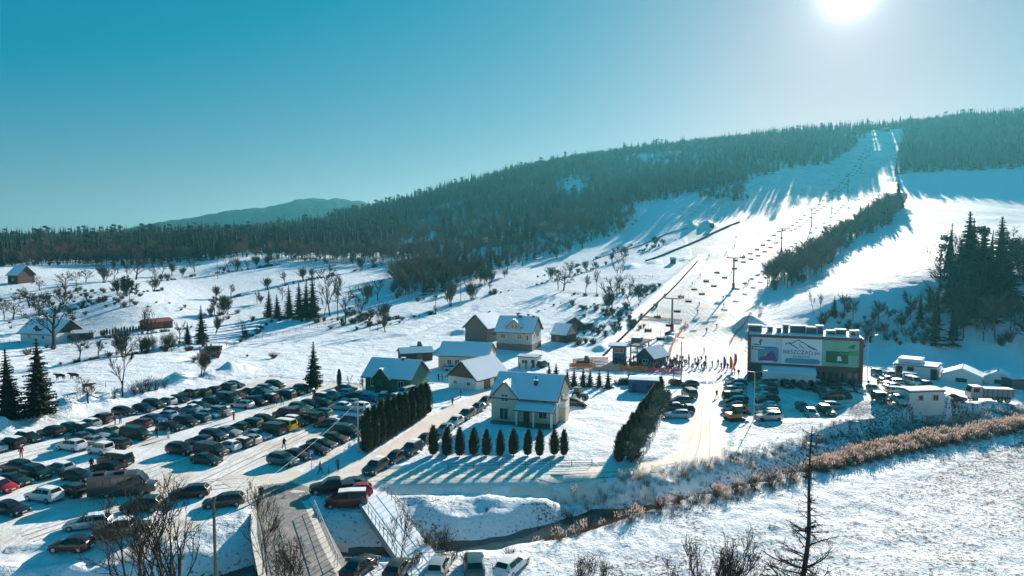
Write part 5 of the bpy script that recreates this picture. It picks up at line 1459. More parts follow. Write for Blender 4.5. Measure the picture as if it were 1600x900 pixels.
    for u, w_, hh, yy in ((.06, 3.0, 1.5, 2), (.20, 1.2, 1.2, 3), (.28, 1.0, 1.1, 2), (.34, 1.2, 1.9, 2), (.46, 3.6, 1.6, 3), (.57, 2.4, 1.5, 2), (.645, 1.5, 1.8, 2.5), (.74, 1.8, .9, 2), (.83, 2.2, 1.1, 3), (.93, 1.2, 1.0, 2), (.97, .6, 1.1, 2)):
        mb = MB(); mb.box(W_ * u - w_ / 2, W_ * u + w_ / 2, yy, yy + 2, 10.9, 10.95 + hh); v = build(mb, 'ventilation_unit', cream, r)
        mb = MB(); mb.box(W_ * u - w_ / 2 + .15, W_ * u + w_ / 2 - .15, yy - .03, yy, 11.1, 10.8 + hh); build(mb, 'louvre', M_DARKSTEEL, r)
        mb = MB(); mb.box(W_ * u - w_ / 2 - .03, W_ * u + w_ / 2 + .03, yy - .05, yy + 2.05, 10.95 + hh, 11.08 + hh); build(mb, 'snow_cap', M_ROOFSNOW, r)
lodge()

# pavilion, booth and tents right of the lodge
h = House('pavilion', 'white glazed pavilion with snowy flat roof right of the lodge', (1398, 590), (1463, 594), 6.5, 3.2, 3.45, M_WHITE_R, 'pavilion', over=.35)
for u in (.03, .30, .86): h.window('front', h.w * u, .5, 1.3, 2.4, 0, fm=M_DARKSTEEL)
h.window('left', 2, .6, 2.4, 2.2, 1, fm=M_DARKSTEEL)
c = MB(); c.box(h.w * .05, h.w * .6, 1.0, 6, 3.7, 4.4); u = build(c, 'roof_box', M_WHITE_R, h.root); c = MB(); c.box(h.w * .05 - .1, h.w * .6 + .1, .9, 6.1, 4.4, 4.58); build(c, 'snow_layer', M_ROOFSNOW, u)
h = House('kiosk', 'small white kiosk before the pavilion', (1411, 597), (1433, 598), 2.5, 1.9, 2.05, M_WHITE_R, 'kiosk', over=.2)
h.window('front', h.w * .25, .7, h.w * .5, .8, 0)
h = House('booth', 'white cabin with two square windows at the edge of the right car park', (1421, 631), (1476, 633), 3.4, 2.6, 2.8, M_WHITE_R, 'booth', over=.12, lift=-.55)
h.window('front', h.w * .25, 1.2, .9, .9, 0, fm=M_STEEL); h.window('front', h.w * .66, 1.1, 1.1, 1.0, 1, fm=M_STEEL)
def tent(label, fl, fr, depth, e, r):
    t = House('marquee', label, fl, fr, depth, e, r, M_WHITE_R, 'marquee', axis='y', over=.15, roof=M_FRAME)
    t.window('front', t.w * .35, .3, t.w * .3, e - .5, 0, fm=M_FRAME)
tent('sunlit white marquee behind the dump truck, left of its twin', (1470, 596), (1535, 602), 7, 1.6, 3.2)
tent('sunlit white marquee behind the dump truck, right of its twin', (1538, 600), (1580, 604), 6, 1.6, 2.9)
h = House('container', 'dark storage container at the right edge', (1581, 608), (1625, 610), 3, 2.2, 2.3, M_DARKSTEEL, 'container', over=.08)

# ------------------------------------------------------------ lift station at the foot of the run
h = House('lift_hut', 'navy lift hut with sunlit white gable roof beside the queue', (997, 571), (1020, 574), 7, 2.6, 4.6, M_NAVY, 'hut', axis='y', over=.7)
h.window('front', h.w * .3, .9, h.w * .4, 1.0, 1); h.window('right', 2, .9, 1.6, 1.0, 1)
h = House('lift_cabin', 'blue flat-roofed control cabin left of the lift hut', (957, 566), (977, 567), 4, 4.4, 4.7, M_BLUE_C, 'cabin', over=1.1)
h.window('front', h.w * .15, 2.6, h.w * .7, 1.2, 1); h.window('right', 1, 2.6, 2, 1.2, 1)
# ============================================================ cars
PAINT = {n: mat('paint_' + n.replace(' ', '_'), c, rough=.32, spec=.4, metal=me, coat=.3) for n, c, me in (
    ('black', (.012, .013, .015), 0), ('dark grey', (.05, .053, .056), .3), ('silver', (.42, .44, .46), .5), ('white', (.72, .73, .74), 0), ('navy', (.015, .03, .075), .1),
    ('dark green', (.012, .045, .035), .1), ('teal', (.03, .10, .11), .2), ('pale blue', (.28, .40, .48), .3), ('maroon', (.10, .012, .022), .1), ('red', (.34, .015, .025), 0),
    ('brown', (.09, .055, .035), .2), ('beige', (.42, .38, .29), .2), ('yellow', (.62, .42, .03), 0), ('blue', (.03, .10, .26), .1), ('olive', (.09, .10, .055), .2))}
M_CARGLASS = mat('car_glass', (.012, .016, .018), rough=.06, spec=.6)
M_TYRE = mat('tyre_rubber', (.018, .018, .018), rough=.85)
M_RIM = mat('wheel_rim', (.38, .39, .40), rough=.4, metal=.7)
M_HEADL = mat('headlamp', (.75, .76, .74), rough=.15, spec=.6)
M_TAILL = mat('tail_lamp', (.35, .02, .02), rough=.25)
M_TRIM = mat('black_trim', (.02, .02, .021), rough=.7)
M_CARSNOW = mat('roof_frost', (.80, .82, .84), rough=.8, spec=.1)
# stations: x, half width, bottom, shoulder, top, top half width
CAR = {
    'hatchback': [(2.05, .66, .30, .55, .60, .55), (1.92, .82, .20, .66, .72, .70), (1.35, .87, .18, .78, .86, .74), (.85, .88, .18, .88, .95, .74), (.05, .88, .18, .92, 1.40, .58), (-.65, .88, .18, .94, 1.48, .60), (-1.45, .87, .18, .96, 1.40, .58), (-1.90, .84, .22, .97, 1.04, .66), (-2.05, .76, .32, .62, .68, .64)],
    'sedan': [(2.30, .66, .30, .55, .60, .55), (2.15, .84, .20, .66, .72, .70), (1.45, .89, .18, .78, .86, .76), (.90, .90, .18, .88, .95, .76), (.10, .90, .18, .92, 1.38, .58), (-.65, .90, .18, .94, 1.45, .60), (-1.15, .89, .18, .95, 1.38, .58), (-1.75, .88, .20, .97, 1.03, .70), (-2.20, .85, .22, .92, .99, .68), (-2.32, .76, .34, .62, .68, .64)],
    'estate': [(2.30, .66, .30, .55, .60, .55), (2.15, .84, .20, .66, .72, .70), (1.45, .89, .18, .80, .88, .76), (.95, .90, .18, .90, .97, .76), (.15, .90, .18, .94, 1.42, .58), (-.65, .90, .18, .95, 1.50, .60), (-1.75, .89, .18, .97, 1.46, .58), (-2.15, .86, .22, .98, 1.06, .68), (-2.32, .78, .34, .62, .68, .64)],
    'SUV': [(2.20, .70, .38, .68, .76, .60), (2.08, .88, .28, .82, .90, .74), (1.40, .92, .26, .98, 1.06, .80), (1.00, .93, .26, 1.04, 1.11, .80), (.30, .93, .26, 1.08, 1.62, .64), (-.65, .93, .26, 1.10, 1.70, .66), (-1.70, .92, .26, 1.12, 1.64, .64), (-2.10, .89, .30, 1.14, 1.22, .74), (-2.24, .82, .40, .74, .80, .70)],
    'off-roader': [(1.85, .72, .45, .85, .92, .68), (1.80, .84, .38, .95, 1.02, .76), (1.00, .86, .36, 1.04, 1.10, .80), (.72, .87, .36, 1.06, 1.14, .80), (.38, .87, .36, 1.08, 1.72, .74), (-.60, .87, .36, 1.08, 1.78, .76), (-1.72, .87, .36, 1.08, 1.76, .76), (-1.80, .86, .38, 1.08, 1.16, .80), (-1.84, .80, .45, .85, .92, .76)],
    'van': [(2.45, .74, .34, .70, .80, .66), (2.32, .90, .24, .88, .98, .76), (1.85, .95, .22, 1.02, 1.12, .82), (1.60, .96, .22, 1.08, 1.18, .82), (.85, .96, .22, 1.12, 1.86, .76), (-.40, .97, .22, 1.14, 1.94, .78), (-2.25, .96, .22, 1.14, 1.90, .76), (-2.42, .94, .26, 1.12, 1.22, .80), (-2.48, .88, .36, .80, .86, .80)],
    'pickup': [(2.65, .74, .44, .78, .86, .66), (2.52, .92, .34, .92, 1.00, .78), (1.65, .95, .32, 1.06, 1.14, .84), (1.20, .96, .32, 1.10, 1.18, .84), (.45, .96, .32, 1.12, 1.74, .66), (-.50, .96, .32, 1.13, 1.80, .68), (-.95, .96, .32, 1.13, 1.70, .66), (-1.15, .96, .32, 1.12, 1.16, .86), (-2.60, .95, .34, 1.10, 1.14, .86), (-2.68, .88, .46, .84, .90, .80)],
}
WHEEL_R = {'SUV': .37, 'off-roader': .40, 'van': .35, 'pickup': .41}
def car_meshes(kind):
    S = CAR[kind]; mb = MB()
    n = 12
    for x, hw, zb, zs, zt, tw in S:
        half = [(0, zb), (.86 * hw, zb), (hw, zb + .16), (hw, (zb + zs) * .55), (.985 * hw, zs), (tw, zt - .035), (0, zt)]
        ring = half + [(-y, z) for y, z in half[-2:0:-1]]
        mb.v += [(x, y, z) for y, z in ring]
    m = len(S)
    for i in range(m - 1):
        for k in range(n):
            mb.f.append((i * n + k, (i + 1) * n + k, (i + 1) * n + (k + 1) % n, i * n + (k + 1) % n)); mb.mi.append(0)
    mb.f.append(tuple(range(n))); mb.f.append(tuple(range((m - 1) * n, m * n))[::-1]); mb.mi += [0, 0]
    body = mb.mesh('body', PAINT['black'], 32)
    # cabin stations: first and last with a tall top
    cab = [i for i in range(m) if S[i][4] - S[i][3] > .3]
    a, b = cab[0], cab[-1]
    def quad(p, off):
        p = [Vector(q) for q in p]
        nn = (p[1] - p[0]).cross(p[3] - p[0]).normalized() * off
        return [q + nn for q in p]
    def lerp3(p, q, t): return tuple(p[i] + (q[i] - p[i]) * t for i in range(3))
    def pane(c, off, ins=.08):
        c = [Vector(q) for q in c]; ctr = sum(c, Vector()) / 4
        c = [q.lerp(ctr, ins) for q in c]
        g = MB(); g.add(quad(c, off), [(0, 1, 2, 3)]); return g
    f0, f1 = S[a - 1], S[a]
    ws = pane([(f0[0], -f0[5] * .95, f0[4]), (f0[0], f0[5] * .95, f0[4]), (f1[0], f1[5], f1[4] - .02), (f1[0], -f1[5], f1[4] - .02)], .022).mesh('windscreen', M_CARGLASS)
    r0, r1 = S[b], S[b + 1]
    rw = pane([(r0[0], -r0[5], r0[4] - .02), (r0[0], r0[5], r0[4] - .02), (r1[0], r1[5] * .95, r1[4]), (r1[0], -r1[5] * .95, r1[4])], .022, .12).mesh('rear_window', M_CARGLASS)
    sides = []
    for sg in (1, -1):
        g = MB()
        for i in range(a, b):
            s0, s1 = S[i], S[i + 1]
            # side glass between shoulder and roof edge, a pillar gap between panes
            def P(s, t): return (s[0], sg * (.985 * s[1] + (s[5] - .985 * s[1]) * t), s[3] + (s[4] - .035 - s[3]) * t)
            c = [lerp3(P(s0, .08), P(s1, .08), .04), lerp3(P(s0, .08), P(s1, .08), .96), lerp3(P(s0, .86), P(s1, .86), .96), lerp3(P(s0, .86), P(s1, .86), .04)]
            if sg > 0: c = c[::-1]
            q = quad(c, .016)
            if (Vector(q[0]) - Vector(c[0])).y * sg < 0: q = quad(c, -.016)
            g.add(q, [(0, 1, 2, 3)])
        # quarter glass beside the windscreen
        s0, s1 = S[a - 1], S[a]
        c = [(s0[0] - .12, sg * s0[1] * .97, s0[3] + .06), (s1[0], sg * (.985 * s1[1] - .03), s1[3] + .06), (s1[0], sg * (s1[5] + .035), s1[4] - .12)]
        off = Vector((0, sg * .03, .015)); g.add([Vector(v) + off for v in c], [(0, 1, 2)])
        sides.append(g.mesh('side_window', M_CARGLASS))
    fr, rr = S[1], S[-2]
    lights = {}
    for nm, st, mt, dx in (('headlight', S[1], M_HEADL, .02), ('tail_light', S[-2], M_TAILL, -.02)):
        g = MB(); z = st[3] - .04
        g.box(st[0] - .10 if dx > 0 else st[0] - .05 , st[0] + .07 if dx > 0 else st[0] + .10, -.17, .17, z - .16, z + .02)
        lights[nm] = (g.mesh(nm, mt), st[0] + dx, st[1] - .17)
    bp = MB(); bp.box(S[0][0] - .16, S[0][0] + .012, -.42, .42, S[0][2] + .04, S[0][3] - .04); grille = bp.mesh('grille', M_TRIM)
    bp = MB(); bp.box(-.012, .012, -.26, .26, S[0][2] + .12, S[0][2] + .24); plate = bp.mesh('number_plate', M_HEADL)
    return dict(body=body, windscreen=ws, rear_window=rw, sides=sides, lights=lights, grille=grille, plates=[(S[0][0] + .03, plate), (S[-1][0] - .03, plate)], x0=S[1][0], x1=S[-2][0], hw=S[2][1], kind=kind)
def wheel_mesh(r):
    mb = MB(); n = 14; w = .11
    for y, q in ((-w, .94), (-w * .7, 1), (w * .7, 1), (w, .94)):
        mb.v += [(r * q * math.cos(2 * math.pi * k / n), y, r * q * math.sin(2 * math.pi * k / n)) for k in range(n)]
    for i in range(3):
        for k in range(n): mb.f.append((i * n + k, i * n + (k + 1) % n, (i + 1) * n + (k + 1) % n, (i + 1) * n + k)); mb.mi.append(0)
    mb.f += [tuple(range(n))[::-1], tuple(range(3 * n, 4 * n))]; mb.mi += [0, 0]
    rim = MB()
    for y in (-w - .008, w + .008):
        rim.add([(r * .62 * math.cos(2 * math.pi * k / 10), y, r * .62 * math.sin(2 * math.pi * k / 10)) for k in range(10)], [tuple(range(10))])
    return mb.mesh('wheel', M_TYRE, 40), rim.mesh('rim', M_RIM)
CARM = {k: car_meshes(k) for k in CAR}
WHEELS = {r: wheel_mesh(r) for r in (.32, .35, .37, .40, .41)}
def snow_cap(kind):
    S = CAR[kind]; cab = [s for s in S if s[4] - s[3] > .3]
    mb = MB(); top, bot = [], []
    for s in cab:
        bot.append([(s[0], -s[5] * .9, s[4] - .02), (s[0], s[5] * .9, s[4] - .02)]); top.append([(s[0], -s[5] * .82, s[4] + .055), (s[0], s[5] * .82, s[4] + .055)])
    for i in range(len(cab) - 1):
        a, b, c, d = top[i][0], top[i][1], top[i + 1][1], top[i + 1][0]
        mb.add([a, b, c, d, *bot[i], *reversed(bot[i + 1])], [(3, 2, 1, 0), (0, 4, 7, 3), (1, 2, 6, 5)] + ([(0, 1, 5, 4)] if i == 0 else []) + ([(2, 3, 7, 6)] if i == len(cab) - 2 else []))
    return mb.mesh('roof_frost', M_CARSNOW)
SNOWCAP = {k: snow_cap(k) for k in CAR}
CAR_N = [0]
def car(kind, colour, loc, heading, label, group, detail=2, snow=False):
    """heading: world angle of the car's nose"""
    m = CARM[kind]; r = WHEEL_R.get(kind, .32)
    CAR_N[0] += 1
    rg = random.Random(CAR_N[0])
    e = ob('car' if kind not in ('van', 'pickup') else kind, None, loc=loc, rot=heading)
    # follow the ground slope lightly
    tag(e, label, 'van' if kind == 'van' else 'pickup' if kind == 'pickup' else 'car', group)
    b = ob('body', m['body'], e)
    b.material_slots[0].link = 'OBJECT'; b.material_slots[0].material = PAINT[colour]
    ob('windscreen', m['windscreen'], e); ob('rear_window', m['rear_window'], e)
    for s in m['sides']: ob('side_window', s, e)
    for nm, (me, x, y) in m['lights'].items():
        for sg in (1, -1): ob(nm, me, e, loc=(0, sg * y, 0))
    if detail > 0: ob('grille', m['grille'], e)
    if detail > 1:
        for x, pl in m['plates']: ob('number_plate', pl, e, loc=(x, 0, 0))
    wm, rim = WHEELS[r]
    for x in (m['x0'] - .62, m['x1'] + .68):
        for sg in (1, -1):
            w = ob('wheel', wm, e, loc=(x, sg * (m['hw'] - .09), r))
            if detail > 1: ob('rim', rim, w)
    if snow: ob('roof_frost', SNOWCAP[kind], e)
    return e
def row(cars, where, heading, group, jit=.05, flip=True, rev=False, frost=.32):
    """cars: (px, py, kind, colour); labelled by look and by their place in the row"""
    cars = sorted(cars, key=lambda c: (c[0], -c[1]))
    for i, c in enumerate(cars):
        rg = random.Random(int(c[0] * 31 + c[1] * 7))
        p = G(c[0], c[1]); p.z = gz(p.x, p.y) + .01
        h = heading + rg.uniform(-jit, jit)
        if len(c) > 4: h += math.pi if c[4] else 0
        elif flip and rg.random() < .5: h += math.pi
        car(c[2], c[3], p, h, f'{c[3]} {c[2]}, {ORD[i]} from the left in {where}', group, 2 if p.y < 125 else 1, rg.random() < frost)
HB, SD, ES, SU, VN = 'hatchback', 'sedan', 'estate', 'SUV', 'van'
# heading across the rows of the left car park
_a, _b = PZ(20, 697, 0), PZ(360, 606, 0)
HL = math.atan2(_b.y - _a.y, _b.x - _a.x) - math.pi / 2
row([(-12, 705, SD, 'silver'), (17, 699, SU, 'black'), (45, 689, ES, 'dark green'), (80, 681, SU, 'black'), (112, 674, HB, 'teal'), (138, 667, ES, 'silver'), (158, 660, SU, 'brown'), (194, 648, ES, 'black'), (224, 643, HB, 'navy'), (240, 637, SU, 'dark green'), (258, 632, ES, 'silver'), (279, 628, SD, 'black'), (296, 620, SU, 'olive'), (313, 618, ES, 'dark green'), (331, 614, HB, 'navy'), (353, 610, SU, 'teal'), (366, 605, SD, 'navy')],
    'the row along the snow bank', HL, 'cars along the snow bank')
row([(122, 689, HB, 'teal'), (130, 675, SD, 'dark grey'), (143, 695, SD, 'silver'), (152, 684, ES, 'pale blue'), (176, 680, SD, 'beige'), (218, 667, ES, 'maroon'), (240, 660, SD, 'blue'), (259, 654, ES, 'pale blue'), (273, 648, HB, 'navy'), (297, 644, SD, 'pale blue'), (312, 638, SD, 'dark green'), (334, 632, ES, 'dark green'), (357, 628, VN, 'teal'), (369, 622, SD, 'maroon'), (386, 616, HB, 'teal'), (406, 615, SD, 'teal'), (417, 611, ES, 'pale blue'), (430, 606, SU, 'dark green'), (446, 617, SD, 'black')],
    'the second row behind the snow bank row', HL, 'cars in the second row')
row([(112, 703, SU, 'white', 1), (157, 709, 'off-roader', 'white', 1), (182, 699, ES, 'black'), (212, 685, VN, 'dark green'), (266, 672, SD, 'black'), (291, 665, SU, 'black'), (309, 658, ES, 'teal'), (328, 652, HB, 'pale blue'), (346, 649, SU, 'silver'), (378, 637, ES, 'silver'), (400, 633, SU, 'black'), (418, 628, SU, 'black'), (445, 622, SU, 'black'), (461, 617, HB, 'dark grey'), (474, 613, SU, 'teal')],
    'the third row of the left car park', HL, 'cars in the third row')
row([(283, 709, SU, 'black', 0), (311, 694, HB, 'navy'), (334, 687, SU, 'navy'), (356, 680, SD, 'silver'), (372, 673, HB, 'dark green'), (390, 668, SU, 'dark green'), (415, 661, ES, 'black'), (447, 653, VN, 'maroon'), (458, 646, SD, 'teal'), (470, 641, ES, 'teal'), (485, 636, HB, 'dark grey'), (500, 634, SD, 'dark green'), (507, 627, SU, 'brown'), (517, 624, SU, 'teal'), (536, 619, ES, 'pale blue'), (541, 611, SD, 'navy')],
    'the fourth row of the left car park', HL, 'cars in the fourth row')
row([(323, 724, SD, 'dark green', 0), (330, 712, VN, 'dark grey', 0), (355, 703, HB, 'white', 1), (374, 698, HB, 'dark green'), (388, 693, HB, 'silver', 1), (402, 685, SD, 'silver'), (423, 678, VN, 'dark grey', 1), (441, 672, VN, 'yellow', 1), (462, 665, SU, 'dark grey'), (484, 660, VN, 'black', 1), (500, 650, ES, 'teal'), (531, 640, HB, 'pale blue', 1), (549, 634, SD, 'silver'), (559, 642, SU, 'white', 1), (562, 624, SD, 'black'), (577, 627, HB, 'blue')],
    'the fifth row of the left car park', HL, 'cars in the fifth row')
row([(442, 726, SU, 'teal', 0), (464, 717, SD, 'dark grey', 0), (492, 708, SD, 'black', 0), (503, 699, SD, 'dark grey', 0), (523, 690, SD, 'brown', 0), (540, 681, VN, 'dark green', 0), (555, 666, VN, 'blue', 0)],
    'the row beside the driveway hedge', HL, 'cars beside the driveway hedge')
row([(2, 767, HB, 'red', 0), (22, 757, SD, 'dark green', 0), (25, 737, SU, 'black', 1), (57, 746, SU, 'dark green', 0), (92, 738, ES, 'silver', 1), (122, 750, SD, 'black'), (168, 736, SD, 'black', 1), (180, 727, VN, 'dark green', 1)],
    'the cluster left of the minibus', HL, 'cars left of the minibus')
row([(15, 802, SD, 'black', 0), (69, 782, SU, 'white', 1), (110, 773, ES, 'dark grey', 1)], 'the short row in line with the minibus', HL, 'cars in line with the minibus')
for px, py, k, c, h, lab in [
    (511, 667, SD, 'dark green', HL + math.pi + .35, 'dark green sedan driving between the rows of the left car park'),
    (138, 825, ES, 'silver', HL + math.pi + .55, 'silver estate parked askew above the black hatchback'), (112, 859, HB, 'black', HL + math.pi + .35, 'black hatchback nearest the lower left corner'),
    (222, 798, SU, 'dark green', HL + math.pi + .45, 'dark green SUV behind the many-stemmed tree'), (297, 776, ES, 'black', HL + math.pi + .5, 'black estate behind the right twigs of the close tree'), (350, 790, ES, 'dark grey', HL + math.pi + .6, 'grey estate left of the bridge road'), (190, 836, 'pickup', 'olive', HL + math.pi + .5, 'olive pickup half hidden behind the close tree'),
    (519, 769, 'pickup', 'black', R(195), 'black pickup with red tail standing at the junction'), (556, 774, HB, 'red', R(192), 'red hatchback behind the maroon van near the bridge'), (546, 764, SD, 'dark grey', R(190), 'dark sedan between the pickup and the red hatchback'), (541, 791, VN, 'maroon', R(188), 'maroon van parked by the bridge railing'),
    (598, 627, SU, 'dark grey', R(-95), 'dark SUV below the green house, left of its neighbour'), (615, 627, HB, 'black', R(-95), 'black hatchback below the green house, right of its neighbour'), (634, 619, VN, 'white', R(-120), 'white van at the corner of the green house'),
    (563, 893, SD, 'black', R(70), 'black sedan at the bottom edge beside the road bridge'), (622, 897, HB, 'dark grey', R(80), 'grey hatchback at the bottom edge below the foot bridge'), (686, 893, ES, 'silver', R(84), 'silver estate at the bottom edge, left of three'), (741, 893, SU, 'teal', R(95), 'dark teal SUV at the bottom edge, middle of three'), (800, 891, ES, 'white', R(62), 'white estate at the bottom edge, right of three'),
    (900, 634, ES, 'black', R(-20), 'black estate beside the cream house'), (705, 579, HB, 'pale blue', R(10), 'pale blue hatchback before the peach house'), (744, 586, SD, 'black', R(5), 'black sedan between the barn and the cream house roof'), (770, 592, SU, 'dark grey', R(170), 'dark SUV above the ridge of the cream house'), (848, 573, SU, 'dark green', R(60), 'dark green SUV right of the white kiosk'),
    (1060, 602, HB, 'red', R(5), 'red hatchback at the foot of the queue'), (1077, 604, HB, 'dark grey', R(180), 'grey hatchback right of the red one'), (1077, 620, VN, 'teal', R(95), 'dark teal van on the left of the right lane'), (1062, 632, SU, 'teal', R(178), 'dark teal SUV below the teal van'), (1075, 643, HB, 'black', R(90), 'black hatchback left of the right lane'), (1052, 641, SD, 'black', R(175), 'black sedan beside the hedge'), (1058, 653, ES, 'pale blue', R(180), 'pale silver estate nearest the road by the right hedge'),
    (1228, 605, SU, 'black', R(-85), 'black SUV before the arcade, left of the sedan'), (1255, 607, SD, 'dark grey', R(-85), 'dark sedan before the arcade'), (1277, 606, SU, 'black', R(-95), 'black SUV in the shade before the lodge windows'), (1281, 614, HB, 'navy', R(-90), 'navy hatchback second in the shade before the lodge'), (1302, 606, SU, 'dark grey', R(-95), 'dark SUV in the shade right of the navy hatchback'), (1321, 610, HB, 'pale blue', R(-95), 'pale hatchback in the lodge shade'), (1341, 612, ES, 'silver', R(-95), 'silver estate at the right end of the lodge shade'), (1319, 621, HB, 'black', R(-90), 'black hatchback under the pale one in the lodge shade'),
    (1299, 624, SU, 'brown', R(178), 'brown SUV with glinting bonnet at the edge of the shade'), (1304, 640, ES, 'silver', R(0), 'silver estate side-on below the brown SUV'), (1254, 641, HB, 'dark grey', R(-95), 'dark hatchback in the sun before the lodge'), (1268, 651, HB, 'silver', R(-100), 'silver hatchback in front of the dark one in the sun'), (1291, 648, SU, 'dark grey', R(-92), 'dark SUV beside the silver estate'),
    (1365, 612, HB, 'silver', R(-95), 'silver hatchback right of the lodge shade'), (1377, 628, SU, 'black', R(-92), 'black SUV at the front of the right car group'), (1405, 630, SD, 'silver', R(-98), 'silver sedan at the front of the right car group'), (1402, 615, ES, 'silver', R(3), 'silver estate side-on in the right car group'), (1399, 608, SD, 'white', R(2), 'white sedan second in the right car group'), (1395, 602, ES, 'silver', R(181), 'silver estate third in the right car group'), (1391, 597, SD, 'dark grey', R(2), 'dark sedan fourth in the right car group'), (1386, 590, ES, 'silver', R(183), 'silver estate fifth in the right car group'), (1372, 588, SU, 'black', R(-95), 'black SUV at the rear of the right car group'), (1428, 602, VN, 'white', R(-92), 'white van before the pavilion'), (1450, 606, HB, 'brown', R(-90), 'brown hatchback right of the white van'), (1488, 627, SD, 'black', R(2), 'black sedan right of the white cabin')]:
    p = G(px, py); p.z = gz(p.x, p.y) + .01
    car(k, c, p, h, lab, None, 2 if p.y < 125 else 1, random.random() < .2)
# driveway queue
cols = [(587, 737, SU, 'dark grey'), (616, 722, HB, 'dark grey'), (643, 708, SU, 'dark grey'), (662, 694, HB, 'black'), (694, 677, HB, 'pale blue'), (711, 664, HB, 'silver'), (729, 653, SU, 'dark green'), (746, 642, SD, 'teal'), (758, 632, HB, 'brown')]
a, b = G(587, 737), G(758, 632)
row([c + (0,) for c in cols], 'the line along the driveway', math.atan2(a.y - b.y, a.x - b.x), 'cars along the driveway', jit=.08)
# two columns of side-on cars on the right car park
for cx0, cx1, where, grp in ((1148, 1150, 'the left side-on column', 'left column of side-on cars'), (1201, 1196, 'the right side-on column', 'right column of side-on cars')):
    a, b = G(cx0, 657 if cx0 > 1180 else 646), G(cx1, 604 if cx0 > 1180 else 599)
    n = 11 if cx0 > 1180 else 9
    kinds = [SU, ES, HB, SD, HB, ES, SD, SU, HB, ES, VN]; cc = ['silver', 'dark grey', 'black', 'silver', 'dark green', 'black', 'white', 'dark grey', 'silver', 'black', 'beige']
    for i in range(n):
        t = i / (n - 1); x, y = a.x + (b.x - a.x) * t, a.y + (b.y - a.y) * t
        k, c = kinds[i % 11] if cx0 > 1180 else kinds[(i * 3 + 1) % 11], cc[i] if cx0 > 1180 else cc[(i * 4 + 1) % 11]
        car(k, c, (x, y, gz(x, y) + .01), R(180) + random.uniform(-.05, .05) + (math.pi if random.random() < .3 else 0), f'{c} {k}, {ORD[i]} from the front in {where}', grp, 1, random.random() < .5)

# ------------------------------------------------------------ minibus
def minibus():
    a, b = G(140, 777), G(246, 768)
    ang = math.atan2(b.y - a.y, b.x - a.x); L = (b - a).length
    root = ob('minibus', None, loc=((a.x + b.x) / 2, (a.y + b.y) / 2, gz(a.x, a.y)), rot=ang)
    tag(root, 'long dark minibus parked across the left car park', 'minibus')
    S = [(L / 2, .80, .45, .95, 1.05, .70), (L / 2 - .12, .98, .34, 1.10, 1.20, .80), (L / 2 - .9, 1.06, .30, 1.25, 1.42, .90), (L / 2 - 1.1, 1.06, .30, 1.30, 1.55, .92), (L / 2 - 1.9, 1.08, .30, 1.40, 2.62, .94), (L / 2 - 2.3, 1.08, .30, 1.40, 2.80, .96), (-L / 2 + .25, 1.08, .30, 1.40, 2.82, .96), (-L / 2, 1.04, .36, 1.40, 2.72, .94)]
    mb = MB(); n = 12
    for x, hw, zb, zs, zt, tw in S:
        half = [(0, zb), (.86 * hw, zb), (hw, zb + .16), (hw, (zb + zs) * .55), (hw, zs), (tw, zt - .08), (0, zt)]
        ring = half + [(-y, z) for y, z in half[-2:0:-1]]; mb.v += [(x, y, z) for y, z in ring]
    m = len(S)
    for i in range(m - 1):
        for k in range(n): mb.f.append((i * n + k, (i + 1) * n + k, (i + 1) * n + (k + 1) % n, i * n + (k + 1) % n)); mb.mi.append(0)
    mb.f += [tuple(range(n)), tuple(range((m - 1) * n, m * n))[::-1]]; mb.mi += [0, 0]
    build(mb, 'body', mat('minibus_paint', (.035, .04, .042), rough=.3, spec=.5, coat=.4), root, 32)
    for sg in (1, -1):
        for k in range(5):
            x0 = L / 2 - 2.5 - k * (L - 3.4) / 5; x1 = x0 - (L - 3.4) / 5 + .12
            g = MB(); p = [(x0, sg * 1.085, 1.45), (x1, sg * 1.085, 1.45), (x1, sg * .995, 2.45), (x0, sg * .995, 2.45)]
            g.add([(x, y + sg * .02, z) for x, y, z in p], [(0, 1, 2, 3)]); build(g, 'side_window', M_CARGLASS, root)
    g = MB(); g.add([(L / 2 - 1.08, -.86, 1.58), (L / 2 - 1.08, .86, 1.58), (L / 2 - 1.86, .88, 2.56), (L / 2 - 1.86, -.88, 2.56)], [(0, 1, 2, 3)]); build(MB().add([(v[0] + .03, v[1], v[2] + .02) for v in g.v], g.f), 'windscreen', M_CARGLASS, root)
    g = MB(); g.add([(-L / 2 - .015, -.8, 1.5), (-L / 2 - .015, .8, 1.5), (-L / 2 - .015, .8, 2.4), (-L / 2 - .015, -.8, 2.4)], [(0, 1, 2, 3)]); build(g, 'rear_window', M_CARGLASS, root)
    for k in range(2):
        g = MB(); g.box(L / 2 - 4.6 - 2.2 * k, L / 2 - 3.4 - 2.2 * k, -.5, .5, 2.78, 2.98); build(g, 'roof_hatch', M_TRIM, root)
    for x in (L / 2 - 1.5, -L / 2 + 2.1):
        for sg in (1, -1): w = ob('wheel', WHEELS[.41][0], root, loc=(x, sg * .95, .41)); ob('rim', WHEELS[.41][1], w)
    for sg in (1, -1):
        g = MB(); g.box(L / 2 - .12, L / 2 - .02, sg * .7 - .15, sg * .7 + .15, .85, 1.05); build(g, 'headlight', M_HEADL, root)
        g = MB(); g.box(-L / 2 - .04, -L / 2, sg * .9 - .08, sg * .9 + .08, .8, 1.2); build(g, 'tail_light', M_TAILL, root)
        g = MB(); g.box(L / 2 - 1.5, L / 2 - 1.35, sg * 1.15 - .1, sg * 1.15 + .1, 1.55, 1.95); build(g, 'wing_mirror', M_TRIM, root)
minibus()

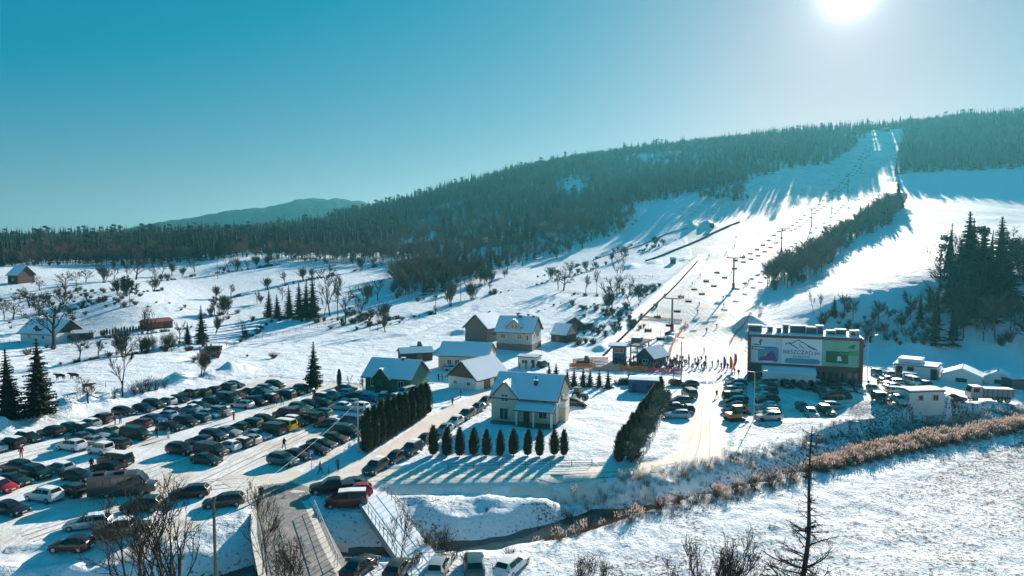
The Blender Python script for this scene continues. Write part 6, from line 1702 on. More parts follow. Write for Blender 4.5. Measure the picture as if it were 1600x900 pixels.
# ------------------------------------------------------------ dump truck
def truck():
    a, b = G(1512, 626), G(1580, 630)
    ang = math.atan2(b.y - a.y, b.x - a.x); L = (b - a).length
    root = ob('dump_truck', None, loc=((a.x + b.x) / 2, (a.y + b.y) / 2, gz(a.x, a.y)), rot=ang + math.pi)
    tag(root, 'dump truck with pale cab and grey tipper body before the marquees', 'truck')
    h = L / 2
    mb = MB(); mb.box(-h, h - .3, -.5, .5, .7, 1.0); build(mb, 'chassis', M_DARKSTEEL, root)
    mb = MB(); mb.add([(h - 2.1, -1.2, .8), (h, -1.2, .8), (h, 1.2, .8), (h - 2.1, 1.2, .8), (h - 2.1, -1.2, 3.0), (h - .35, -1.15, 3.0), (h - .35, 1.15, 3.0), (h - 2.1, 1.2, 3.0), (h, -1.2, 1.8), (h, 1.2, 1.8)],
        [(3, 2, 1, 0), (0, 1, 8, 5, 4), (2, 3, 7, 6, 9), (1, 2, 9, 8), (8, 9, 6, 5), (4, 5, 6, 7), (3, 0, 4, 7)]); c = build(mb, 'cab', PAINT['silver'], root)
    mb = MB(); mb.add([(h + .01, -1.05, 1.86), (h + .01, 1.05, 1.86), (h - .30, 1.02, 2.88), (h - .30, -1.02, 2.88)], [(0, 1, 2, 3)]); build(mb, 'windscreen', M_CARGLASS, c)
    for sg in (1, -1):
        mb = MB(); mb.box(h - 1.5, h - .5, sg * 1.2 - .02, sg * 1.2 + .02, 1.9, 2.7); build(mb, 'door_window', M_CARGLASS, c)
    mb = MB(); x0, x1 = -h, h - 2.4
    mb.add([(x0, -1.05, 1.15), (x1, -1.05, 1.15), (x1, 1.05, 1.15), (x0, 1.05, 1.15), (x0, -1.25, 2.7), (x1, -1.25, 2.7), (x1, 1.25, 2.7), (x0, 1.25, 2.7)], [(3, 2, 1, 0), (0, 1, 5, 4), (1, 2, 6, 5), (2, 3, 7, 6), (3, 0, 4, 7)])
    t = build(mb, 'tipper_body', mat('tipper_grey', (.30, .31, .30), rough=.6, var=.2), root)
    mb = MB(); mb.box(x0 + .05, x1 - .05, -1.2, 1.2, 2.55, 2.68); build(mb, 'snow_load', M_ROOFSNOW, root)
    for k in range(6):
        xx = x0 + (x1 - x0) * (k + .3) / 6
        for sg in (1, -1):
            mb = MB(); mb.add([(xx, sg * 1.10, 1.2), (xx + .12, sg * 1.10, 1.2), (xx + .12, sg * 1.31, 2.7), (xx, sg * 1.31, 2.7)], [(0, 1, 2, 3)]); build(mb, 'side_rib', M_DARKSTEEL, t)
    me = wheel_mesh(.52)
    for x in (h - .9, -h + 2.4, -h + 1.1):
        for sg in (1, -1): w = ob('wheel', me[0], root, loc=(x, sg * 1.0, .52)); ob('rim', me[1], w)
truck()

# ------------------------------------------------------------ excavator
def excavator():
    p = G(1147, 657)
    root = ob('excavator', None, loc=(p.x, p.y, gz(p.x, p.y)), rot=R(12))
    tag(root, 'orange mini excavator at the front of the left column of cars', 'excavator')
    orange = mat('excavator_orange', (.55, .22, .05), rough=.45)
    for sg in (1, -1):
        mb = MB(); pr = [(-1.4, .1), (-1.15, 0), (1.15, 0), (1.4, .1), (1.5, .35), (1.35, .6), (-1.35, .6), (-1.5, .35)]
        V = [(x, sg * .85 - .22, z) for x, z in pr] + [(x, sg * .85 + .22, z) for x, z in pr]; n = 8
        mb.add(V, [tuple(range(n)), tuple(range(n, 2 * n))[::-1]] + [(k, n + k, n + (k + 1) % n, (k + 1) % n) for k in range(n)]); build(mb, 'track', M_TYRE, root)
    mb = MB(); mb.box(-1.3, 1.0, -.9, .9, .62, 1.35); build(mb, 'house', orange, root)
    mb = MB(); mb.box(-.3, .95, -.85, .15, 1.36, 2.6); c = build(mb, 'cab', M_TRIM, root)
    mb = MB(); mb.box(.951, .97, -.78, .08, 1.5, 2.5); build(mb, 'windscreen', M_CARGLASS, c)
    mb = MB(); mb.box(-.2, .85, -.87, -.851, 1.6, 2.5); build(mb, 'side_window', M_CARGLASS, c)
    mb = MB(); mb.box(-.35, 1.0, -.9, .2, 2.6, 2.68); build(mb, 'cab_roof', orange, c)
    mb = MB(); mb.tube((.9, .5, 1.2), (2.2, .5, 2.6), .16, .13, 6); build(mb, 'boom', orange, root)
    mb = MB(); mb.tube((2.2, .5, 2.6), (3.2, .5, 1.3), .12, .10, 6); build(mb, 'dipper_arm', orange, root)
    mb = MB(); mb.add([(3.0, .2, 1.3), (3.5, .2, 1.0), (3.2, .2, .55), (2.8, .2, .8), (3.0, .8, 1.3), (3.5, .8, 1.0), (3.2, .8, .55), (2.8, .8, .8)], [(0, 1, 2, 3), (7, 6, 5, 4), (0, 4, 5, 1), (1, 5, 6, 2), (2, 6, 7, 3)]); build(mb, 'bucket', M_DARKSTEEL, root)
    mb = MB(); mb.box(1.5, 1.62, -1.0, 1.0, .05, .5); build(mb, 'dozer_blade', orange, root)
excavator()
# ------------------------------------------------------------ snow groomers and tractor
def groomer(label, px, py, rot, s=1.0, green=False):
    p = G(px, py); root = ob('snow_groomer', None, loc=p, rot=rot, scale=s); tag(root, label, 'snow groomer')
    dk = mat('groomer_green', (.03, .09, .07), rough=.4) if green else PAINT['black']
    for sg in (1, -1):
        mb = MB(); pr = [(-2.3, .35), (-1.9, 0), (1.9, 0), (2.4, .4), (2.2, .9), (-2.1, .9)]; n = 6
        V = [(x, sg * 1.3 - .5, z) for x, z in pr] + [(x, sg * 1.3 + .5, z) for x, z in pr]
        mb.add(V, [tuple(range(n)), tuple(range(n, 2 * n))[::-1]] + [(k, n + k, n + (k + 1) % n, (k + 1) % n) for k in range(n)]); build(mb, 'track', M_TYRE, root)
    mb = MB(); mb.box(-2.2, 1.6, -.8, .8, .7, 1.4); build(mb, 'body', dk, root)
    mb = MB(); mb.add([(-.1, -.9, 1.4), (1.6, -.9, 1.4), (1.6, .9, 1.4), (-.1, .9, 1.4), (.1, -.8, 2.7), (1.0, -.8, 2.7), (1.0, .8, 2.7), (.1, .8, 2.7)], [(0, 1, 5, 4), (1, 2, 6, 5), (2, 3, 7, 6), (3, 0, 4, 7), (4, 5, 6, 7)]); c = build(mb, 'cab', dk, root)
    mb = MB(); mb.add([(1.52, -.8, 1.52), (1.52, .8, 1.52), (1.07, .75, 2.6), (1.07, -.75, 2.6)], [(0, 1, 2, 3)]); build(MB().add([(x + .04, y, z + .02) for x, y, z in mb.v], mb.f), 'windscreen', M_CARGLASS, c)
    mb = MB(); mb.add([(2.7, -2.1, .1), (3.0, 0, .1), (2.7, 2.1, .1), (2.8, 2.1, 1.1), (3.1, 0, 1.1), (2.8, -2.1, 1.1)], [(0, 1, 4, 5), (1, 2, 3, 4)]); mb.box(1.8, 2.95, -.15, .15, .5, .7); build(mb, 'front_blade', M_DARKSTEEL, root)
    mb = MB(); mb.box(-3.3, -2.4, -2.0, 2.0, .1, .7); build(mb, 'tiller', M_DARKSTEEL, root)
groomer('dark snow groomer on the white slope behind the green house', 652, 548, R(10), .95)
groomer('green snow groomer at the left end of the orange netting', 913, 571, R(-10), .9, True)
groomer('snow groomer parked below the orange netting', 983, 600, R(5), .9)
def tractor():
    p = G(905, 624); root = ob('tractor', None, loc=p, rot=R(-30)); tag(root, 'small green tractor beside the cream house', 'tractor')
    gm = mat('tractor_green', (.04, .16, .09), rough=.5)
    mb = MB(); mb.box(.2, 1.7, -.4, .4, .6, 1.3); build(mb, 'bonnet', gm, root)
    mb = MB(); mb.box(-.9, .2, -.6, .6, .8, 2.3); c = build(mb, 'cab', M_CARGLASS, root); mb = MB(); mb.box(-1.0, .3, -.7, .7, 2.3, 2.4); build(mb, 'cab_roof', gm, c)
    big, sm = wheel_mesh(.75), wheel_mesh(.45)
    for sg in (1, -1):
        w = ob('wheel', big[0], root, loc=(-.5, sg * .85, .75), scale=(1, 1.6, 1)); ob('rim', big[1], w); w = ob('wheel', sm[0], root, loc=(1.3, sg * .7, .45)); ob('rim', sm[1], w)
tractor()
# ============================================================ chair lift
M_PYLON = mat('lift_steel', (.20, .20, .21), rough=.5, metal=.5)
M_PADS = mat('red_pylon_padding', (.55, .04, .06), rough=.7)
M_CABLE = mat('haul_rope', (.06, .06, .065), rough=.6)
M_CHAIR = mat('chair_black', (.025, .025, .028), rough=.6)
PY = [(1050, 517, 466), (1146, 451, 403), (1221, 393, 357), (1268, 353, 326), (1300, 326, 298), (1325, 300, 271), (1345, 271, 247), (1359, 243, 222), (1372, 216, 196)]
PB = [G(x, y) for x, y, _ in PY]
PH = [max(9.0, min(17.0, hpx(p, y - t))) for p, (x, y, t) in zip(PB, PY)]
ARM = 2.7
station = G(1000, 560)
dirs = []
for i in range(len(PB)):
    a = PB[max(i - 1, 0)] if i > 0 else station; b = PB[min(i + 1, len(PB) - 1)]
    d = Vector((b.x - a.x, b.y - a.y, 0)).normalized(); dirs.append(d)
ends = []
for i, (p, h, d) in enumerate(zip(PB, PH, dirs)):
    side = Vector((d.y, -d.x, 0))
    root = ob('lift_pylon', None, loc=p)
    tag(root, f'T-shaped steel chairlift pylon, {ORD[i]} from the bottom of the run', 'pylon', 'chairlift pylons')
    mb = MB(); mb.tube((0, 0, -.5), (0, 0, h), .42, .3, 8); build(mb, 'mast', M_PYLON, root, 40)
    mb = MB(); mb.tube(side * -ARM + Vector((0, 0, h)), side * ARM + Vector((0, 0, h)), .2, .2, 6); build(mb, 'crossarm', M_PYLON, root, 40)
    for sg in (-1, 1):
        c = side * (sg * ARM) + Vector((0, 0, h + .35))
        mb = MB(); mb.tube(c - d * 1.6 - Vector((0, 0, .15)), c + d * 1.6, .17, .17, 6); mb.tube(c - Vector((0, 0, .4)), c, .12, .12, 5); build(mb, 'sheave_train', M_DARKSTEEL, root)
        mb = MB(); mb.tube(c, c + Vector((0, 0, 1.2)), .07, .07, 5); mb.tube(c + Vector((0, 0, 1.2)) - d * .5, c + Vector((0, 0, 1.2)) + d * .5, .07, .07, 5); build(mb, 'lifting_frame', M_PYLON, root)
    if i < 3:
        mb = MB(); mb.tube((0, 0, -.2), (0, 0, 2.4), .62, .62, 8); build(mb, 'padding', M_PADS, root, 40)
    mb = MB(); mb.box(-.9, .9, -.9, .9, -1.2, .12); build(mb, 'footing', M_STONE, root)
    if i in (1, 4): pass
    ends.append([p + side * (sg * ARM) + Vector((0, 0, h + .5)) for sg in (-1, 1)])
st0 = [station + Vector((dirs[0].y, -dirs[0].x, 0)) * (sg * ARM) + Vector((0, 0, 4.6)) for sg in (-1, 1)]
top_end = G(1382, 206)
st1 = [top_end + Vector((dirs[-1].y, -dirs[-1].x, 0)) * (sg * ARM) + Vector((0, 0, 6)) for sg in (-1, 1)]
lines = [[st0[k]] + [e[k] for e in ends] + [st1[k]] for k in range(2)]
rope_pts = []
for k in range(2):
    pts = []
    L = lines[k]
    for a, b in zip(L[:-1], L[1:]):
        n = 10; ln = (b - a).length
        for j in range(n):
            t = j / n; q = a.lerp(b, t); q.z -= 4 * t * (1 - t) * ln * .022; pts.append(q)
    pts.append(L[-1]); rope_pts.append(pts)
    mb = MB()
    for i in range(len(pts) - 1): mb.tube(pts[i], pts[i + 1], .035, .035, 4, cap=False)
    tag(build(mb, 'haul_rope', M_CABLE), f'chairlift cable on the {"left" if k == 0 else "right"} side of the pylons', 'cable', 'chairlift cables')
# terminal
def terminal():
    root = ob('lift_terminal', None, loc=station, rot=math.atan2(dirs[0].y, dirs[0].x)); tag(root, 'steel drive terminal of the chairlift between the huts', 'lift station')
    for x in (-3, 2.5):
        for y in (-1.6, 1.6):
            mb = MB(); mb.tube((x, y, -.4), (x, y, 4.2), .2, .2, 6); build(mb, 'column', M_PYLON, root)
    mb = MB(); [mb.box(-5, 5, y - .15, y + .15, 4.2, 4.6) for y in (-1.6,)]; build(mb, 'beam', M_PYLON, root)
    mb = MB(); mb.box(-5, 5, 1.45, 1.75, 4.2, 4.6); build(mb, 'beam', M_PYLON, root)
    for x in (-4.4, -2.2, 0, 2.2, 4.4):
        mb = MB(); mb.box(x - .12, x + .12, -2.6, 2.6, 4.62, 4.85); build(mb, 'cross_beam', M_PYLON, root)
    mb = MB(); mb.tube((-2.5, 0, 3.75), (-2.5, 0, 4.05), 2.5, 2.5, 20); build(mb, 'bullwheel', M_DARKSTEEL, root, 40)
    mb = MB(); mb.box(-4.2, -1.2, -1.1, 1.1, 4.9, 6.0); d = build(mb, 'drive_housing', M_NAVY, root); mb = MB(); mb.box(-4.3, -1.1, -1.2, 1.2, 6.0, 6.15); build(mb, 'snow_layer', M_ROOFSNOW, d)
terminal()
t = G(1384, 205)
h = House('top_station', 'small top station hut of the chairlift on the summit', (1378, 206), (1388, 206), 6, 4, 6, M_WOOD_DARK, 'lift station')
h.window('front', h.w * .3, 1.5, 2, 1.2, 1)

# ------------------------------------------------------------ people
M_SKIN = mat('skin', (.50, .32, .24), rough=.6)
CLOTH = {n: mat('cloth_' + n.replace(' ', '_'), c, rough=.85) for n, c in (('black', (.02, .02, .022)), ('navy', (.02, .03, .08)), ('red', (.45, .03, .05)), ('maroon', (.16, .02, .04)), ('orange', (.62, .25, .04)), ('grey', (.16, .165, .17)), ('teal', (.03, .16, .20)), ('violet', (.16, .08, .30)), ('pink', (.60, .12, .25)), ('green', (.04, .20, .08)), ('white', (.62, .63, .64)), ('brown', (.12, .08, .05)))}
def figure(pose):
    """one continuous skinned body; joints in metres, facing +x"""
    J = {'pelvis': (0, 0, .95), 'waist': (0, 0, 1.1), 'chest': (.01, 0, 1.32), 'neck': (.01, 0, 1.50), 'head': (.03, 0, 1.62), 'crown': (.02, 0, 1.74),
         'lh': (0, .10, .92), 'lk': (.03, .11, .50), 'la': (-.01, .12, .09), 'lt': (.14, .13, .04), 'rh': (0, -.10, .92), 'rk': (.03, -.11, .50), 'ra': (-.01, -.12, .09), 'rt': (.14, -.13, .04),
         'ls': (.01, .19, 1.42), 'le': (-.02, .27, 1.16), 'lw': (.08, .28, .95), 'lf': (.12, .27, .86), 'rs': (.01, -.19, 1.42), 're': (-.02, -.27, 1.16), 'rw': (.08, -.28, .95), 'rf': (.12, -.27, .86)}
    J.update(pose)
    Rr = {'pelvis': .165, 'waist': .16, 'chest': .19, 'neck': .075, 'head': .105, 'crown': .085, 'lh': .115, 'lk': .08, 'la': .065, 'lt': .05, 'ls': .10, 'le': .068, 'lw': .052, 'lf': .048}
    for k in list(Rr):
        if k[0] == 'l' and len(k) == 2: Rr['r' + k[1]] = Rr[k]
    E = [('pelvis', 'waist'), ('waist', 'chest'), ('chest', 'neck'), ('neck', 'head'), ('head', 'crown')]
    for s in 'lr': E += [('pelvis', s + 'h'), (s + 'h', s + 'k'), (s + 'k', s + 'a'), (s + 'a', s + 't'), ('chest', s + 's'), (s + 's', s + 'e'), (s + 'e', s + 'w'), (s + 'w', s + 'f')]
    names = list(J); idx = {n: i for i, n in enumerate(names)}
    me = bpy.data.meshes.new('figure'); me.from_pydata([J[n] for n in names], [(idx[a], idx[b]) for a, b in E], [])
    o = bpy.data.objects.new('figure', me); COL.objects.link(o)
    sk = o.modifiers.new('skin', 'SKIN'); sk.use_smooth_shade = True
    for n in names:
        v = me.skin_vertices[0].data[idx[n]]; r = Rr[n]; v.radius = (r, r); v.use_root = n == 'pelvis'
    o.modifiers.new('sub', 'SUBSURF').levels = 1
    dg = bpy.context.evaluated_depsgraph_get()
    out = bpy.data.meshes.new_from_object(o.evaluated_get(dg)); bpy.data.objects.remove(o)
    out.materials.clear()
    for m in (CLOTH['black'], CLOTH['grey'], M_SKIN, CLOTH['black']): out.materials.append(m)
    # zones by nearest joint: jacket, trousers, face, hat / boots / gloves
    co = {n: Vector(J[n]) for n in names}
    up = {'waist', 'chest', 'neck', 'ls', 'rs', 'le', 're', 'lw', 'rw'}
    for f in out.polygons:
        c = f.center; n = min(co, key=lambda q: (co[q] - c).length / (1.3 if q in ('pelvis', 'chest') else 1))
        hd = co['head']
        if n in ('head', 'crown'): f.material_index = 2 if (c.x > hd.x + .02 and c.z < hd.z + .07) else 3
        elif n in ('lf', 'rf', 'la', 'ra', 'lt', 'rt'): f.material_index = 3
        elif n in up: f.material_index = 0
        else: f.material_index = 1
    return out
POSE = {
    'standing': figure({}),
    'turned': figure({'lw': (.20, .20, 1.10), 'lf': (.27, .16, 1.14), 'le': (.02, .27, 1.14), 'rt': (.12, -.17, .04)}),
    'walking': figure({'lk': (.20, .11, .52), 'la': (.26, .12, .12), 'lt': (.40, .12, .10), 'rk': (-.04, -.11, .50), 'ra': (-.30, -.12, .12), 'rt': (-.18, -.13, .04), 'lw': (-.10, .28, .95), 'lf': (-.12, .27, .86), 'le': (-.10, .27, 1.16), 'rw': (.20, -.26, 1.02), 'rf': (.26, -.25, .97)}),
    'skiing': figure({'pelvis': (-.10, 0, .72), 'waist': (-.02, 0, .86), 'chest': (.14, 0, 1.04), 'neck': (.24, 0, 1.18), 'head': (.31, 0, 1.27), 'crown': (.33, 0, 1.39), 'lh': (-.10, .12, .70), 'lk': (.20, .15, .46), 'rh': (-.10, -.12, .70), 'rk': (.20, -.15, .46), 'la': (.0, .15, .12), 'ra': (.0, -.15, .12), 'lt': (.15, .15, .08), 'rt': (.15, -.15, .08), 'ls': (.16, .20, 1.12), 'le': (.20, .34, .90), 'lw': (.40, .34, .86), 'lf': (.48, .32, .87), 'rs': (.16, -.20, 1.12), 're': (.20, -.34, .90), 'rw': (.40, -.34, .86), 'rf': (.48, -.32, .87)}),
    'seated': figure({'pelvis': (0, 0, .14), 'waist': (0, 0, .30), 'chest': (.02, 0, .52), 'neck': (.03, 0, .70), 'head': (.05, 0, .82), 'crown': (.04, 0, .94), 'lh': (.06, .10, .12), 'lk': (.48, .11, .12), 'la': (.50, .12, -.32), 'lt': (.66, .12, -.36), 'rh': (.06, -.10, .12), 'rk': (.48, -.11, .12), 'ra': (.50, -.12, -.32), 'rt': (.66, -.12, -.36), 'ls': (.02, .19, .62), 'le': (.05, .26, .38), 'lw': (.26, .20, .30), 'lf': (.34, .16, .30), 'rs': (.02, -.19, .62), 're': (.05, -.26, .38), 'rw': (.26, -.20, .30), 'rf': (.34, -.16, .30)}),
}
def ski_mesh():
    mb = MB(); mb.add([(-.75, -.05, 0), (.75, -.05, 0), (.75, .05, 0), (-.75, .05, 0), (-.75, -.05, .03), (.75, -.05, .03), (.75, .05, .03), (-.75, .05, .03), (.92, -.04, .10), (.92, .04, .10)], [(3, 2, 1, 0), (4, 5, 6, 7), (0, 1, 5, 4), (2, 3, 7, 6), (3, 0, 4, 7), (1, 8, 5), (2, 6, 9), (5, 8, 9, 6), (1, 2, 9, 8)])
    return mb.mesh('ski', mat('ski_top', (.20, .06, .06), rough=.4))
SKI = ski_mesh()
POLE = MB().tube((0, 0, 0), (.12, 0, 1.1), .014, .014, 4).mesh('ski_pole', M_DARKSTEEL)
def person(pose, jacket, trousers, loc, rot, label, group=None, skis=False, helmet='black', s=1.0, poles=False):
    lift = .05 if skis else 0
    o = ob('person', POSE[pose], loc=(loc[0], loc[1], loc[2] + lift), rot=rot, scale=s)
    for i, m in ((0, CLOTH[jacket]), (1, CLOTH[trousers]), (3, CLOTH[helmet])):
        o.material_slots[i].link = 'OBJECT'; o.material_slots[i].material = m
    tag(o, label, 'person', group)
    if skis:
        for sg in (1, -1): ob('ski', SKI, o, loc=(.1, sg * .14, -.05 if pose != 'seated' else -.44))
    if poles:
        for sg in (1, -1): ob('ski_pole', POLE, o, loc=(.05 if pose != 'skiing' else .3, sg * .34, -.04))
    return o
JC = ['black', 'navy', 'maroon', 'black', 'red', 'grey', 'teal', 'black', 'violet', 'brown', 'navy', 'green', 'white', 'black', 'maroon']
TC = ['black', 'grey', 'black', 'navy', 'black', 'brown', 'black', 'maroon']
# the queue before the lift, row by row
rg = random.Random(99)
q = []
for k in range(104):                      # dense part of the queue
    q.append((rg.uniform(958, 1062), rg.uniform(565, 582)))
for k in range(28):
    q.append((rg.uniform(1055, 1118), rg.uniform(562, 583)))
for k, (x, y) in enumerate(sorted(q)):
    p = G(x, y); j, t_ = JC[rg.randrange(15)], TC[rg.randrange(8)]
    if x < 1060 and rg.random() < .4: j = rg.choice(['maroon', 'red'])
    person(rg.choice(['standing', 'turned', 'standing', 'walking']), j, t_, p, rg.uniform(0, 6.28), f'skier in {j} jacket, {ORD[k] + " from the left" if k < 70 else ORD[len(q) - 1 - k] + " from the right"} in the queue at the lift', 'skiers queueing at the lift', skis=rg.random() < .5, helmet=rg.choice(['black', 'red', 'grey', 'white', 'navy']))
for k, (x, y, j, t_, lab) in enumerate([(1100, 553, 'black', 'grey', 'skier arriving at the foot of the run in black, the upper one'), (1096, 565, 'black', 'black', 'skier with spread arms at the foot of the run'), (1113, 574, 'green', 'black', 'skier in green left of the flags'), (1122, 572, 'teal', 'brown', 'skier in teal left of the flags'), (1127, 577, 'red', 'black', 'skier in red left of the flags'), (1133, 574, 'grey', 'black', 'skier in grey left of the flags'), (1137, 578, 'black', 'navy', 'skier in black right beside the flags'), (1148, 585, 'navy', 'black', 'person in navy at the corner of the snow bank by the lodge'), (1154, 588, 'black', 'black', 'person in black at the corner of the snow bank by the lodge')]):
    person('standing' if k != 1 else 'skiing', j, t_, G(x, y), k * 1.7, lab, skis=k < 7)
# skiers on the run
SK = [(1093, 477, 'black'), (1090, 490, 'teal'), (1130, 468, 'navy'), (1131, 479, 'violet'), (1164, 447, 'black'), (1170, 443, 'grey'), (1143, 428, 'red'), (1082, 445, 'black'), (1094, 432, 'brown'), (1135, 396, 'black'), (1148, 386, 'navy'), (1186, 366, 'grey'), (1150, 372, 'black'), (1108, 402, 'red'), (1078, 349, 'navy'), (1245, 283, 'black'), (1285, 290, 'red'), (1221, 283, 'grey'), (1250, 305, 'navy'), (1180, 312, 'black'), (1200, 335, 'red'), (1240, 325, 'black'), (1104, 520, 'grey'), (1120, 512, 'red'), (1075, 512, 'orange'), (1295, 282, 'black'), (1162, 402, 'green')]
for k, (x, y, j) in enumerate(sorted(SK, key=lambda c: -c[1])):
    person('skiing' if k % 3 else 'standing', j, TC[k % 8], G(x, y), R(-120 + 35 * math.sin(k * 2.1)), f'skier in {j} on the ski run, {ORD[k]} from the bottom', 'skiers on the run', skis=True, poles=True)
# people in the car parks and village
for x, y, pose, j, t_, lab in [
    (33, 715, 'standing', 'red', 'beige' if False else 'brown', 'person in red jacket in the lane by the snow bank'), (143, 735, 'standing', 'black', 'black', 'person in black behind the silver estate in the left car park'), (180, 664, 'standing', 'black', 'black', 'person in black between the rows, left of two'), (188, 662, 'turned', 'grey', 'black', 'person in grey between the rows, right of two'), (245, 684, 'turned', 'black', 'black', 'person loading the dark van'), (263, 685, 'standing', 'grey', 'white', 'person in pale trousers behind the dark van'),
    (296, 626, 'standing', 'maroon', 'black', 'person in maroon at the snow bank row'), (348, 655, 'turned', 'red', 'black', 'person in red bending over bags between the rows'), (365, 657, 'standing', 'grey', 'maroon', 'person in grey with red trousers between the rows'), (430, 632, 'walking', 'red', 'navy', 'person in red walking up the lane'), (441, 632, 'walking', 'orange', 'black', 'person in orange walking up the lane'), (491, 622, 'standing', 'black', 'navy', 'person in black beside the lone spruce'), (444, 702, 'walking', 'black', 'black', 'person in black walking down the lane'), (500, 741, 'walking', 'pink', 'navy', 'person in pink jacket at the junction'), (514, 740, 'turned', 'green', 'black', 'child in dark green beside the pickup'), (528, 736, 'walking', 'teal', 'black', 'person in teal jacket above the pickup'), (408, 781, 'standing', 'navy', 'black', 'person in navy beside the bridge road'),
    (707, 633, 'standing', 'pink', 'black', 'person in pink on the driveway verge'), (720, 621, 'standing', 'navy', 'black', 'person in dark clothes near the barn'), (685, 595, 'standing', 'black', 'black', 'left person of the pair beside the green house'), (691, 595, 'standing', 'navy', 'black', 'right person of the pair beside the green house'), (1120, 622, 'walking', 'black', 'grey', 'person walking down the right lane'), (1357, 606, 'standing', 'black', 'black', 'person in black right of the lodge'), (1321, 600, 'standing', 'navy', 'black', 'person in the shade before the lodge windows'), (1275, 597, 'standing', 'black', 'black', 'person before the arcade'), (1205, 600, 'turned', 'white', 'navy', 'person in white before the arcade'), (1213, 602, 'standing', 'teal', 'black', 'person in teal before the arcade'), (1372, 604, 'turned', 'brown', 'black', 'person leaning beside the right car group'), (812, 577, 'standing', 'black', 'black', 'person at the left of the white kiosk'), (822, 578, 'turned', 'navy', 'black', 'person at the front of the white kiosk'), (830, 578, 'standing', 'white', 'grey', 'person in white at the white kiosk')]:
    person(pose, j, t_, G(x, y), random.uniform(0, 6.28), lab, s=.62 if 'child' in lab else 1.0)

# ------------------------------------------------------------ chairs on the rope
def chair_parts():
    h = MB(); h.tube((0, 0, 0), (0, 0, -2.0), .035, .035, 5); h.tube((0, -1.1, -2.0), (0, 1.1, -2.0), .035, .035, 5); 
    for y in (-1.1, 1.1): h.tube((0, y, -2.0), (.05, y, -3.0), .03, .03, 4)
    s = MB(); s.box(-.05, .5, -1.1, 1.1, -3.05, -2.95)
    b = MB(); b.add([(-.05, -1.1, -2.95), (-.05, 1.1, -2.95), (-.20, 1.1, -2.35), (-.20, -1.1, -2.35), (0, -1.1, -2.95), (0, 1.1, -2.95), (-.15, 1.1, -2.35), (-.15, -1.1, -2.35)], [(0, 1, 2, 3), (7, 6, 5, 4), (0, 4, 5, 1), (3, 2, 6, 7)])
    f = MB(); f.tube((.55, -1.05, -2.45), (.55, 1.05, -2.45), .03, .03, 4); f.tube((.55, -.4, -2.45), (.6, -.4, -3.4), .02, .02, 4); f.tube((.55, .4, -2.45), (.6, .4, -3.4), .02, .02, 4)
    return [h.mesh('hanger', M_CHAIR), s.mesh('seat', M_CHAIR), b.mesh('backrest', M_CHAIR), f.mesh('restraint_bar', M_CHAIR)]
CH = chair_parts()
for k in range(2):
    pts = rope_pts[k]; acc = 0; nxt = 9 if k == 0 else 16; n = 0
    for i in range(len(pts) - 1):
        a, b = pts[i], pts[i + 1]; ln = (b - a).length
        while acc + ln > nxt:
            c = a.lerp(b, (nxt - acc) / ln); d = b - a
            ang = math.atan2(d.y, d.x) + (0 if k == 0 else math.pi)
            step = 15.5 if c.y < 520 else 21
            nxt += step
            if min((Vector((c.x, c.y)) - Vector((p.x, p.y))).length for p in PB) < 4: continue
            if n > 42: break
            e = ob('lift_chair', None, loc=c, rot=ang)
            tag(e, f'chairlift seat on the {"left" if k == 0 else "right"} rope, {ORD[n]} from the bottom station', 'lift chair', 'chairlift seats')
            for pn, me in zip(('hanger', 'seat', 'backrest', 'restraint_bar'), CH if c.y < 560 else CH[:3]): ob(pn, me, e)
            if k == 0 and 200 < c.y < 430 and n % 5 != 4:
                for m, y in enumerate((-.72, 0, .72)[:2 + n % 2]):
                    w = Vector((math.cos(ang) * .1 - math.sin(ang) * y, math.sin(ang) * .1 + math.cos(ang) * y, -2.98))
                    person('seated', JC[(n * 3 + m) % 15], TC[(n + m) % 8], c + w, ang, f'rider {["on the inner", "in the middle", "on the outer"][m]} place of the {ORD[n]} chair of the left rope', 'riders on the chairlift', skis=True)
            n += 1
        acc += ln

# ------------------------------------------------------------ belt lift, nets, flags on the run
M_ORANGE = mat('orange_netting', (.95, .22, .03), rough=.7)
M_REDNET = mat('red_netting', (.80, .05, .10), rough=.7)
M_WOODPOST = mat('wooden_post', (.16, .11, .075), rough=.85)
def net(name, label, pix, hgt, m, step=2.4, slack=.12, holes=False):
    pts = [G(*p) for p in pix]; root = ob(name, None, loc=pts[0]); tag(root, label, 'netting')
    P = resample(pts, step); Z = [gz(p.x, p.y) for p in P]
    mb = MB(); n = 5
    for i in range(len(P) - 1):
        a, b = P[i], P[i + 1]
        # horizontal bands of the mesh
        for k in range(n):
            z0, z1 = hgt * (k + .06) / n, hgt * (k + .80) / n
            s = .06 * math.sin(i * 1.7 + k)
            mb.add([(a.x - pts[0].x, a.y - pts[0].y, Z[i] + z0 - pts[0].z), (b.x - pts[0].x, b.y - pts[0].y, Z[i + 1] + z0 + s - pts[0].z), (b.x - pts[0].x, b.y - pts[0].y, Z[i + 1] + z1 + s - pts[0].z), (a.x - pts[0].x, a.y - pts[0].y, Z[i] + z1 - pts[0].z)], [(0, 1, 2, 3)])
    o = build(mb, 'mesh_band', m, root); o['kind'] = 'stuff'
    for i in range(0, len(P), 2):
        c = MB(); c.tube((P[i].x - pts[0].x, P[i].y - pts[0].y, Z[i] - .3 - pts[0].z), (P[i].x - pts[0].x, P[i].y - pts[0].y, Z[i] + hgt + .15 - pts[0].z), .04, .04, 5); build(c, 'post', M_WOODPOST, root)
net('safety_net', 'orange safety net before the lift queue', [(890, 576), (930, 578), (970, 580), (1012, 582)], 1.5, M_ORANGE)
net('safety_net', 'orange safety net behind the green groomer', [(895, 568), (925, 566), (950, 566)], 1.3, M_ORANGE)
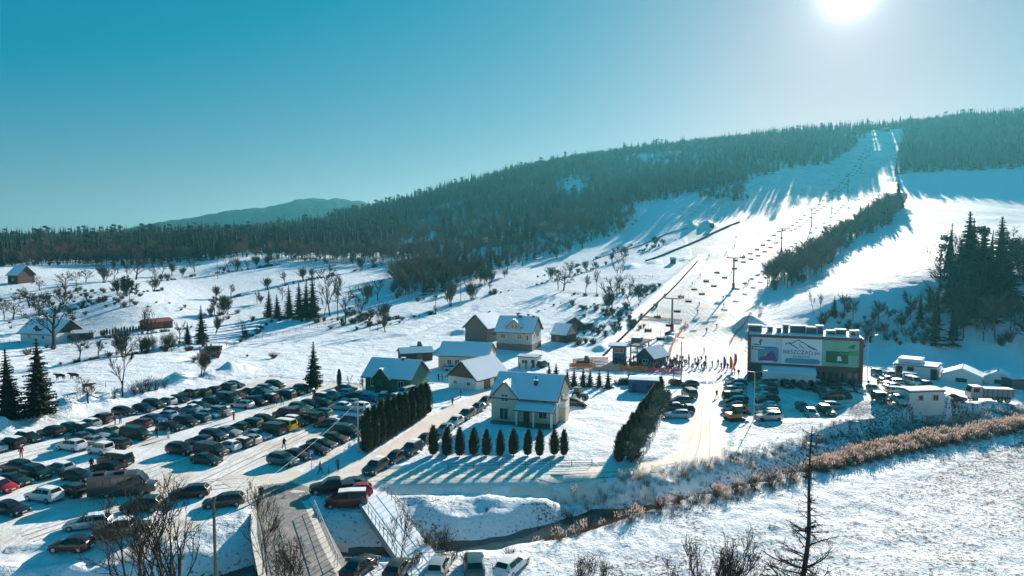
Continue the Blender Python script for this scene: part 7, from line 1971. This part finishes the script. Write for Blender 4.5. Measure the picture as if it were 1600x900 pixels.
net('safety_net', 'faint orange net across the run below the first pylon', [(1000, 496), (1030, 499), (1066, 503)], .9, M_ORANGE)
net('safety_net', 'red net running up beside the first pylon', [(1047, 560), (1050, 545), (1056, 528), (1072, 507)], 1.4, M_REDNET)
net('safety_net', 'red net along the right edge of the run by the lodge', [(1142, 583), (1150, 570), (1152, 552)], 1.6, M_REDNET)
net('safety_net', 'red net on the right edge of the run above the lodge', [(1140, 540), (1152, 520), (1168, 502), (1190, 492)], 1.2, M_REDNET)
net('safety_net', 'red crowd net in front of the skiers', [(1012, 582), (1040, 583), (1066, 585)], 1.2, M_REDNET)
for i, (x, y, c) in enumerate([(1140, 582, 'orange'), (1147, 577, 'red'), (1130, 582, 'violet')]):
    p = G(x, y); e = ob('flag', None, loc=p); tag(e, f'{c} feather flag at the foot of the run', 'flag')
    b = MB(); b.tube((0, 0, -.2), (0, 0, 4.0), .03, .025, 5); build(b, 'flagpole', M_STEEL, e)
    b = MB()
    for k in range(6):
        z0, z1 = .9 + k * .5, .9 + (k + 1) * .5; w0, w1 = .75 * math.sin(.5 + k * .38), .75 * math.sin(.5 + (k + 1) * .38)
        b.add([(.03, .02 * math.sin(k), z0), (w0, .1 * math.sin(k * 1.1), z0), (w1, .1 * math.sin((k + 1) * 1.1), z1), (.03, .02 * math.sin(k + 1), z1)], [(0, 1, 2, 3)])
    build(b, 'banner', CLOTH[c], e)
# conveyor belts (dark lines up the slope)
M_MATT = mat('matt_rubber', (.05, .05, .055), rough=1.0, spec=0.0)
def belt(label, pix, hw, hgt=.35):
    pts = resample([G(*p) for p in pix], 6); o = pts[0]; oz = gz(o.x, o.y)
    root = ob('conveyor_lift', None, loc=(o.x, o.y, oz)); tag(root, label, 'conveyor lift')
    for nm, m, z0, z1, w in (('belt_frame', M_MATT, -.3, hgt, hw), ('belt', M_MATT, hgt, hgt + .04, hw * .7)):
        mb = MB()
        for i in range(len(pts) - 1):
            a, b = pts[i], pts[i + 1]; t = (b - a).normalized(); n = Vector((t.y, -t.x, 0)) * w
            za, zb = gz(a.x, a.y) - oz, gz(b.x, b.y) - oz; A, B = a - o, b - o
            mb.add([A - n + Vector((0, 0, za + z0)), A + n + Vector((0, 0, za + z0)), B + n + Vector((0, 0, zb + z0)), B - n + Vector((0, 0, zb + z0)), A - n + Vector((0, 0, za + z1)), A + n + Vector((0, 0, za + z1)), B + n + Vector((0, 0, zb + z1)), B - n + Vector((0, 0, zb + z1))],
                   [(4, 5, 6, 7), (0, 1, 5, 4), (2, 3, 7, 6), (1, 2, 6, 5), (3, 0, 4, 7)])
        build(mb, nm, m, root)
belt('dark conveyor lift climbing the middle of the slope', [(1010, 408), (1050, 393), (1100, 372), (1155, 347)], .8, .6)
belt('conveyor lift along the snow wall of the run', [(943, 556), (975, 525), (1010, 490), (1050, 452), (1090, 408)], .3, .25)
belt('thin conveyor line on the left practice slope', [(930, 405), (980, 390), (1040, 366), (1075, 357)], .4, .3)
h = House('hut', 'small dark hut beside the belt lift on the practice slope', (1048, 412), (1056, 412), 2.5, 2.4, 3.2, M_WOOD_DARK, 'hut', over=.2); h.door('front', h.w * .3, 1.0, 1.9)
h = House('hut', 'small dark hut on the upper practice slope', (1111, 356), (1116, 356), 2.5, 2.2, 3.0, M_WOOD_DARK, 'hut', over=.2); h.door('front', h.w * .3, 1.0, 1.8)
# snow gun beside the first pylon
p = G(1043, 532); e = ob('snow_gun', None, loc=p, rot=R(20)); tag(e, 'dark snow gun beside the first pylon', 'snow gun')
b = MB(); b.tube((-.7, 0, 2.0), (.6, 0, 2.3), .55, .65, 12, cap=False); b.tube((-.7, 0, 2.0), (-.75, 0, 2.0), .55, .3, 12); build(b, 'fan_barrel', M_NAVY, e, 40)
for k in range(3):
    a = k * 2.1; b = MB(); b.tube((0, 0, 1.6), (1.1 * math.cos(a), 1.1 * math.sin(a), -.1), .06, .06, 5); build(b, 'leg', M_DARKSTEEL, e)

# ------------------------------------------------------------ poles, lamps, signs, wires
def pole(label, px, py, ptop, name='utility_pole', arm=True, r=.13, m=None):
    p = G(px, py); h = hpx(p, py - ptop); e = ob(name, None, loc=p); tag(e, label, name.replace('_', ' '), None)
    b = MB(); b.tube((0, 0, -.4), (0, 0, h), r, r * .75, 8); build(b, 'pole', m or M_WOODPOST, e, 40)
    if arm:
        b = MB(); b.tube((-.8, 0, h - .35), (.8, 0, h - .35), .06, .06, 5); build(b, 'crossarm', M_DARKSTEEL, e)
        for x in (-.7, .7):
            b = MB(); b.tube((x, 0, h - .3), (x, 0, h - .05), .05, .04, 6); build(b, 'insulator', M_FRAME, e)
    return p + Vector((0, 0, h - .1))
T1 = pole('pale concrete utility pole at the end of the driveway hedge', 560, 707, 622, arm=False, m=M_STEEL, r=.16)
T2 = pole('dark wooden pole before the lift queue, taller of two', 1064, 604, 533, arm=False); pole('thin pole before the lift queue, left of the taller one', 1052, 604, 556, arm=False, r=.08)
pole('utility pole on the field line, left of two', 681, 489, 423); pole('utility pole on the field line, right of two', 720, 472, 416); pole('utility pole on the far left field', 340, 436, 404); pole('utility pole behind the meadow grove', 491, 445, 413)
# close pole at the bottom left
w = W(334, 800, 52); z = gz(w.x, 52)
e = ob('utility_pole', None, loc=(w.x, 52, z)); tag(e, 'dark close pole rising beside the twigs at bottom left', 'utility pole')
b = MB(); b.tube((0, 0, -.4), (0, 0, 10.2 - z), .14, .11, 8); build(b, 'pole', M_WOODPOST, e, 40); b = MB(); b.tube((0, 0, 10.2 - z), (.0, .25, 10.4 - z), .1, .14, 6); build(b, 'lamp_head', M_DARKSTEEL, e)
TP = Vector((w.x, 52, 10.2))
def wire(label, a, b, sag):
    mb = MB(); pts = []
    for k in range(17):
        t = k / 16; q = a.lerp(b, t); q.z -= 4 * t * (1 - t) * sag; pts.append(q - a)
    for i in range(16): mb.tube(pts[i], pts[i + 1], .012, .012, 4, cap=False)
    tag(build(mb, 'power_line', M_STEEL, loc=a), label, 'cable')
wire('pale overhead cable from the concrete pole down across the junction', T1 + Vector((0, 0, -.2)), W(380, 775, 72), .6)
wire('pale overhead cable crossing the lower left car park', W(-40, 812, 80), W(262, 735, 78), 1.0)
def lamp(label, px, py, ptop, two=True):
    p = G(px, py); h = hpx(p, py - ptop); e = ob('street_lamp', None, loc=p); tag(e, label, 'street lamp')
    b = MB(); b.tube((0, 0, -.2), (0, 0, h), .09, .06, 8); build(b, 'post', M_STEEL, e, 40)
    for sg in ((-1, 1) if two else (1,)):
        b = MB(); b.tube((0, 0, h), (sg * 1.6, 0, h + .25), .045, .035, 5); build(b, 'arm', M_STEEL, e)
        b = MB(); b.add([(sg * 1.5, -.13, h + .2), (sg * 2.2, -.1, h + .26), (sg * 2.2, .1, h + .26), (sg * 1.5, .13, h + .2), (sg * 1.5, -.13, h + .3), (sg * 2.2, -.1, h + .32), (sg * 2.2, .1, h + .32), (sg * 1.5, .13, h + .3)], [(3, 2, 1, 0), (4, 5, 6, 7), (0, 1, 5, 4), (1, 2, 6, 5), (2, 3, 7, 6), (3, 0, 4, 7)]); build(b, 'lamp_head', M_FRAME, e)
lamp('double-armed street lamp between the two columns of cars', 1178, 655, 580); lamp('single street lamp right of the lodge', 1355, 592, 524, False)
# parking sign
p = G(487, 737); e = ob('parking_sign', None, loc=p, rot=R(-8)); tag(e, 'blue parking sign with white letter P above the junction', 'sign')
b = MB(); b.tube((0, 0, -.2), (0, 0, 3.0), .04, .04, 6); build(b, 'post', M_STEEL, e)
b = MB(); b.box(-.45, .45, -.07, -.045, 2.0, 3.0); sg = build(b, 'sign_plate', mat('sign_blue', (.02, .12, .38), rough=.4), e)
cu = bpy.data.curves.new('letter', 'FONT'); cu.body = 'P'; cu.size = 1.0; cu.align_x = 'CENTER'; cu.extrude = .003
tmp = bpy.data.objects.new('tmp', cu); COL.objects.link(tmp); me = bpy.data.meshes.new_from_object(tmp.evaluated_get(bpy.context.evaluated_depsgraph_get())); bpy.data.objects.remove(tmp)
me.materials.clear(); me.materials.append(M_FRAME); ob('letter', me, sg, loc=(0, -.078, 2.15), rot=(math.pi / 2, 0, 0))
p = G(533, 872); e = ob('notice_board', None, loc=p, rot=R(-6)); tag(e, 'pale notice board beside the road bridge', 'sign')
for x in (-.6, .6): b = MB(); b.tube((x, 0, -.3), (x, 0, 1.6), .04, .04, 5); build(b, 'post', M_WOODPOST, e)
b = MB(); b.box(-.8, .8, -.08, -.045, .7, 1.7); build(b, 'board', M_FRAME, e)

# ------------------------------------------------------------ bridges and railings
M_RAIL = mat('grey_green_railing', (.12, .19, .18), rough=.5, metal=.3)
M_CONC = mat('bridge_concrete', (.34, .33, .31), rough=.85, var=.2, vscale=1.5)
def railing(label, pix, zf=None, hgt=1.1, post=1.6, m=None, bars=3, balus=False):
    P = resample([PZ(x, y, .3) for x, y in pix], post); o = P[0]
    zz = [DECK_Z if zf is None else zf(p) for p in P]
    e = ob('railing', None, loc=(o.x, o.y, zz[0])); tag(e, label, 'railing')
    V = [Vector((p.x - o.x, p.y - o.y, z - zz[0])) for p, z in zip(P, zz)]
    for v in V: b = MB(); b.tube(v + Vector((0, 0, -.3)), v + Vector((0, 0, hgt)), .045, .045, 5); build(b, 'post', m or M_RAIL, e)
    for k in range(bars):
        z = hgt * (1 - k / bars * .85); b = MB()
        for i in range(len(V) - 1): b.tube(V[i] + Vector((0, 0, z)), V[i + 1] + Vector((0, 0, z)), .022 if k else .035, .022 if k else .035, 5)
        build(b, 'rail', m or M_RAIL, e)
railing('dark railing on the left side of the road bridge', [(454, 902), (442, 862), (432, 822)], hgt=1.15, bars=2)
railing('pale railing on the right side of the road bridge', [(527, 884), (514, 852), (502, 822), (491, 796)], hgt=1.15, bars=2, post=1.1, m=M_STEEL)
def deck(name, label, A, Bp, hw, z0, m, kerb):
    a, b = A, Bp; t = (b - a); t.z = 0; L = t.length; t.normalize()
    e = ob(name, None, loc=(a.x, a.y, 0), rot=math.atan2(t.y, t.x)); tag(e, label, 'bridge')
    c = MB(); c.box(0, L, -hw, hw, z0 - .7, z0); build(c, 'deck', m, e)
    c = MB(); c.box(0, L, -hw + .05, hw - .05, z0 + .002, z0 + .09); build(c, 'deck_snow', M_ROOFSNOW, e) if kerb == 'snow' else None
    for x in (1.2, L - 1.2): c = MB(); c.box(x - .7, x + .7, -hw, hw, -4.2, z0 - .71); build(c, 'abutment', M_CONC, e)
    return e
rp = ROADW['bridge_road'][0]
ra, rb = PZ(486, 912, 0), PZ(452, 828, 0)
deck('road_bridge', 'concrete road bridge over the river at the bottom', ra, rb, 3.6, DECK_Z - .03, M_CONC, '')
fa, fb = PZ(672, 900, 0), PZ(578, 774, 0)
deck('foot_bridge', 'snow-covered foot bridge right of the road bridge', fa, fb, 1.9, .14, M_CONC, 'snow')
t = (fb - fa).normalized(); nrm = Vector((t.y, -t.x, 0))
def brail(label, off):
    L = (fb - fa).length; e = ob('railing', None, loc=fa + nrm * off + Vector((0, 0, .2))); tag(e, label, 'railing')
    N = 14; V = [t * (L * k / N) for k in range(N + 1)]
    for v in V: b = MB(); b.tube(v - Vector((0, 0, .3)), v + Vector((0, 0, 1.1)), .04, .04, 5); build(b, 'post', M_RAIL, e)
    for z in (1.1, .55): b = MB(); b.tube(V[0] + Vector((0, 0, z)), V[-1] + Vector((0, 0, z)), .028, .028, 5); build(b, 'rail', M_RAIL, e)
brail('green railing on the right side of the foot bridge', 1.75); brail('green railing on the left side of the foot bridge', -1.75)
railing('white bent tube barrier before the maroon van', [(512, 803), (535, 803), (560, 802)], zf=lambda p: gz(p.x, p.y), hgt=1.0, post=1.3, m=M_FRAME, bars=2)
railing('white bent tube barrier at the bottom edge beside the notice board', [(522, 886), (555, 884), (590, 880)], zf=lambda p: gz(p.x, p.y), hgt=1.0, post=1.3, m=M_FRAME, bars=2)
railing('white bent tube barrier beside the brown shrubs', [(660, 878), (680, 876), (694, 874)], zf=lambda p: gz(p.x, p.y), hgt=1.0, post=1.1, m=M_FRAME, bars=2)

# ------------------------------------------------------------ fences, cows, bits of the meadow
def fence(label, pix, hgt=1.1, post=2.5, rails=2, m=None):
    P = resample([G(*p) for p in pix], post); o = Vector((P[0].x, P[0].y, gz(P[0].x, P[0].y)))
    e = ob('fence', None, loc=o); tag(e, label, 'fence')
    V = [Vector((p.x, p.y, gz(p.x, p.y))) - o for p in P]
    for v in V: b = MB(); b.tube(v - Vector((0, 0, .3)), v + Vector((0, 0, hgt)), .06, .05, 5); build(b, 'post', m or M_WOODPOST, e)
    for k in range(rails):
        b = MB(); z = hgt * (.92 - .42 * k)
        for i in range(len(V) - 1): b.tube(V[i] + Vector((0, 0, z)), V[i + 1] + Vector((0, 0, z)), .04, .04, 4)
        build(b, 'rail', m or M_WOODPOST, e)
fence('wooden rail fence right of the farmhouse', [(112, 540), (150, 534), (190, 528)]); fence('wooden fence left of the farmhouse', [(0, 536), (30, 538)])
fence('post fence along the meadow above the snow bank', [(100, 625), (130, 617), (165, 606)]); fence('post fence around the central meadow', [(330, 540), (400, 530), (470, 516), (520, 508)], rails=1)
fence('dark fence of the plot on the slope, far side', [(908, 437), (960, 436), (1030, 434)], 1.6, 3, 3, M_WOOD_DARK); fence('dark fence of the plot on the slope, near side', [(880, 459), (920, 461), (960, 462)], 1.0, 3)
fence('wooden fence before the log heap', [(318, 560), (345, 553)]); fence('low garden fence along the road before the thujas', [(700, 733), (780, 731), (860, 729), (925, 727)], .8, 3)
fence('wire fence along the right hedge', [(1000, 728), (1020, 690), (1036, 650), (1046, 625)], 1.2, 3, 2, M_DARKSTEEL)
for i, x in enumerate(np.linspace(158, 226, 16)):
    pp, hh = at_px(float(x), 524 - (float(x) - 158) * .11, 524 - (float(x) - 158) * .11 - 8 - (i % 3))
    put_tree('thuja', THUJA[i % 3], pp, f'tiny thuja, {ORD[i]} from the left in the hedge between farmhouse and red shed', 'thuja', h=hh / 4.0, group='thujas in the farm hedge')
def cow_mesh(colour):
    names = {'p': ((-.75, 0, 1.15), .30), 'b': ((0, 0, 1.10), .36), 'c': ((.65, 0, 1.15), .34), 'n': ((1.05, 0, 1.35), .20), 'h': ((1.40, 0, 1.42), .15), 'm': ((1.68, 0, 1.25), .10), 't': ((-1.05, 0, 1.20), .06), 't2': ((-1.10, 0, .60), .04)}
    E = [('p', 'b'), ('b', 'c'), ('c', 'n'), ('n', 'h'), ('h', 'm'), ('p', 't'), ('t', 't2')]
    for s, y in (('l', .22), ('r', -.22)):
        names[s + 'e'] = ((1.28, y * .9, 1.52), .05); E.append(('h', s + 'e'))
        for q, par, x in (('f', 'c', .62), ('k', 'p', -.75)):
            a = [(x, y, .85), (x + (.04 if q == 'f' else .12), y, .55), (x - (0 if q == 'f' else .12), y, .38), (x, y, .05)]
            for k, (pt, r) in enumerate(zip(a, (.15, .09, .075, .07))): names[f'{s}{q}{k}'] = (pt, r)
            E += [(par, f'{s}{q}0')] + [(f'{s}{q}{k}', f'{s}{q}{k + 1}') for k in range(3)]
    nm = list(names); ix = {n: i for i, n in enumerate(nm)}
    me = bpy.data.meshes.new('cow'); me.from_pydata([names[n][0] for n in nm], [(ix[a], ix[b]) for a, b in E], [])
    o = bpy.data.objects.new('cow', me); COL.objects.link(o); sk = o.modifiers.new('s', 'SKIN'); sk.use_smooth_shade = True
    for n in nm:
        v = me.skin_vertices[0].data[ix[n]]; v.radius = (names[n][1],) * 2; v.use_root = n == 'b'
    o.modifiers.new('sub', 'SUBSURF').levels = 1
    out = bpy.data.meshes.new_from_object(o.evaluated_get(bpy.context.evaluated_depsgraph_get())); bpy.data.objects.remove(o)
    out.materials.clear(); out.materials.append(colour); return out
CW = cow_mesh(mat('cow_hide', (.03, .024, .02), rough=.9, var=.3, vscale=2))
CWB = cow_mesh(mat('brown_cow_hide', (.16, .07, .04), rough=.9, var=.3, vscale=2))
for x, y, me, rt, lab in ((94, 594, CW, R(180), 'dark cow on the meadow, left of two'), (116, 593, CW, R(175), 'dark cow on the meadow, right of two'), (137, 610, CWB, R(10), 'brown cow nearer the snow bank')):
    tag(ob('cow', me, loc=G(x, y), rot=rt), lab, 'cow')
def heap(label, px, py, n):
    p = G(px, py); e = ob('log_heap', None, loc=p, rot=.2); tag(e, label, 'log heap')
    r = random.Random(3); k = 0
    for lv in range(3):
        for i in range(n - lv):
            b = MB(); x = (i - (n - lv) / 2) * .52; b.tube((-2.2 + r.uniform(-.3, .3), x, .25 + lv * .45), (2.2 + r.uniform(-.3, .3), x, .25 + lv * .45), .25, .23, 7); build(b, 'log', M_WOOD_DARK, e)
heap('dark heap of logs on the meadow beside the car park', 333, 548, 6)
